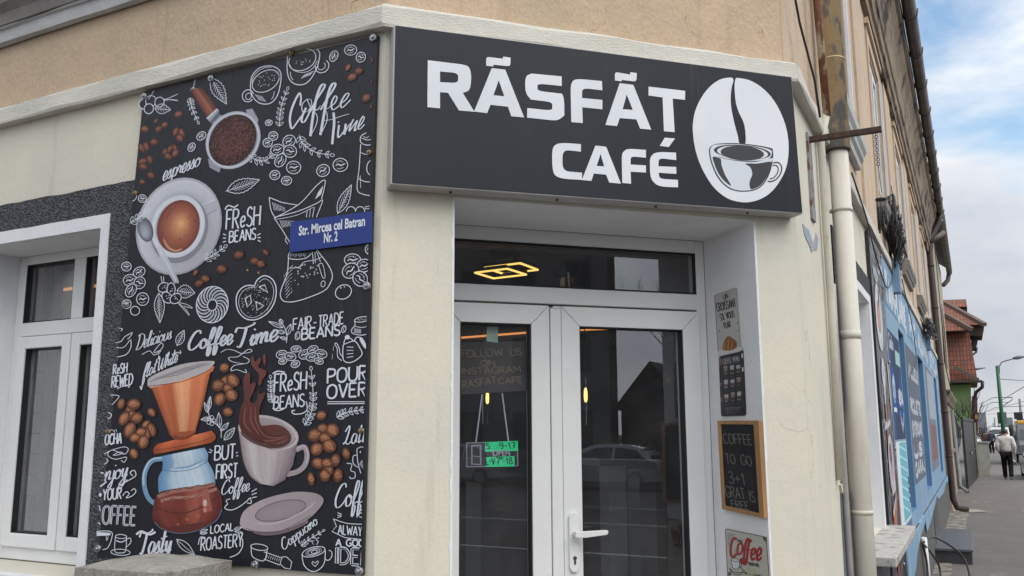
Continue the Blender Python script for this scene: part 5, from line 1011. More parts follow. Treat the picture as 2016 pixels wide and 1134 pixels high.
# chalkboard
t = thing('chalkboard', FV.P(-.12, 1.5, 0), 'small wooden framed chalkboard offering coffee to go, on the door reveal', 'chalkboard')
nf = .022; o4 = [FV.uv(*p, nf) for p in Z4('207,688 490,750 452,94 176,96')]; i4 = [FV.uv(*p, nf) for p in Z4('222,664 456,716 418,122 194,120')]
b = MB()
for k in range(4): b.prism(FV, [o4[k], o4[(k+1) % 4], i4[(k+1) % 4], i4[k]], .002, nf)
b.build('frame', M_WOOD, t, bevel=.002)
b = MB(); b.prism(FV, [FV.uv(*p, nf) for p in Z4('216,672 462,726 424,114 188,112')], .003, .014); b.build('slate', M_SLATE, t)
a = Art(FV, lambda x, y: FV.uv(x, y, .0148), .0146); CH = C8(120, 120, 112)
for tx, x0, y0, x1, y1, h in (('COFFEE', 222, 248, 412, 258, 68), ('TO', 238, 380, 300, 384, 62), ('GO', 340, 388, 410, 400, 66), ('3+1', 258, 512, 366, 528, 78), ('GRAT', 238, 604, 366, 624, 74), ('IS', 398, 634, 434, 644, 74), ('FREE', 276, 676, 392, 692, 50)): zt(a, Z4, tx, x0, y0, x1, y1, h, 1.3, CH); a.build('chalk_word', M_MATTE, t); a.mb = MB()
# vintage coffee sign
t, a = plate_art('tin_sign', Z4('250,1290 540,1340 505,872 228,815'), FV.P(-.12, 1.1, 0), 'weathered cream tin sign with large red Coffee lettering, lowest on the door reveal', 'sign', C8(178, 176, 164))
RD = C8(150, 38, 40)
a.stroke(Z4('232,820 252,1280'), 1.2, C8(88, 76, 66), False); a.stroke(Z4('232,820 505,876'), 1.3, C8(88, 76, 66), False); a.stroke(Z4('504,876 524,1140 538,1330'), 1.6, C8(70, 58, 50), False)
for i in range(8): a.stroke(Z4('%d,%d %d,%d' % (246, 850+i*11, 296-i*5, 858+i*11)), .9, C8(60, 62, 66), False)
zt(a, Z4, 'STRONG', 312, 905, 346, 912, 16, .7, C8(60, 60, 64))
for s, w in (('305,890 292,882 275,905 266,960 272,1000 290,1005 308,985', 5), ('332,915 316,930 312,975 325,990 342,970 346,930 332,915', 4.2), ('392,895 378,890 364,930 356,1000 348,1045 336,1040 340,1015', 5), ('408,905 394,898 384,940 376,1010 368,1052 355,1050 360,1020', 5), ('348,952 420,965', 2.6), ('400,1000 428,980 430,955 414,955 404,990 410,1025 432,1015', 4.4), ('436,1010 466,985 470,955 456,950 442,985 448,1030 474,1010', 4.6)): a.stroke(Z4(s), w, RD)
zt(a, Z4, 'SERVED HERE', 386, 1062, 460, 1075, 22, .9, C8(56, 56, 60)); zt(a, Z4, 'Let us wake you', 358, 1118, 470, 1140, 22, .9, C8(60, 60, 64), font='script')
a.poly(Z4('272,1025 300,1018 325,1030 326,1060 318,1085 296,1088 280,1075'), C8(196, 198, 200), True, 4); a.stroke(Z4('272,1025 300,1018 325,1030 326,1060 318,1085 296,1088 280,1075'), 1.2, C8(40, 44, 56), True, True)
a.stroke(Z4('275,1030 300,1038 324,1032'), 1, C8(40, 44, 56)); a.stroke(Z4('262,1085 290,1108 335,1112 350,1098 335,1080'), 1.3, C8(40, 44, 56)); a.stroke(Z4('255,1080 285,1120 330,1126 356,1106'), 1, C8(40, 44, 56)); a.stroke(Z4('327,1045 342,1052 336,1075 320,1078'), 1.2, C8(40, 44, 56)); a.stroke(Z4('296,1000 290,985 300,970 292,955'), .9, C8(80, 80, 84))
a.poly(Z4('480,870 503,876 507,910 490,895'), C8(92, 70, 56)); a.poly(Z4('250,1110 268,1105 270,1130 252,1134'), C8(104, 78, 62)); a.poly(Z4('360,1075 400,1080 440,1090 430,1130 380,1120'), C8(170, 170, 140))
a.build('printed_plate', M_TIN, t)

# ================================================================ BEHIND THE DOOR GLASS
nk = -.48
t = thing('notice_board', FF.P(1.12, 2.1, nk), 'grey handwritten notice behind the left door pane', 'notice')
a = Art(FF, lambda x, y: FF.uv(x, y, nk+.0012), nk)
a.mb.prism(FF, [FF.uv(*p, nk) for p in ((904, 777), (1037, 769), (1034, 672), (905, 674))], nk-.004, nk, col=C8(72, 68, 66)); a.n = nk+.001
Z5 = lambda s: [(880+x/3.544, 640+y/3.544) for x, y in P2(s)]
OC = C8(140, 122, 92)
for tx, x0, y0, x1, y1, h in (('FOLLOW', 100, 225, 390, 212, 50), ('US', 448, 215, 520, 208, 48), ('ON', 240, 286, 335, 284, 40), ('INSTAGRAM', 105, 345, 516, 330, 44), ('RASFAT', 112, 440, 345, 408, 48), ('CAFE', 362, 412, 526, 402, 42)): zt(a, Z5, tx, x0, y0, x1, y1, h, 1.6, OC)
a.build('written_sheet', M_MATTE, t)
t = MB(); t.prism(FF, wob([FF.uv(*p, -.473) for p in Z5('276,112 355,122 355,12 278,14')], .003, .02), -.475, -.4735); tag(t.build('paper_label', mat('pale_green_paper', (.40, .52, .40), .9, (.34, .46, .34), 30), loc=FF.P(1.1, 2.25, -.475)), 'crumpled pale green paper stuck at the top of the left door pane', 'paper')
t = thing('open_sign', FF.P(1.15, 1.78, -.485), 'small dark OPEN sign with green opening hours strips, hung behind the left door pane', 'sign')
no = -.482
b = MB(); U4 = lambda s, n: [FF.uv(*p, n) for p in Z5(s)]
b.prism(FF, U4('134,992 498,984 494,812 133,818', no), no-.003, no); b.build('board', mat('dark_sign_board', (.02, .02, .024), .5), t)
b = MB()
oo, ii = U4('134,992 498,984 494,812 133,818', no), U4('142,985 490,978 487,820 140,826', no)
for k in range(4): b.prism(FF, [oo[k], oo[(k+1) % 4], ii[(k+1) % 4], ii[k]], no, no+.0008)
for s in ('168,838 240,832 240,842 178,848', '168,838 178,848 178,968 168,975', '228,842 240,834 240,978 230,978', '168,972 238,978 238,970 178,965', '178,910 230,916 230,922 178,916'): b.prism(FF, U4(s, no), no, no+.0008)
b.build('printed_border', mat('grey_print', (.28, .30, .33), .6), t)
b = MB(); b.prism(FF, U4('266,884 496,878 494,808 266,816', no), no+.001, no+.002); b.prism(FF, U4('272,990 470,986 470,914 272,922', no), no+.001, no+.002); b.build('hours_strip', mat('green_paper', (.02, .85, .33), .7), t)
a = Art(FF, lambda x, y: FF.uv(x, y, no+.003), no+.0026); KK = C8(16, 40, 28)
for tx, x0, y0, x1, y1, h in (('S', 276, 864, 300, 863, 40), (':', 352, 862, 358, 862, 36), ('9-17', 370, 864, 482, 862, 42), ('L-V:', 276, 976, 346, 972, 48), ('7', 348, 972, 372, 972, 46), ('-18', 392, 970, 458, 968, 44)): zt(a, Z5, tx, x0, y0, x1, y1, h, 1.8, KK); a.build('handwriting', M_MATTE, t); a.mb = MB()
zt(a, Z5, '00', 368, 936, 390, 936, 14, 1.2, KK)
a.build('handwriting', M_MATTE, t)
p0, p1 = U4('318,914 440,912', no+.002); font_text('OPEN', FF, no+.0022, p0, p1, .028, mat('open_lettering', (.42, .44, .46), .6), 'lettering', t, bold=.02)
b = MB()
for s in ('202,816 244,484', '428,808 384,474'):
    q = U4(s, no); b.bar(FF.P(*q[0], no), FF.P(*q[1], no), .0055, .0055)
b.build('string', mat('white_string', (.5, .53, .58), .8), t)
# little tools standing on the transom inside
for nm, lab, parts_ in (('paint_brush', 'dark bristled brush with a yellow handle standing inside the transom glass', [('handle', (.55, .45, .2), '1104,568 1106,545', .006), ('bristle', (.02, .02, .022), '1102,546 1105,522', .02)]), ('paint_brush', 'slim yellow handled brush inside the transom glass, beside the dark bristled one', [('handle', (.5, .42, .2), '1109,569 1110,546', .0065), ('bristle', (.03, .03, .032), '1112,543 1113,514', .012)]), ('paint_brush', 'red and pale handled brush inside the transom glass, rightmost of three', [('handle', (.42, .37, .2), '1121,569 1118,536', .007), ('grip', (.2, .03, .03), '1126,560 1125,546', .010), ('bristle', (.028, .028, .03), '1119,536 1118,518', .009)])):
    t = thing(nm, G(1110, 569, 2.47) if False else FF.P(FF.uv(1110, 569, -.56)[0], 2.462, -.56), lab, 'brush')
    for pn, cc, s, r in parts_:
        q = [FF.uv(*p, -.56) for p in P2(s)]; b = MB(); b.tube([FF.P(*q[0], -.56), FF.P(*q[1], -.56)], [r*.8, r], 8); b.build(pn, mat(pn, cc, .6), t)
# ceiling LED light
zc = 2.80; lp = G(1000, 520, 2.9)
t = thing('ceiling_light', (lp.x, lp.y, 2.93), 'square framed LED ceiling light glowing yellow inside the café', 'ceiling light')
Z9 = lambda s: [(880+x/7.088, 460+y/7.088) for x, y in P2(s)]
M_LED = mat('led_tube', (.8, .6, .2), .5, emit=(1, .66, .16), estr=1.7)
for s, z in (('525,475 1020,412 1268,505 790,562', 2.80), ('390,545 840,490 1105,572 650,625', 2.775), ('700,505 850,485 955,515 810,535', 2.79)):
    P = [G(*p, z) for p in Z9(s)]; b = MB(); cs = sum(P, Vector())/4
    if (s[0] == '7'): P = P[:3]; segs = list(zip(P, P[1:]))
    else: segs = list(zip(P, P[1:]+P[:1]))
    for p, q in segs: b.bar(p, q, .012, .009)
    b.build('led_frame', M_LED, t)
    if s[0] != '7':
        b = MB()
        for p, q in segs: b.bar(p+Vector((0, 0, .016)), q+Vector((0, 0, .016)), .02, .018)
        b.build('frame', M_BLACKM, t)
P = [G(*p, 2.86) for p in Z9('600,372 905,335 1010,395 700,440')]; b = MB(); i = [b.V(p) for p in P]+[b.V(p+Vector((0, 0, .07))) for p in P]
for q in ((0, 1, 2, 3), (4, 5, 6, 7), (0, 1, 5, 4), (1, 2, 6, 5), (2, 3, 7, 6), (3, 0, 4, 7)): b.face([i[k] for k in q])
b.build('ceiling_plate', M_BLACKM, t)
# pendant bulbs
M_BULB = mat('glowing_bulb', (.9, .6, .2), .4, emit=(1, .62, .17), estr=3.2)
for k, (x, y, dd, lab) in enumerate(((959.5, 781, 6.2, 'slim glowing pendant bulb seen through the left door pane'), (1153, 776, 5.6, 'slim glowing pendant bulb seen through the right door pane'))):
    r = ray(x, y).normalized(); p = CAM+r*dd
    t = thing('pendant_lamp', (p.x, p.y, 2.92), lab, 'pendant lamp')
    b = MB(); b.tube([p+Vector((0, 0, z)) for z in (-.05, -.04, -.01, .025, .04)], [.005, .010, .012, .010, .005], 12); b.build('bulb', M_BULB, t)
    b = MB(); b.tube([p+Vector((0, 0, z)) for z in (.045, .11)], .016, 12); b.tube([p+Vector((0, 0, .11)), Vector((p.x, p.y, 2.92))], .003, 6); b.build('lamp_holder', M_BLACKM, t)
    b = MB(); b.tube([p+Vector((0, 0, z)) for z in (-.19, .10)], .036, 16, cap=False); b.build('glass_shade', glassmat('shade_glass', (.9, .9, .9), 1.6), t)
# bar table, posts, red cabinet inside
def pxbox(mb, x0, x1, ytop, ybot, d, dep, fr=FF):
    q0, q1 = fr.uv(x0, ytop, -d), fr.uv(x1, ybot, -d); mb.box(fr, q0[0], q1[0], q1[1], q0[1], -d-dep, -d)
M_WIN = mat('white_table_leg', (.36, .37, .38), .6)
t = thing('bar_table', FF.P(1.75, .3, -2.0), 'high bar table with a dark top and a white leg inside the café', 'bar table')
b = MB(); pxbox(b, 1180, 1262, 903, 916, 1.9, .5); b.build('table_top', mat('dark_wood_top', (.07, .05, .04), .5), t)
b = MB(); q0, q1 = FF.uv(1198, 917, -1.95), FF.uv(1232, 917, -1.95); b.box(FF, q0[0], q1[0], .3, q0[1], -2.1, -1.95); b.build('leg', M_WIN, t)
b = MB(); q0, q1 = FF.uv(1258, 925, -2.3), FF.uv(1290, 925, -2.3); b.box(FF, q0[0], q1[0], .3, q0[1], -2.5, -2.3); b.build('leg', mat('grey_table_leg', (.22, .22, .225), .6), t)
t = MB(); q0 = FF.uv(1342, 855, -1.0); t.box(FF, q0[0], q0[0]+.5, 1.55, q0[1], -1.0, -.7, 1); t.box(FF, q0[0], q0[0]+.5, .3, 1.549, -1.0, -.7, 0); tag(t.build('drinks_fridge', [M_RED, M_WIN], loc=FF.P(q0[0]+.25, .3, -1.1), bevel=.01), 'red and white cabinet inside the café behind the right door pane', 'cabinet')
b = MB(); q0, q1 = FF.uv(905, 930, -2.6), FF.uv(985, 930, -2.6); b.box(FF, q0[0]+.15, q1[0], .3, 1.45, -3.0, -2.6); tag(b.build('counter', mat('grey_counter', (.11, .11, .105), .6), loc=FF.P(q0[0]+.3, .3, -2.8)), 'dim grey counter inside the café behind the left door pane', 'counter')
# script lettering on the back wall inside
a = Art(FG, lambda x, y: (x, y), 7.4-14.9, 1e-5)
FB = Fr((0, 7.498, 0), (1, 0, 0), (0, -1, 0)); a = Art(FB, lambda x, y: FB.uv(x, y, .004), .003)
for tx, x0, y0, x1, y1, h in (('Coffee', 1188, 668, 1228, 672, 22), ('Coffee', 1282, 668, 1326, 672, 20), ('Coffee', 1284, 752, 1320, 754, 20), ('Coffee', 1290, 850, 1326, 852, 22), ('Coffee', 936, 668, 968, 668, 18), ('Coffee', 1236, 690, 1270, 692, 18), ('Coffee', 1262, 884, 1290, 886, 16)): a.text(tx, x0, y0, x1, y1, h, 1.6, C8(128, 112, 96), 'script', upv=(.02, -1))
a.build('wall_lettering', M_MATTE, house)
b = MB(); b.box(FB, *sorted((FB.uv(1142, 700)[0], FB.uv(1208, 700)[0])), 2.62, 2.9, .002, .02); b.box(FB, *sorted((FB.uv(985, 700)[0], FB.uv(1036, 700)[0])), 2.48, 2.585, .002, .02)
R_(b, 'brick_panel', mat('dim_brick', (.16, .11, .08), .9, (.07, .055, .045), 9))
# ================================================================ UTILITY CABINET
cz = 1.322
cab = thing('utility_cabinet', (-2.78, 2.45, 0), 'weathered grey concrete-like utility cabinet in front of the banner', 'cabinet')
def gp2(x, y, z=cz): p = G(x, y, z); return p
c0, c1, c2 = gp2(326, 1126), gp2(146, 1114), gp2(458, 1100)
dy = Vector((c2.x-c0.x, c2.y-c0.y, 0)); c3 = c1+dy
b = MB(); C4 = [c1, c0, c2, c3]; cc = sum(C4, Vector())/4
def loop(z, k): return [b.V((cc.x+(p.x-cc.x)*k, cc.y+(p.y-cc.y)*k, z)) for p in C4]
L0, L1 = loop(cz-.115, 1.0), loop(cz-.006, 1.0)
for i in range(4): b.face((L0[i], L0[(i+1) % 4], L1[(i+1) % 4], L1[i]))
N_ = 8; grid = []
for i in range(N_+1):
    row = []
    for j in range(N_+1):
        u, v = i/N_, j/N_; p = (c1*(1-u)+c0*u)*(1-v)+(c3*(1-u)+c2*u)*v
        z = cz-.006+.024*(1-(2*u-1)**4)*(1-(2*v-1)**4)+.008*noise.noise(Vector((u*5, v*5, 1)))*(0 < i < N_ and 0 < j < N_)
        row.append(b.V((p.x, p.y, z)))
    grid.append(row)
for i in range(N_):
    for j in range(N_): b.face((grid[i][j], grid[i+1][j], grid[i+1][j+1], grid[i][j+1]), 0, True)
b.face(L0[::-1]); b.build('lid', M_CONC, cab, bevel=.006)
b = MB(); L0, L1 = loop(0, .97), loop(cz-.117, .97)
for i in range(4): b.face((L0[i], L0[(i+1) % 4], L1[(i+1) % 4], L1[i]))
b.build('body', M_CONC, cab)
fx = (c0-c1).normalized(); fn = Vector((fx.y, -fx.x, 0)); FC = Fr((c1.x, c1.y, 0), fx, fn); wd = (c0-c1).length
b = MB()
for k in range(26): u = wd*(.40+.6*k/26); b.box(FC, u, u+.0035, cz-.105, cz-.03, -.001, .003)
for (u, w_, v0, v1) in ((.09, .05, -.085, -.035), (.155, .05, -.085, -.035), (.22, .06, -.085, -.035)):
    for vv in (v0, (v0+v1)/2, v1): b.box(FC, u*wd/.42, (u+w_)*wd/.42, cz+vv-.004, cz+vv+.004, -.001, .004)
    b.box(FC, u*wd/.42, u*wd/.42+.007, cz+v0+.0045, cz+v1-.0045, -.001, .0036)
sy = dy.normalized(); FS = Fr((c0.x, c0.y, 0), sy, Vector((sy.y, -sy.x, 0)))
for k in range(24): u = dy.length*(.04+.95*k/24); b.box(FS, u, u+.0035, cz-.1, cz-.028, -.001, .003)
b.build('embossed_ribs', M_CONC, cab)

def smooth3(P, k=6):
    P = [Vector(p) for p in P]; n = len(P); o = []
    for i in range(n-1):
        a, b_, c, d = P[max(i-1, 0)], P[i], P[i+1], P[min(i+2, n-1)]
        for j in range(k): t = j/k; o.append(.5*((2*b_)+(c-a)*t+(2*a-5*b_+4*c-d)*t*t+(3*b_-a-3*c+d)*t**3))
    return o+[P[-1]]
# ================================================================ BRACKET, CHIME, CABLE COIL
FY = Fr((0, 4.6, 0), (1, 0, 0), (0, -1, 0)); q0, q1 = FY.uv(1592, 278), FY.uv(1736, 255)
t = thing('wall_bracket', (XR, 4.6, 3.28), 'rusty iron bracket sticking out from the wall across the downspout', 'bracket')
b = MB(); z = 3.283; b.box(FG, XR, q1[0], z-.010, z-.005, -4.61, -4.578); b.box(FG, XR, q1[0], z-.0048, z+.016, -4.583, -4.5775); b.build('arm', M_RUST, t)
b = MB(); b.box(FR, 4.55, 4.66, 2.86, 3.315, -.005, .012); b.build('wall_plate', mat('flaking_plate', (.26, .27, .28), .8, (.16, .08, .05), 14, fac=(.5, .56), fine=.2), t)
cx_ = FY.uv(1724, 258)[0]
b = MB(); z0, z1 = 3.27, 2.985; nlk = 15
for k in range(nlk):
    zc_ = z0-(z0-z1)*.62*(k+.5)/nlk; L_ = (z0-z1)*.62/nlk*.72
    pts = []
    for j in range(13):
        an = j/12*2*pi; ox = .007*cos(an); oz = L_*sin(an); pts.append(Vector((cx_+(ox if k % 2 else 0), 4.6+(0 if k % 2 else ox), zc_+oz)))
    b.tube(pts, .0018, 5, cap=False)
zb = z0-(z0-z1)*.62
b.tube([Vector((cx_, 4.6, zb)), Vector((cx_+.004, 4.6, (zb+z1)/2-.03)), Vector((cx_+.006, 4.6, z1-.02))], .0016, 5); b.build('chain', M_RUST, t)
ch = thing('wind_chime', (cx_+.008, 4.6, 2.8), 'black wind chime with hanging tubes on the chain of the iron bracket', 'wind chime')
q = FY.uv(1734, 394); X0 = q[0]; b = MB(); b.disc((X0, 4.6, 2.925), (0, 0, 1), .026, .009, 24); b.tube([(X0, 4.6, 2.93), (X0-.004, 4.6, 2.975)], .0012, 5); b.build('top_plate', M_BLACKM, ch)
for k in range(6):
    an = k/6*2*pi+.4; x, y = X0+.019*cos(an), 4.6+.019*sin(an); ln = .085+.012*((k*5) % 6)
    b = MB(); b.tube([(x, y, 2.895), (x, y, 2.895-ln)], .0045, 8); b.tube([(x, y, 2.925), (x, y, 2.895)], .0008, 4); b.build('chime_tube', M_BLACKM, ch)
b = MB(); b.disc((X0, 4.6, 2.86), (0, 0, 1), .010, .006, 12); b.tube([(X0, 4.6, 2.925), (X0, 4.6, 2.74)], .0008, 4); b.build('clapper', M_BLACKM, ch)
# coil of cables on the wall
random.seed(11)
cu, cv = FR.uv(1760, 462, .06); 
b = MB()
def coil(mb, u, v, ru, rv, r, n=.1, tilt=0.):
    pts = []
    for j in range(25):
        an = j/24*2*pi+random.uniform(-.05, .05); pts.append(FR.P(u+ru*cos(an)*(1+random.uniform(-.06, .06)), v+rv*sin(an)*(1+random.uniform(-.06, .06)), n+tilt*cos(an)+random.uniform(-.015, .015)))
    pts[-1] = pts[0]; mb.tube(pts, r, 6, cap=False)
for k in range(26): coil(b, cu+random.uniform(-.12, .12), cv+random.uniform(-.05, .05), random.uniform(.25, .58), random.uniform(.22, .42), random.choice((.005, .007, .009)), random.uniform(.03, .10), random.uniform(-.03, .03))
for k in range(16):
    a0 = random.uniform(-.5, .5); b.tube([FR.P(cu+a0*.9, cv+random.uniform(-.1, .2), .1), FR.P(cu+a0+random.uniform(-.3, .3), cv+random.uniform(-.2, .2), .15), FR.P(cu+random.uniform(-.6, .5), cv-random.uniform(.25, .45), .08), FR.P(cu+random.uniform(-.25, .1), BT-.05, .06)], .006, 5)
for k in range(14): b.tube([FR.P(cu+random.uniform(-.5, .6), cv+random.uniform(-.3, .3), .12), FR.P(cu+random.uniform(-.9, 1.0), cv+random.uniform(-.4, .4), .12)], .0035, 4)
tag(b.build('cable_coil', M_CABLE, loc=FR.P(cu, cv, .02)), 'tangled coil of black cables hung on the street wall below the wind chime', 'cable coil')
b = MB(); u2, v2 = FR.uv(1826, 648, .1)
for k in range(14): coil(b, u2+random.uniform(-.3, .3), v2+random.uniform(-.06, .06), random.uniform(.4, .9), random.uniform(.05, .14), .009, random.uniform(.05, .2), .02)
tag(b.build('cable_coil', M_CABLE, loc=FR.P(u2, v2, .02)), 'small flat bundle of black wires above the far end of the blue shopfront', 'cable coil')
b = MB()
b.tube(smooth3([FR.P(6.2, 3.53, .05), FR.P(6.9, 3.38, .06), FR.P(7.5, 3.2, .06), FR.P(8.4, 3.06, .06), FR.P(9.2, 3.25, .06), FR.P(9.5, 3.5, .06)]), .006, 5)
b.tube(smooth3([FR.P(10.8, 3.5, .06), FR.P(12.3, 3.1, .06), FR.P(12.6, 2.7, .06), FR.P(11.2, 2.45, .05)]), .006, 5)
tag(b.build('loose_cable', M_CABLE, loc=FR.P(8, 3.4, .02)), 'thin loose black cable drooping over the side banner and blue shopfront', 'cable')

# ================================================================ SIDE BANNER (street wall)
t = thing('coffee_banner', FR.P(8.2, .4, 0), 'narrow coffee banner on the street wall, between the white window and the blue shopfront', 'banner')
nb2 = .03
def f2(x, y):                              # x 0..1 across, y 0..1 down
    return (7.36+x*1.12+.03*y, 3.37-2.78*y)
a = Art(FR, f2, nb2, 2e-5)
a.mb.prism(FR, [f2(0, 0), f2(0, 1), f2(1, 1), f2(1, 0)], .004, nb2, col=C8(42, 40, 44)); a.n = nb2+.0002
random.seed(5)
for i in range(330):
    x, y = random.uniform(.02, .98), random.uniform(.01, .99); k = random.uniform(.008, .022); an = random.uniform(0, 3.14)
    if random.random() < .5: a.stroke(a.E(x, y, k*1.3, k*.6, an, 10), .006, C8(150, 148, 152), False, True)
    else: a.stroke([(x, y), (x+k*cos(an), y+k*.6*sin(an)), (x+k*1.6, y-k*.6*sin(an))], .007, C8(160, 158, 160))
def e2(x, y, rx, ry, *st): a.radial(x, y, rx, ry, 0, st, n=28)
e2(.32, .235, .26, .10, (0, C8(150, 150, 158)), (1, C8(176, 176, 184))); e2(.30, .235, .17, .067, (0, C8(196, 196, 204)), (1, C8(186, 186, 194))); e2(.30, .235, .125, .05, (0, C8(196, 120, 80)), (1, C8(124, 60, 44)))
e2(.34, .40, .13, .045, (0, C8(150, 154, 166)), (1, C8(186, 190, 198))); a.poly([(.27, .43), (.41, .43), (.38, .49), (.30, .49)], C8(170, 172, 180)); a.poly([(.29, .49), (.39, .49), (.40, .70), (.27, .70)], C8(140, 72, 50)); a.poly([(.70, .36), (.80, .36), (.88, .48), (.80, .52)], C8(190, 160, 132)); a.poly([(.55, .66), (.72, .66), (.70, .80), (.60, .80)], C8(176, 110, 62))
e2(.46, .66, .22, .085, (0, C8(150, 140, 148)), (1, C8(192, 186, 194))); e2(.44, .63, .10, .03, (0, C8(120, 60, 44)), (1, C8(96, 46, 36)))
a.poly([(.30, .80), (.62, .76), (.52, .90), (.42, .91)], C8(186, 98, 60)); a.poly([(.30, .79), (.62, .755), (.60, .775), (.32, .81)], C8(190, 182, 182)); a.poly([(.36, .93), (.58, .91), (.62, .98), (.34, .99)], C8(130, 60, 48)); e2(.80, .90, .14, .04, (0, C8(150, 84, 70)), (1, C8(96, 50, 42)))
a.text('Latte', .36, .745, .66, .735, .035, .014, C8(200, 200, 206), 'script', upv=(0, -1)); a.text('Cappucino', .1, .56, .6, .545, .022, .01, C8(190, 190, 196), 'script', upv=(0, -1)); a.text('COFFEE', .45, .09, .9, .085, .03, .012, C8(180, 180, 186), upv=(0, -1)); a.text('FRESH', .08, .13, .42, .128, .03, .012, C8(180, 180, 186), upv=(0, -1))
for i in range(26): a.cbean(random.uniform(.05, .95), random.choice((.05, .15, .5, .87, .95))+random.uniform(-.03, .03), .035, .014, random.uniform(-1, 1), C8(84, 52, 40), C8(140, 94, 70))
a.build('printed_sheet', M_VINYL, t)
for x, y in ((.04, .008), (.96, .008), (.97, .35), (.97, .62), (.97, .97)):
    u, v = f2(x, y); s = MB(); s.disc(FR.P(u, v, nb2), FR.N, .018, .01, 10); s.build('screw', M_STEEL, t)

# ================================================================ BLUE SHOPFRONT
sh = thing('blue_shopfront', FR.P(16, 0, 0), 'blue shopfront cladding with dark window panels and white lettering along the street wall', 'shopfront')
REC = [(10.03, 10.87), (13.63, 15.17), (19.43, 20.77)]; S0, S1 = 8.53, 22.4
b = MB(); b.prism(FR, rect(S0, S1, .80, 3.385), .004, .028, [rect(a_, c_, .96, 2.875) for a_, c_ in REC])
low = [(S0, .802), (S1, .802), (S1, .70), (21.7, .66), (20.9, .74), (19, .64), (16.2, .70), (15.7, .78), (13, .62), (12.0, .60), (11.8, .74), (10.6, .68), (9.9, .60), (9.5, .50), (9.0, .45), (S0, .42)]
b.prism(FR, low, .05, .062); b.quad([FR.P(S0, .80, .029), FR.P(S1, .80, .029), FR.P(S1, .795, .061), FR.P(S0, .795, .061)]); b.build('cladding', M_BLUEP, sh)
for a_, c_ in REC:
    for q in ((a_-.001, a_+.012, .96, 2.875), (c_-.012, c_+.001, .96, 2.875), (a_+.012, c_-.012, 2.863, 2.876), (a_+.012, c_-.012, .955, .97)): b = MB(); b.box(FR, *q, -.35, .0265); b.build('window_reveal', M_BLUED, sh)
for a_, c_ in REC:
    b = MB(); frame(b, FR, a_+.013, c_-.013, .972, 2.862, .07, -.34, -.30); w_ = b.build('window', M_BLUED, sh)
    b = MB(); b.box(FR, a_+.08, c_-.08, 1.04, 2.79, -.325, -.32); b.build('pane', M_GLASSDK, w_)
# printed panels
a = Art(FR, lambda x, y: (x, y), .0290, 1e-5); NAVY, GRY, LBL = C8(46, 58, 84), C8(92, 100, 112), C8(140, 178, 206)
a.poly([(8.57, 1.72), (9.97, 1.72), (9.97, 2.72), (8.57, 2.72)], NAVY); a.poly([(8.57, 1.72), (8.8, 1.72), (8.8, 2.72), (8.57, 2.72)], C8(50, 80, 122))
a.poly([(10.95, 1.2), (13.55, 1.2), (13.55, 2.80), (10.95, 2.80)], GRY); a.poly([(15.6, 1.15), (18.7, 1.15), (18.7, 2.86), (15.6, 2.86)], C8(112, 116, 126)); a.poly([(16.2, 1.3), (18.6, 1.3), (18.6, 1.9), (16.2, 1.9)], C8(120, 92, 92)); a.poly([(16.2, 2.0), (18.7, 2.0), (18.7, 2.8), (16.2, 2.8)], C8(150, 156, 168))
a.poly([(8.60, .95), (9.94, .95), (9.94, 1.70), (8.60, 1.70)], C8(206, 208, 210)); a.poly([(8.98, .97), (9.90, .97), (9.90, 1.69), (8.98, 1.69)], C8(106, 166, 180)); a.poly([(8.81, .80), (9.95, .80), (9.95, .93), (8.60, .93)], C8(84, 104, 134))
for k in range(7): a.stroke([(8.98, 1.66-k*.09), (9.90, 1.60-k*.1)], .02, C8(150, 206, 214), False)
for k in range(4): a.poly([(9.9+k*.1, 1.0+k*.08), (9.82, 1.0+k*.09), (9.82, 1.05+k*.1), (9.9+k*.1, 1.05+k*.09)], C8(60, 84, 100))
WL_ = C8(198, 204, 210)
a.poly([(8.66, 1.95), (9.08, 1.95), (9.08, 2.28), (8.87, 2.40), (8.66, 2.28)], C8(24, 82, 152)); a.stroke([(8.74, 2.1), (8.74, 2.22), (8.87, 2.30), (8.99, 2.22), (8.99, 2.1)], .05, WL_, False); a.stroke([(8.87, 2.05), (8.87, 2.26)], .06, WL_, False); a.stroke([(8.69, 1.99), (9.05, 1.99)], .04, WL_, False)
a.poly([(9.36, 2.02), (9.65, 2.45), (9.94, 2.02)], C8(24, 78, 146)); a.poly([(9.36, 2.0), (9.94, 2.0), (9.65, 1.82)], C8(24, 78, 146)); a.text('VEKA', 9.37, 2.06, 9.93, 2.06, .13, .045, WL_, upv=(0, 1))
for k in range(3): a.stroke([(9.4+k*.05, 1.98-k*.05), (9.65, 1.84-k*.03), (9.9-k*.05, 1.98-k*.05)], .016, WL_, False)
a.text('Gealan', 8.64, 2.56, 9.15, 2.56, .12, .03, C8(170, 176, 186), 'script', upv=(0, 1)); a.poly([(9.31, 2.44), (9.90, 2.44), (9.90, 2.58), (9.31, 2.58)], C8(150, 184, 180))
for tx, v in (('JALUZELE', 2.44), ('ROLETE', 2.02), ('EXTERIOARE', 1.75), ('USI', 1.50), ('GARAJ', 1.28)): a.text(tx, 11.2, v, 13.3, v, .14, .06, C8(176, 180, 188), upv=(0, 1))
a.poly([(8.6, 2.94), (22, 2.94), (22, 3.28), (8.6, 3.28)], C8(112, 142, 170))
for tx, x0, x1 in (('TAMPLARIE', 8.7, 11.5), ('PVC', 12.2, 13.6), ('ALUMINIU', 14.2, 17.2), ('STICLA', 18.2, 21.6)): a.text(tx, x0, 2.98, x1, 2.98, .26, .10, C8(190, 196, 202), upv=(0, 1))
a.build('printed_panel', M_MATTE, sh)
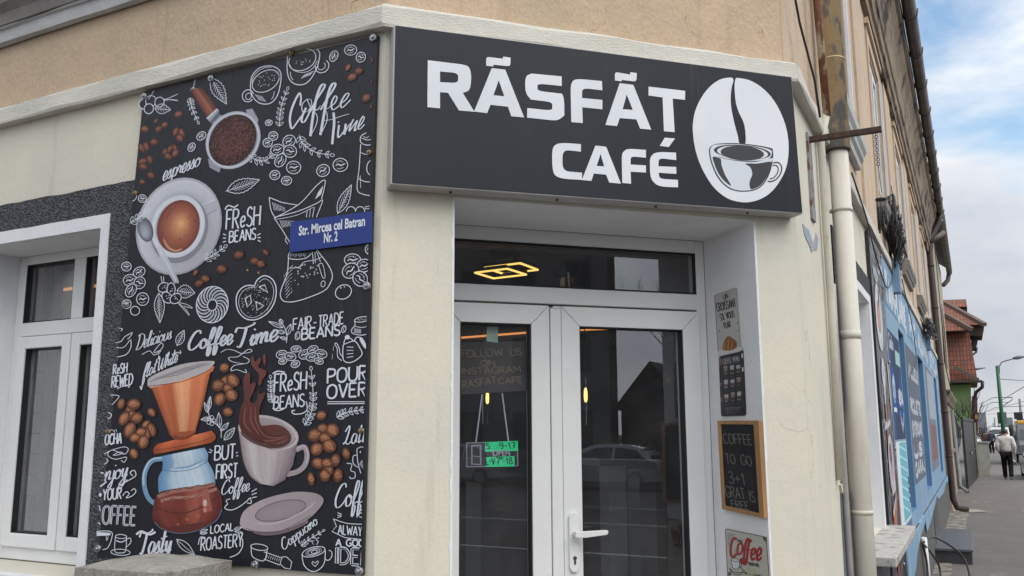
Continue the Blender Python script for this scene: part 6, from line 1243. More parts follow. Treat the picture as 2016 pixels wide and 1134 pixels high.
b = MB(); b.box(FR, 9.7, 9.9, 3.2, 3.55, .03, .10); b.box(FR, 17.0, 17.3, 3.2, 3.52, .03, .10); b.build('spotlight_box', M_BLUEP, sh)
b = MB(); b.prism(FR, rect(8.53, 10.9, 0, .80), .0, .049); b.prism(FR, rect(10.9, 12.0, 0, .74), .0, .044); b.prism(FR, rect(12.0, 22.5, 0, .80), .0, .049); b.prism(FR, rect(7.30, 8.525, 0, .62), .0, .02, m=1); R_(b, 'plinth', [M_PLINTH, M_ROUGH])
b = MB(); b.box(FR, 14.35, 15.85, 0, .66, .0495, .056); R_(b, 'plinth', M_GRANITED)
b = MB(); b.tube([FR.P(10.9, 0, .09), FR.P(10.75, .66, .085)], .03, 10); R_(b, 'thin_pipe', M_PVC)
b = MB()
random.seed(21)
e_ = [(-.62, 12.0)]+[(-.40+.10*noise.noise(Vector((y*.8, 2, 0)))+(.14 if y > 17 else 0), y) for y in [12+k*.4 for k in range(29)]]+[(-.62, 23.3)]
b.prism(FZ, e_, None, .006); tag(b.build('pavement_edge', mat('broken_concrete_edge', (.30, .275, .235), .95, (.13, .115, .10), 5, fac=(.42, .58), bump=.8, bscale=40, fine=.3)), kind='structure')
b = MB(); b.prism(FZ, wob([(-.55, 22.2), (-.1, 22.5), (.15, 22.9), (-.1, 23.4), (-.55, 23.6)], .06, .1, 3), None, .012); tag(b.build('pavement_edge', mat('pale_concrete_patch', (.36, .33, .28), .95, (.24, .21, .18), 6, fine=.2)), kind='structure')
# entrance step
G0 = [G(1858, 1092, .0), G(1914, 1112), G(1914, 1063), G(1858, 1060)]
stp = thing('entrance_step', (-.33, 15.3, 0), 'dark granite entrance step on the pavement in front of the blue shopfront', 'step')
b = MB(); b.box(FR, 13.9, 16.6, 0, .165, .05, .50); b.build('riser', M_GRANITED, stp); b = MB(); b.box(FR, 13.86, 16.64, .166, .20, .05, .52); b.build('tread', M_GRANITE, stp, bevel=.006)
b = MB()
b.tube(smooth3([FR.P(10.6, .62, .075), FR.P(11.4, .60, .17), FR.P(12.1, .32, .42), FR.P(11.6, .06, .48), FR.P(10.6, .012, .34), FR.P(9.6, .012, .2)]), .012, 8)
b.tube(smooth3([FR.P(10.6, .62, .075), FR.P(10.9, .5, .13), FR.P(11.2, .28, .20), FR.P(10.8, .03, .18), FR.P(10.0, .014, .15)]), .011, 8); b.tube(smooth3([FR.P(10.6, .62, .075), FR.P(10.65, .4, .10), FR.P(10.5, .014, .10)]), .012, 8)
b.tube(smooth3([FR.P(11.4, .02, .3), FR.P(11.9, .05, .36), FR.P(12.2, .015, .30), FR.P(11.7, .016, .24), FR.P(11.3, .02, .33)]), .012, 8)
tag(b.build('loose_cable', M_CABLE, loc=FR.P(10.8, 0, .2)), 'looped black cables hanging to the pavement from under the blue shopfront', 'cable')
# brown downspout at the end of the house
b = MB(); dp = [FR.P(23.0, 6.95, .34), FR.P(23.0, 6.75, .30), FR.P(22.8, 6.3, .09), FR.P(22.6, 5.9, .06), FR.P(22.5, .28, .13), FR.P(22.5, .10, .20), FR.P(22.6, .06, .40)]
b.tube(dp, .068, 14)
for v in (1.2, 2.2, 3.3, 4.6, 5.6): b.tube([FR.P(22.5+.1*v/6, v, .13-.012*v), FR.P(22.5+.1*v/6, v+.05, .13-.012*v)], .077, 14)
R_(b, 'downspout', M_BROWN)
b = MB(); b.tube([FR.P(22.7, 6.2, .08), FR.P(22.9, 6.45, .40)], .06, 8); R_(b, 'downspout', M_GUTTER)

# ================================================================ NEIGHBOURS ALONG THE STREET
nh = thing('neighbour_house', (-.6, 29, 0), 'narrow faded yellow neighbouring house beyond the brown downspout', 'house')
FN = Fr((-.58, 0, 0), (0, 1, 0), (1, 0, 0))
b = MB(); b.box(FN, 23.05, 32.0, 2.75, 6.95, -4, .03); b.build('upper_wall', M_NEIGH, nh)
b = MB(); b.box(FN, 23.05, 30.5, .0, 2.70, -4, .02); b.build('wall', M_BROWNST, nh)
b = MB(); b.sweep(FN, 23.02, 31.4, [(-.01, 2.48), (.06, 2.5), (.10, 2.58), (.16, 2.66), (.18, 2.70), (.18, 2.745), (-.01, 2.75)]); b.box(FN, 23.02, 30.6, 1.20, 1.28, .015, .07); b.build('moulding', M_CORN, nh)
b = MB(); b.box(FN, 27.2, 28.3, 3.5, 5.3, .061, .075); b.build('window', M_GLASSDK, nh)
b = MB(); b.quad([FN.P(23.7, 7.1, .25), FN.P(32.3, 7.1, .25), FN.P(32.3, 9.6, -3), FN.P(23.7, 9.6, -3)]); b.build('roof', M_BROWN, nh)
b = MB(); b.sweep(FN, 23.7, 32.2, [(.24, 7.09), (.20, 6.9), (.30, 6.86), (.36, 6.92), (.37, 7.06), (.35, 7.06), (.30, 6.9)]); b.tube([FN.P(32.0, 6.95, .28), FN.P(32.1, 6.7, .22), FN.P(31.8, 6.5, .08)], .07, 10); b.build('gutter', M_GUTTER, nh)
b = MB(); b.tube([FN.P(29.6, 2.4, .05), FN.P(29.6, .2, .1), FN.P(29.4, .03, .3)], .06, 10); b.build('downspout', M_GREYP, nh)
b = MB(); b.tube([FN.P(25.6, 6.6, .05), FN.P(25.9, 4.6, .06), FN.P(25.5, 3.6, .05), FN.P(26.2, 2.75, .15)], .012, 5); b.build('wall_cable', M_CABLE, nh)
b = MB()
pp = []
for i in range(9):
    v = 2.35-.26*i; bulge = .10+.16*sin(pi*min(1, i/5))**2*(i < 6); pp.append((v, bulge))
for (v0, b0), (v1, b1) in zip(pp, pp[1:]):
    for k in range(4):
        u0, u1 = 30.6+k*.35, 30.6+(k+1)*.35; f_ = lambda bb, kk: bb*(1-.15*kk)
        b.face([b.V(FN.P(u0, v0, f_(b0, k))), b.V(FN.P(u1, v0, f_(b0, k+1))), b.V(FN.P(u1, v1, f_(b1, k+1))), b.V(FN.P(u0, v1, f_(b1, k)))], 0, True)
o = b.build('tarpaulin', M_TARP, loc=FN.P(31, 1, .1)); sm_ = o.modifiers.new('thickness', 'SOLIDIFY'); sm_.thickness = .02
tag(o, 'crumpled grey tarpaulin bulging out between the yellow house and the dark gate', 'tarpaulin')
# gate and wall
gA, gB = Vector((-.30, 31.2, 0)), Vector((.0, 38.5, 0)); gu = (gB-gA).normalized(); FGt = Fr(gA, gu, (gu.y, -gu.x, 0)); gl = (gB-gA).length
gt = thing('metal_gate', gA, 'tall dark metal gate between the tarpaulin and the pale pillar', 'gate')
b = MB(); b.box(FGt, .1, gl-.1, .12, 2.15, -.02, .01); b.build('panel', M_GATE, gt)
b = MB(); frame(b, FGt, 0, gl, .05, 2.22, .1, -.03, .04); b.box(FGt, .1, gl-.1, 1.1, 1.16, .011, .035); b.build('gate_frame', M_GATE, gt)
b = MB(); b.box(FGt, gl*.45, gl*.55, 1.0, 1.08, .036, .06); b.build('latch', M_STEEL, gt)
pc = thing('gate_pillar', (.22, 40.2, 0), 'pale concrete pillar and low wall end beside the dark gate', 'pillar')
b = MB(); b.box(FG, -.02, .10, 0, 2.1, -40.0, -39.2); b.build('post', mat('lichen_concrete', (.30, .28, .2), .9, (.2, .2, .15), 9), pc)
b = MB(); b.box(FG, .10, .46, 0, 1.30, -40.6, -40.1); b.box(FG, .46, .50, .3, 1.25, -40.55, -40.15); b.build('pillar', mat('pale_pillar', (.38, .38, .33), .9, (.3, .3, .26), 5), pc)
b = MB(); b.box(FG, .08, .56, 1.302, 1.36, -40.7, -40.05); b.build('cap', M_KERB, pc)

# red-tiled house
M_TILE = bpy.data.materials.new('red_roof_tiles'); M_TILE.use_nodes = True
_t = M_TILE.node_tree; _p = _t.nodes['Principled BSDF']; _n = _t.nodes.new; _l = _t.links.new
_g = _n('ShaderNodeNewGeometry'); _s = _n('ShaderNodeSeparateXYZ'); _c = _n('ShaderNodeCombineXYZ'); _l(_g.outputs['Position'], _s.inputs[0]); _l(_s.outputs['X'], _c.inputs[0]); _l(_s.outputs['Z'], _c.inputs[1])
_b = _n('ShaderNodeTexBrick'); _l(_c.outputs[0], _b.inputs[0]); _b.inputs['Scale'].default_value = 1; _b.inputs['Brick Width'].default_value = .17; _b.inputs['Row Height'].default_value = .27; _b.inputs['Mortar Size'].default_value = .018; _b.offset = 0
_b.inputs['Color1'].default_value = (.27, .085, .046, 1); _b.inputs['Color2'].default_value = (.18, .06, .038, 1); _b.inputs['Mortar'].default_value = (.05, .022, .016, 1)
_nz = _n('ShaderNodeTexNoise'); _nz.inputs['Scale'].default_value = 1.6; _nz.inputs['Detail'].default_value = 5; _l(_g.outputs['Position'], _nz.inputs[0])
_m = _n('ShaderNodeMix'); _m.data_type = 'RGBA'; _r = _n('ShaderNodeMapRange'); _r.inputs[1].default_value = .45; _r.inputs[2].default_value = .7; _l(_nz.outputs[0], _r.inputs[0]); _l(_r.outputs[0], _m.inputs[0]); _l(_b.outputs[0], _m.inputs[6]); _m.inputs[7].default_value = (.11, .06, .045, 1); _l(_m.outputs[2], _p.inputs['Base Color']); _p.inputs['Roughness'].default_value = .85
HY = 55.
def hp(x, y, d=0.): r = ray(x, y); return CAM+r*((HY+d)/r.y)
rh = thing('tiled_house', (-2.5, 58, 0), 'green rendered house with a steep red tiled mansard roof down the street', 'house')
def slab(mb, pts, back=Vector((0, 5, 0)), m=0):
    A = [mb.V(p) for p in pts]; B = [mb.V(Vector(p)+back) for p in pts]; n_ = len(pts)
    mb.face(A, m); mb.face(B[::-1], m)
    for k in range(n_): mb.face((A[k], B[k], B[(k+1) % n_], A[(k+1) % n_]), m)
b = MB()
slab(b, [hp(1780, 758), hp(1925, 751), hp(1908, 655, .9), hp(1780, 660, .9)], Vector((0, 8, 0)))           # mansard slope
slab(b, [hp(1780, 655, -.3), hp(1911, 650, -.3), hp(1880, 632, .6), hp(1860, 622, 1.), hp(1780, 622, 1.)], Vector((0, 1, 0)))
slab(b, [hp(1780, 640, 1.), hp(1938, 639, 1.), hp(1900, 618, 2.5), hp(1862, 597, 4), hp(1780, 597, 4)], Vector((0, 3, 0)))
slab(b, [hp(1780, 604, 4), hp(1904, 604, 4), hp(1902, 589, 5), hp(1780, 593, 5)], Vector((0, 2, 0)))
b.build('roof', M_TILE, rh)
b = MB()
M_RIDGE = mat('ridge_tile', (.13, .075, .055), .9, (.10, .085, .07), 5)
for p, q, w_ in (((1862, 597, 3.9), (1938, 639, .9), .28), ((1862, 620, .9), (1912, 648, -.4), .25), ((1878, 722, -.1), (1926, 748, -.3), .25)): b = MB(); b.bar(hp(*p), hp(*q), w_, .2); b.build('ridge_tiles', M_RIDGE, rh)
b = MB()
slab(b, [hp(1780, 662, 1.4), hp(1934, 661, 1.4), hp(1938, 640, 1.4), hp(1780, 640, 1.4)], Vector((0, 3, 0))); slab(b, [hp(1886, 612, 4.4), hp(1904, 611, 4.4), hp(1904, 604, 4.4), hp(1886, 604, 4.4)], Vector((0, 2, 0))); slab(b, [hp(1911, 686, 2), hp(1921, 686, 2), hp(1925, 668, 2), hp(1912, 665, 2)], Vector((0, 2, 0)))
slab(b, [hp(1780, 757, -.6), hp(1931, 752, -.6), hp(1934, 748, -.6), hp(1780, 751, -.6)], Vector((0, .8, 0)))
b.build('eaves', M_DARKWD, rh)
b = MB(); b.tube([hp(1934, 750, -.3), hp(1934, 762, -.3), hp(1922, 772, .1), hp(1916, 790, .2), hp(1916, 840, .2)], .09, 8); b.tube([hp(1923, 684, 2), hp(1922, 693, 2), hp(1914, 699, 1)], .06, 8); b.build('downspout', M_BROWN, rh)
b = MB(); slab(b, [hp(1780, 860, .3), hp(1913, 860, .3), hp(1911, 757, .3), hp(1780, 758, .3)], Vector((0, 8, 0))); b.build('wall', M_GREENW, rh)
b = MB(); slab(b, [hp(1916, 858, 2), hp(1926, 858, 2), hp(1924, 780, 2), hp(1913, 780, 2)], Vector((0, 3, 0))); b.build('side_wall', mat('dark_red_wall', (.13, .035, .04), .8, (.10, .03, .05), 2), rh)
b = MB(); slab(b, [hp(1918, 826, 1.9), hp(1925, 826, 1.9), hp(1924, 816, 1.9), hp(1917, 816, 1.9)], Vector((0, .08, 0))); b.build('wall_sign', mat('orange_sign', (.45, .17, .04), .7), rh)

# street poles and tram wires
def pole(name, x, ybase, ytop, dist, r, m_, label, cat, group=None, xt=None):
    r0 = ray(x, 850); p0 = CAM+r0*(dist/r0.y); p0.z = 0; rt_ = ray(xt or x, ytop); p1 = CAM+rt_*(dist/rt_.y)
    t = thing(name, p0, label, cat, group); b = MB(); b.tube([p0, p0.lerp(p1, .5), p1], [r, r*.9, r*.75], 12); b.build('pole', m_, t); return t, p0, p1
t, p0, p1 = pole('street_lamp', 1975.5, 850, 720, 62, .125, M_GREENP, 'tall green tram pole with a curved lamp arm over the pavement', 'street lamp', xt=1963)
D = lambda x, y, d: CAM+ray(x, y)*(d/ray(x, y).y)
b = MB(); b.tube([D(1967.5, 735, 62), D(1967, 722, 62), D(1972, 713, 62), D(1985, 709, 62), D(2000, 704.5, 62)], .04, 6); b.build('lamp_arm', M_GREYP, t)
b = MB(); b.tube([D(1994, 706, 62), D(2003, 704, 62), D(2018, 702, 62)], [.06, .12, .05], 8); b.build('lamp_head', M_GREYP, t)
b = MB(); b.tube([D(1965, 746, 62), D(2016, 749.5, 62)], .02, 5); b.tube([D(1974, 800, 62), D(1993, 787, 62), D(1994, 783, 62), D(1966, 782, 62)], .025, 5); b.box(FG, p0.x-.25, p0.x+.25, 2.2, 2.9, -62.3, -62.15); b.build('tram_bracket', M_GREYP, t)
t, p0, p1 = pole('street_lamp', 1911, 850, 727, 120, .07, M_GREYP, 'thin distant lamp seen beyond the tiled roof', 'street lamp', xt=1920)
b = MB(); b.tube([D(1920, 727, 120), D(1940, 724, 120)], [.15, .06], 8); b.build('lamp_head', M_GREYP, t)
t, p0, p1 = pole('traffic_light', 2013, 850, 785, 75, .10, M_GREYP, 'grey pole with a traffic light and blue sign at the far right', 'traffic light', xt=2007)
b = MB(); b.box(FG, p0.x-.45, p0.x+.1, 2.6+.0, 3.1, -74.9, -74.6); b.build('signal_head', M_BLACKM, t); b = MB(); b.box(FG, p0.x-.3, p0.x+.6, 2.35, 2.6, -74.88, -74.8); b.build('blue_plate', mat('blue_sign', (.03, .10, .30), .6), t)
for i, (x, yt, d) in enumerate(((1958, 822, 170), (1966, 828, 210), (1955, 832, 240))): pole('tram_pole', x, 850, yt, d, .13, M_GREYP, ('far thin tram pole left of the green one', 'second far tram pole, beside the green one', 'shortest and farthest tram pole')[i], 'pole')
wires = [((1926, 797, 120), (1955, 783, 62), (1993, 782, 62)), ((1927, 803, 120), (1955, 792, 62), (1985, 792, 62)), ((1936, 812, 140), (1960, 802, 80), (2020, 799, 70)), ((1940, 811, 150), (2016, 790, 80)), ((1930, 816, 200), (2018, 812, 90)), ((1974, 787, 62), (2018, 760, 45))]
b = MB()
for wv in wires: b.tube([D(*p) for p in wv], .018, 4)
tag(b.build('tram_wires', M_CABLE, loc=D(1975, 790, 62)), 'thin overhead tram wires crossing the sky over the street', 'wires')

# far buildings and trees at the end of the street
for i, (x0, x1, yt, d, lab) in enumerate(((1928, 1944, 812, 230, 'hazy far apartment block left of the green pole'), (1978, 1996, 822, 300, 'hazy far block right of the green pole'), (2004, 2060, 838, 260, 'low far building at the right edge of the street end'))):
    A, Bv, Tp = D(x0, 850, d), D(x1, 850, d), D(x0, yt, d)
    t = thing('far_building', (A.x, d, 0), lab, 'building'); b = MB(); b.box(FG, A.x, Bv.x, -.1, Tp.z, -d-20, -d); b.build('wall', M_FAR, t)
    b = MB(); nx_ = 5
    for r_ in range(int(Tp.z//3)):
        for k in range(nx_): w_ = (Bv.x-A.x)/nx_; b.box(FG, A.x+w_*(k+.25), A.x+w_*(k+.7), 1+r_*3, 2.4+r_*3, -d-.1, -d+.02)
    if b.v: b.build('window', M_GLASSDK, t)
def tree(name, x, yt, d, wpx, lab, leafy=True, group=None, loc=None):
    random.seed(int(x)*7+int(d)); base = loc or (lambda p: Vector((p.x, p.y, 0)))(D(x, 850, d)); topz = D(x, yt, d).z if not loc else yt; w_ = wpx/2200*d if not loc else wpx
    t = thing(name, base, lab, 'tree', group); b = MB(); tk = 1 if leafy else .4; b.tube([base, base+Vector((0, 0, topz*.4)), base+Vector((.1, 0, topz*.7))], [.03*topz*tk, .022*topz*tk, .008*topz*tk], 8)
    def br(p, dr, ln, r, n_):
        q = p+dr*ln; b.tube([p, p.lerp(q, .5)+Vector((random.uniform(-.05, .05)*ln, random.uniform(-.05, .05)*ln, .04*ln)), q], [r, r*.75, r*.4], 5)
        if n_:
            for _ in range(3 if leafy else 4): br(p.lerp(q, random.uniform(.45, 1)), (dr+Vector((random.uniform(-.7, .7), random.uniform(-.7, .7), random.uniform(-.1, .6)))).normalized(), ln*.62, r*.5, n_-1)
    for k in range(6): an = k*1.05; br(base+Vector((0, 0, topz*(.35+.05*k))), Vector((cos(an)*.7, sin(an)*.7, .8)).normalized(), topz*.28, topz*.011*tk, 2 if leafy else 3)
    b.build('trunk', M_BARK, t)
    if leafy:
        b = MB()
        for _ in range(900):
            an, el, rr = random.uniform(0, 6.28), random.uniform(-1, 1), random.random()**.45
            c = base+Vector((cos(an)*sqrt(1-el*el)*w_/2*rr, sin(an)*sqrt(1-el*el)*w_/2*rr, topz*.62+el*topz*.36*rr)); c += Vector((noise.noise(c*.7), noise.noise(c*.7+Vector((9, 1, 2))), 0))*w_*.12
            s_ = random.uniform(.025, .05)*w_; a1, a2 = Vector((random.uniform(-1, 1), random.uniform(-1, 1), random.uniform(-1, 1))).normalized()*s_, Vector((random.uniform(-1, 1), random.uniform(-1, 1), random.uniform(-1, 1))).normalized()*s_
            b.quad([c-a1, c+a2, c+a1, c-a2])
        b.build('crown', M_LEAF, t)
tree('street_tree', 1932, 832, 75, 16, 'dark bushy evergreen just past the tiled house'); tree('street_tree', 1950, 846-9, 160, 12, 'small round dark tree left of the far white van'); tree('street_tree', 1968, 836, 190, 18, 'dark bushy tree behind the green pole'); tree('street_tree', 1990, 834, 150, 26, 'wide dark tree behind the walking man', True); tree('street_tree', 2008, 834, 170, 22, 'dark tree under the traffic light')
b = MB()
random.seed(4)
for k in range(40):
    x = -.6+random.uniform(0, .9); p = Vector((x, 42.5, 2.1+random.uniform(0, .5))); b.tube([p, p+Vector((random.uniform(-.4, .4), random.uniform(-.3, .3), random.uniform(.3, .9)))], .012, 4)
tag(b.build('bare_shrub', M_BARK, loc=(-.2, 42.5, 1.9)), 'bare thorny shrub over the gate before the green wall', 'shrub')

# ================================================================ VEHICLES
def car(name, loc, rz, paint, label, van=False, L=4.3, W=1.76, Hh=1.46, yellow=False):
    t = thing(name, loc, label, 'van' if van else 'car'); t.rotation_euler = (0, 0, rz)
    class LF:  # local: u along length, v up, n across
        @staticmethod
        def P(u, v, n=0.): return Vector((u, n, v))
    def bld(mb, nm, mt, bev=0, par=t):
        o = mb.build(nm, mt, None, bevel=bev); o.parent = par; return o
    if van: prof_ = [(-.5, .3), (-.5, .98), (-.47, 1.0), (.30, 1.0), (.42, .62), (.5, .52), (.5, .3)]
    else: prof_ = [(-.5, .32), (-.5, .58), (-.46, .66), (-.36, .69), (.20, .69), (.40, .60), (.485, .48), (.5, .34), (.48, .2), (-.48, .2)]
    b = MB(); pr = crom([(x*L, y*Hh) for x, y in prof_], 4, True) if not van else [(x*L, y*Hh) for x, y in prof_]
    n_ = len(pr); S_ = []
    for y, k in ((-W/2, .94), (-W/2*.93, 1), (W/2*.93, 1), (W/2, .94)):
        S_.append([b.V((p[0]*(1-(1-k)*.3), y, (p[1]-.45*Hh)*k+.45*Hh)) for p in pr])
    for A, B in zip(S_, S_[1:]):
        for i in range(n_): b.face((A[i], A[(i+1) % n_], B[(i+1) % n_], B[i]), 0, not van)
    b.face(S_[0][::-1]); b.face(S_[-1]); bld(b, 'body', paint)
    if not van:
        cab_ = [(-.44, .66), (-.33, .93), (-.16, 1.0), (.05, .985), (.27, .68)]
        def cabin(mb, sc, zoff, m_w=1.):
            pts = crom([(x*L*sc, y*Hh+zoff) for x, y in cab_], 4); A = [mb.V((p[0], -W/2*.86*m_w*(1-.28*max(0, (p[1]/Hh-.66)/.34)), p[1])) for p in pts]; B = [mb.V((p[0], W/2*.86*m_w*(1-.28*max(0, (p[1]/Hh-.66)/.34)), p[1])) for p in pts]
            for i in range(len(pts)-1): mb.face((A[i], A[i+1], B[i+1], B[i]), 0, True)
            mb.face(A[::-1]); mb.face(B)
        b = MB(); cabin(b, 1, 0); bld(b, 'cabin', paint)
        b = MB()
        for sg in (-1, 1):
            for poly in ([(-.38, .69), (-.31, .88), (-.19, .94), (-.14, .94), (-.14, .69)], [(-.12, .69), (-.12, .945), (.02, .93), (.20, .69)]):
                b.face([b.V((x*L, sg*(W/2*.868*(1-.28*max(0, (y-.66)/.34))+.004), y*Hh)) for x, y in poly])
        b.face([b.V((x*L, s_*W/2*.72, y*Hh+.012)) for x, y, s_ in ((.075, .955, -.9), (.255, .70, -1.05), (.255, .70, 1.05), (.075, .955, .9))]); b.face([b.V((x*L, s_*W/2*.72, y*Hh+.012)) for x, y, s_ in ((-.345, .91, -.85), (-.43, .69, -1.), (-.43, .69, 1.), (-.345, .91, .85))])
        bld(b, 'window', M_GLASSDK)
    else:
        b = MB(); f_ = L*.5
        b.face([b.V((.305*L+.015, y, Hh*.97)) for y in (-W*.42, W*.42)]+[b.V((.415*L+.015, y, Hh*.64)) for y in (W*.45, -W*.45)])
        for sg in (-1, 1): b.face([b.V((x*L, sg*(W/2+.004), y*Hh)) for x, y in ((-.1, .62), (-.1, .93), (.28, .93), (.38, .62))])
        bld(b, 'window', M_GLASSDK)
        if yellow: b = MB(); b.box(LF, -.49*L, .30*L, Hh*1.0+.002, Hh*1.09, -W*.46, W*.46); bld(b, 'roof', M_YELLOW, .05)
    for sx in (-.31, .31):
        for sg in (-1, 1):
            b = MB(); c = Vector((sx*L, sg*W/2*.90, .32)); b.tube([c+Vector((0, -sg*.09, 0)), c+Vector((0, sg*.1, 0))], .32, 22, sm=False); w_ = bld(b, 'wheel', M_TIRE, .02)
            b = MB(); b.tube([c+Vector((0, sg*.09, 0)), c+Vector((0, sg*.105, 0))], .21, 14, sm=False); bld(b, 'rim', M_RIM, 0, w_)
    for sg in (-1, 1):
        b = MB(); b.box(LF, .455*L, .492*L, .50*Hh*(.9 if van else 1), .57*Hh*(.9 if van else 1), sg*W*.36-.15, sg*W*.36+.15); bld(b, 'headlight', M_LAMPG, .03)
        b = MB(); b.box(LF, -.502*L, -.47*L, .50*Hh, .60*Hh, sg*W*.38-.1, sg*W*.38+.1); bld(b, 'tail_light', M_RED, .02)
    b = MB(); b.box(LF, .13*L, .16*L, .68*Hh, .74*Hh, W/2-.02, W/2+.14); b.box(LF, .13*L, .16*L, .68*Hh, .74*Hh, -W/2-.14, -W/2+.02); bld(b, 'mirror', paint, .02)
    return t
RD_ = -.13
M_GREYV = mat('grey_van_paint', (.10, .105, .11), .35, coat=.3)
def gd(x, d): p = D(x, 850, d); return (p.x, p.y, RD_)
car('parked_car', gd(2058, 40), radians(-90), M_BLACKC, 'black car parked at the kerb on the right edge')
car('parked_car', gd(2040, 56), radians(-90), M_GREYV, 'grey fronted van with a yellow roof, parked behind the black car', True, 5.2, 2.0, 2.25, True)
car('parked_car', gd(1944, 100), radians(-95), M_WHITEC, 'white car far down the street behind the red-jacketed pedestrian', False, 4.4, 1.8, 1.6)
car('parked_car', gd(1966, 125), radians(-88), M_WHITEC, 'pale van far down the street beside the green pole', True, 5.0, 2.0, 2.3)

# ================================================================ PEOPLE
def person(loc, face, label, top, bottom, hair, k=1.0, pose='walk', shoes=None, detail=True):
    """figure in metres, built facing +Y then turned; body grown as one skinned surface"""
    t = thing('person', loc, label, 'person'); t.rotation_euler = (0, 0, face); t.scale = (k, k, k)
    def skin(name, verts, edges, radii, mt, par, lev=2):
        me = bpy.data.meshes.new(name); me.from_pydata(verts, edges, []); o = bpy.data.objects.new(name, me); COL.objects.link(o)
        md = o.modifiers.new('skin', 'SKIN'); md.use_smooth_shade = True
        for i, r in enumerate(radii): sv = me.skin_vertices[0].data[i]; sv.radius = r if isinstance(r, tuple) else (r, r); sv.use_root = (i == 0)
        ss = o.modifiers.new('sub', 'SUBSURF'); ss.levels = lev; ss.render_levels = lev
        bpy.context.view_layer.update(); m2 = bpy.data.meshes.new_from_object(o.evaluated_get(bpy.context.evaluated_depsgraph_get()))
        o.modifiers.clear(); o.data = m2; m2.materials.clear(); m2.materials.append(mt); bpy.data.meshes.remove(me)
        for p in m2.polygons: p.use_smooth = True
        o.name = name; o.parent = par; return o
    st = .16 if pose == 'walk' else .0
    J = {'pel': (0, 0, .93), 'wst': (0, .01, 1.08), 'chs': (0, .0, 1.30), 'nk0': (0, .0, 1.47), 'nk1': (0, .02, 1.53), 'hd': (0, .03, 1.62), 'tp': (0, .02, 1.71),
         'sl': (-.19, 0, 1.41), 'sr': (.19, 0, 1.41), 'el': (-.27, -.06, 1.14), 'er': (.27, -.05, 1.14), 'wl': (-.22, .06, .93), 'wr': (.25, .07, .90), 'hl': (-.20, .10, .87), 'hr': (.25, .11, .82),
         'pl': (-.09, 0, .88), 'pr': (.09, 0, .88), 'kl': (-.10, .06+st*.6, .49), 'kr': (.10, .06-st*.1, .48), 'al': (-.10, st, .09), 'ar': (.10, -st*1.7, .14 if st else .09), 'tl': (-.11, st+.14, .035), 'tr': (.11, -st*1.7+.10, .03)}
    nm = list(J); ix = {n_: i for i, n_ in enumerate(nm)}
    R0 = {'pel': (.15, .10), 'wst': (.14, .10), 'chs': (.17, .11), 'nk0': .07, 'nk1': .055, 'hd': (.078, .095), 'tp': (.055, .07), 'sl': .062, 'sr': .062, 'el': .042, 'er': .042, 'wl': .03, 'wr': .03, 'hl': (.03, .02), 'hr': (.03, .02), 'pl': .085, 'pr': .085, 'kl': .055, 'kr': .055, 'al': .035, 'ar': .035, 'tl': (.035, .025), 'tr': (.035, .025)}
    E_ = [('pel', 'wst'), ('wst', 'chs'), ('chs', 'nk0'), ('nk0', 'nk1'), ('nk1', 'hd'), ('hd', 'tp'), ('nk0', 'sl'), ('nk0', 'sr'), ('sl', 'el'), ('sr', 'er'), ('el', 'wl'), ('er', 'wr'), ('wl', 'hl'), ('wr', 'hr'), ('pel', 'pl'), ('pel', 'pr'), ('pl', 'kl'), ('pr', 'kr'), ('kl', 'al'), ('kr', 'ar'), ('al', 'tl'), ('ar', 'tr')]
    V_ = [J[n_] for n_ in nm]; Rr = [R0[n_] for n_ in nm]; Ed = [(ix[a_], ix[c_]) for a_, c_ in E_]
    if detail:
        for s_ in ('l', 'r'):                                  # five fingers rooted in each palm
            h_ = Vector(J['h'+s_]); w_ = Vector(J['w'+s_]); dn = (h_-w_).normalized(); sg = -1 if s_ == 'l' else 1
            for f_ in range(5):
                off = Vector((0, (f_-1.5)*.016, 0)) if f_ < 4 else Vector((-sg*.01, .035, .035)); ln = (.075, .085, .08, .06, .055)[f_]
                i0 = len(V_); a_ = h_+off; c_ = a_+dn*ln*.55; d_ = c_+dn*ln*.4+Vector((-sg*.012, 0, 0)); V_ += [tuple(a_), tuple(c_), tuple(d_)]; Rr += [.0095, .0085, .007]; Ed += [(ix['h'+s_], i0), (i0, i0+1), (i0+1, i0+2)]
    skin('body', V_, Ed, Rr, M_SKIN, t, 1)
    # jacket
    jn = ['pel2', 'wst', 'chs', 'nk0', 'col', 'sl', 'sr', 'el', 'er', 'wl', 'wr']; JJ = dict(J); JJ['pel2'] = (0, 0, .92); JJ['col'] = (0, .01, 1.51)
    jr = [(.175, .13), (.195, .15), (.22, .155), .11, .08, .10, .10, .074, .074, .05, .05]; je = [(0, 1), (1, 2), (2, 3), (3, 4), (3, 5), (3, 6), (5, 7), (6, 8), (7, 9), (8, 10)]
    skin('jacket', [JJ[n_] for n_ in jn], je, jr, top, t)
    tn = ['pel', 'pl', 'pr', 'kl', 'kr', 'al', 'ar']; J2 = {n_: (v_[0], v_[1], v_[2]-(.05 if n_ in ('al', 'ar') else 0)) for n_, v_ in J.items()}; skin('trousers', [J2[n_] for n_ in tn], [(0, 1), (0, 2), (1, 3), (2, 4), (3, 5), (4, 6)], [(.17, .125), .115, .115, .088, .088, .072, .072], bottom, t)
    for s_ in ('l', 'r'): a_, c_ = J['a'+s_], J['t'+s_]; skin('shoe', [(a_[0], a_[1]-.07, c_[2]+.025), (a_[0], a_[1], c_[2]+.03), c_], [(0, 1), (1, 2)], [.045, .05, (.048, .032)], shoes or M_SHOE, t, 1)
    skin('hair', [(0, .005, 1.585), (0, .0, 1.66), (0, .02, 1.715)], [(0, 1), (1, 2)], [(.083, .085), (.092, .10), (.06, .075)], hair, t)
    # face: nose, eyes, ears
    b = MB()
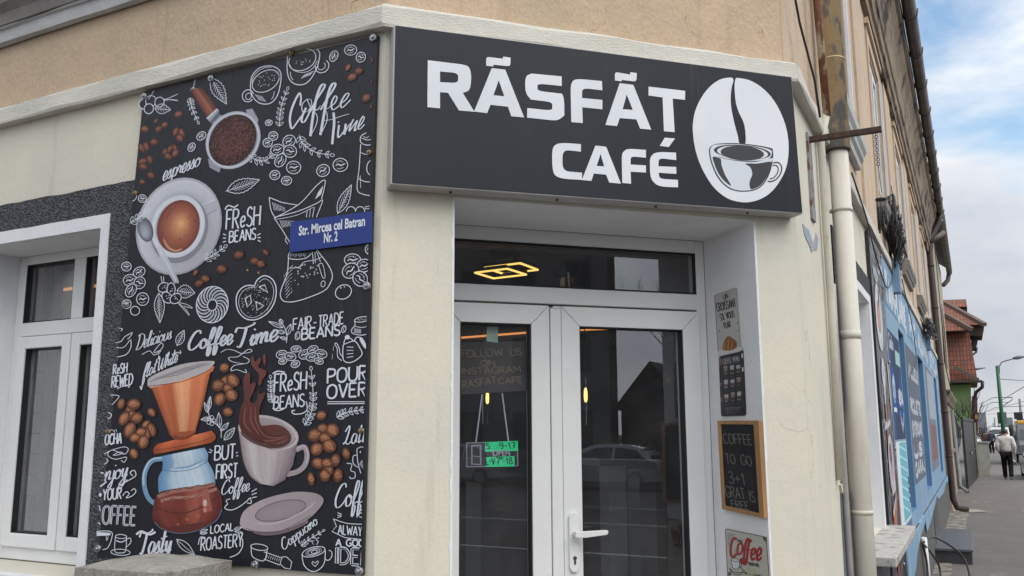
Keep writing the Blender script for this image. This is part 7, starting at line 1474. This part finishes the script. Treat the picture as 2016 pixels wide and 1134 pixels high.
    for sg in (-1, 1): b.tube([(sg*.082, .03, 1.60), (sg*.094, .025, 1.625), (sg*.084, .02, 1.65)], [.008, .014, .008], 6)
    b.tube([(0, .105, 1.645), (0, .138, 1.605), (0, .11, 1.59)], [.008, .016, .010], 6); o = b.build('face_feature', M_SKIN, None); o.parent = t
    b = MB()
    for sg in (-1, 1): b.tube([(sg*.032, .108, 1.63), (sg*.032, .124, 1.63)], .009, 8)
    b.tube([(-.025, .112, 1.565), (0, .120, 1.563), (.025, .112, 1.565)], .005, 6); o = b.build('face_feature', M_HAIR, None); o.parent = t
    return t
def pd(x, y): p = G(x, y); return (p.x, p.y, 0)
person(pd(1986, 944), radians(-4), 'man in a white jacket and black trousers walking away along the pavement', M_JACK, M_TROU, M_HAIR, 1.06)
def pdist(x, d): p = D(x, 850, d); return (p.x, p.y, 0)
person(pdist(1938.5, 82), 0, 'far pedestrian in a dark red jacket beside the white car', M_REDJ, M_TROU, M_HAIR, 1.0, 'stand', None, False)
person(pdist(1950, 80), .3, 'far pedestrian in navy next to the red-jacketed one', M_DKJ, M_TROU, M_HAIR, 1.05, 'stand', None, False)
person(pdist(1970, 70), .1, 'dark clad far pedestrian left of the man in the white jacket', M_DKJ, M_DKJ, M_HAIR, 1.0, 'stand', None, False)

# ================================================================ ACROSS THE JUNCTION (seen in the door glass)
def across(px, py, x):
    """where the ray through a door-glass pixel meets the plane X = x after reflection"""
    u, v = FF.uv(px, py, -.46); p = FF.P(u, v, -.46); r = (p-CAM).normalized(); n_ = FF.N; r = r-2*r.dot(n_)*n_
    return p+r*((x-p.x)/r.x)
A1, A2 = across(1215, 690, 26), across(1215, 800, 23)
car('parked_car', (23.5, across(1190, 900, 23.5).y, -.13), radians(-90) if True else 0, M_SILVER, 'silver car standing across the junction, mirrored in the right door pane', False, 4.5, 1.8, 1.5)
car('parked_car', (24.0, across(960, 900, 24).y-1.2, -.13), radians(-90), M_SILVER, 'silver car mirrored in the left door pane', False, 4.4, 1.8, 1.48)
yA = across(1229, 700, 30).y; yB = across(1338, 700, 30).y
lo_, hi_ = min(yA, yB), max(yA, yB)
def block(name, x0, x1, y0, y1, h, m_, lab, gable=0, wins=True):
    t = thing(name, ((x0+x1)/2, (y0+y1)/2, 0), lab, 'house'); b = MB(); b.box(FG, x0, x1, -.13, h, -y1, -y0); b.build('wall', m_, t)
    b = MB()
    if gable: 
        ym = (y0+y1)/2
        for a_ in ([(x0-.3, y0-.3, h), (x1, y0-.3, h), (x1, ym, h+gable), (x0-.3, ym, h+gable)], [(x0-.3, y1+.3, h), (x1, y1+.3, h), (x1, ym, h+gable), (x0-.3, ym, h+gable)]): b.quad(a_)
        b.face([b.V((x0, y0, h)), b.V((x0, y1, h)), b.V((x0, ym, h+gable))])
    else: b.box(FG, x0-.4, x1, h+.001, h+.3, -y1-.2, -y0+.2)
    b.build('roof', M_BROWN, t)
    if wins:
        for r_ in range(int(h//3.2)):
            for k in range(int((y1-y0)//2.6)):
                b = MB(); y = y0+1.0+k*2.6; b.box(FG, x0-.03, x0+.05, 1.1+r_*3.2, 2.7+r_*3.2, -y-1.1, -y); b.build('window', M_GLASSDK, t)
    return t
M_DKH = mat('dark_house_render', (.13, .115, .105), .9, (.085, .078, .072), 2); M_PALEH = mat('pale_house_render', (.25, .25, .26), .9, (.21, .21, .215), 1)
gh = block('gable_house', 30, 40, lo_-.2, hi_+.2, 2.7, M_DKH, 'dark gabled house across the junction, mirrored in the right door pane', 2.0)
b = MB(); ym = (lo_+hi_)/2; b.box(FG, 31.5, 32.1, 3.8, 5.3, -ym-.9, -ym-.4); b.build('chimney', M_BROWNST, gh)
b = MB(); b.box(FG, 29.96, 30.02, 3.0, 3.8, -ym-.4, -ym+.4); b.build('window', M_GLASSDK, gh)
block('tall_house', 29, 29.9, lo_-24, lo_-.3, 11.5, M_PALEH, 'pale tall house across the junction, mirrored left of the gable')
ySky = across(1312, 540, 30).y
block('tall_house', 27, 40, hi_+.5, hi_+16, 14, M_DKH, 'dark tall house across the junction, mirrored at the right of the door glass')
M_FENCE = mat('dark_fence', (.03, .028, .026), .8)
fe = thing('garden_fence', (28.5, (lo_+hi_)/2, 0), 'dark slatted garden fence before the gabled house, mirrored in the right door pane', 'fence')
b = MB()
for k in range(18): y = lo_-.1+k*(hi_-lo_)/18; b.box(FG, 28.48, 28.52, -.1, 1.5, -y-.09, -y)
b.box(FG, 28.44, 28.479, .3, .38, -hi_, -lo_); b.box(FG, 28.44, 28.479, 1.2, 1.28, -hi_, -lo_); b.build('slats', M_FENCE, fe)
block('tall_house', -60, -20, -24, -14, 12, mat('grey_house_render', (.30, .30, .31), .9), 'grey house behind the viewer, mirrored in the banner wall window')
tree('bare_tree', 0, 8.5, 0, 4.5, 'bare leafless tree across the junction, mirrored above the gable', False, None, Vector((33, lo_+1.6, 0)))
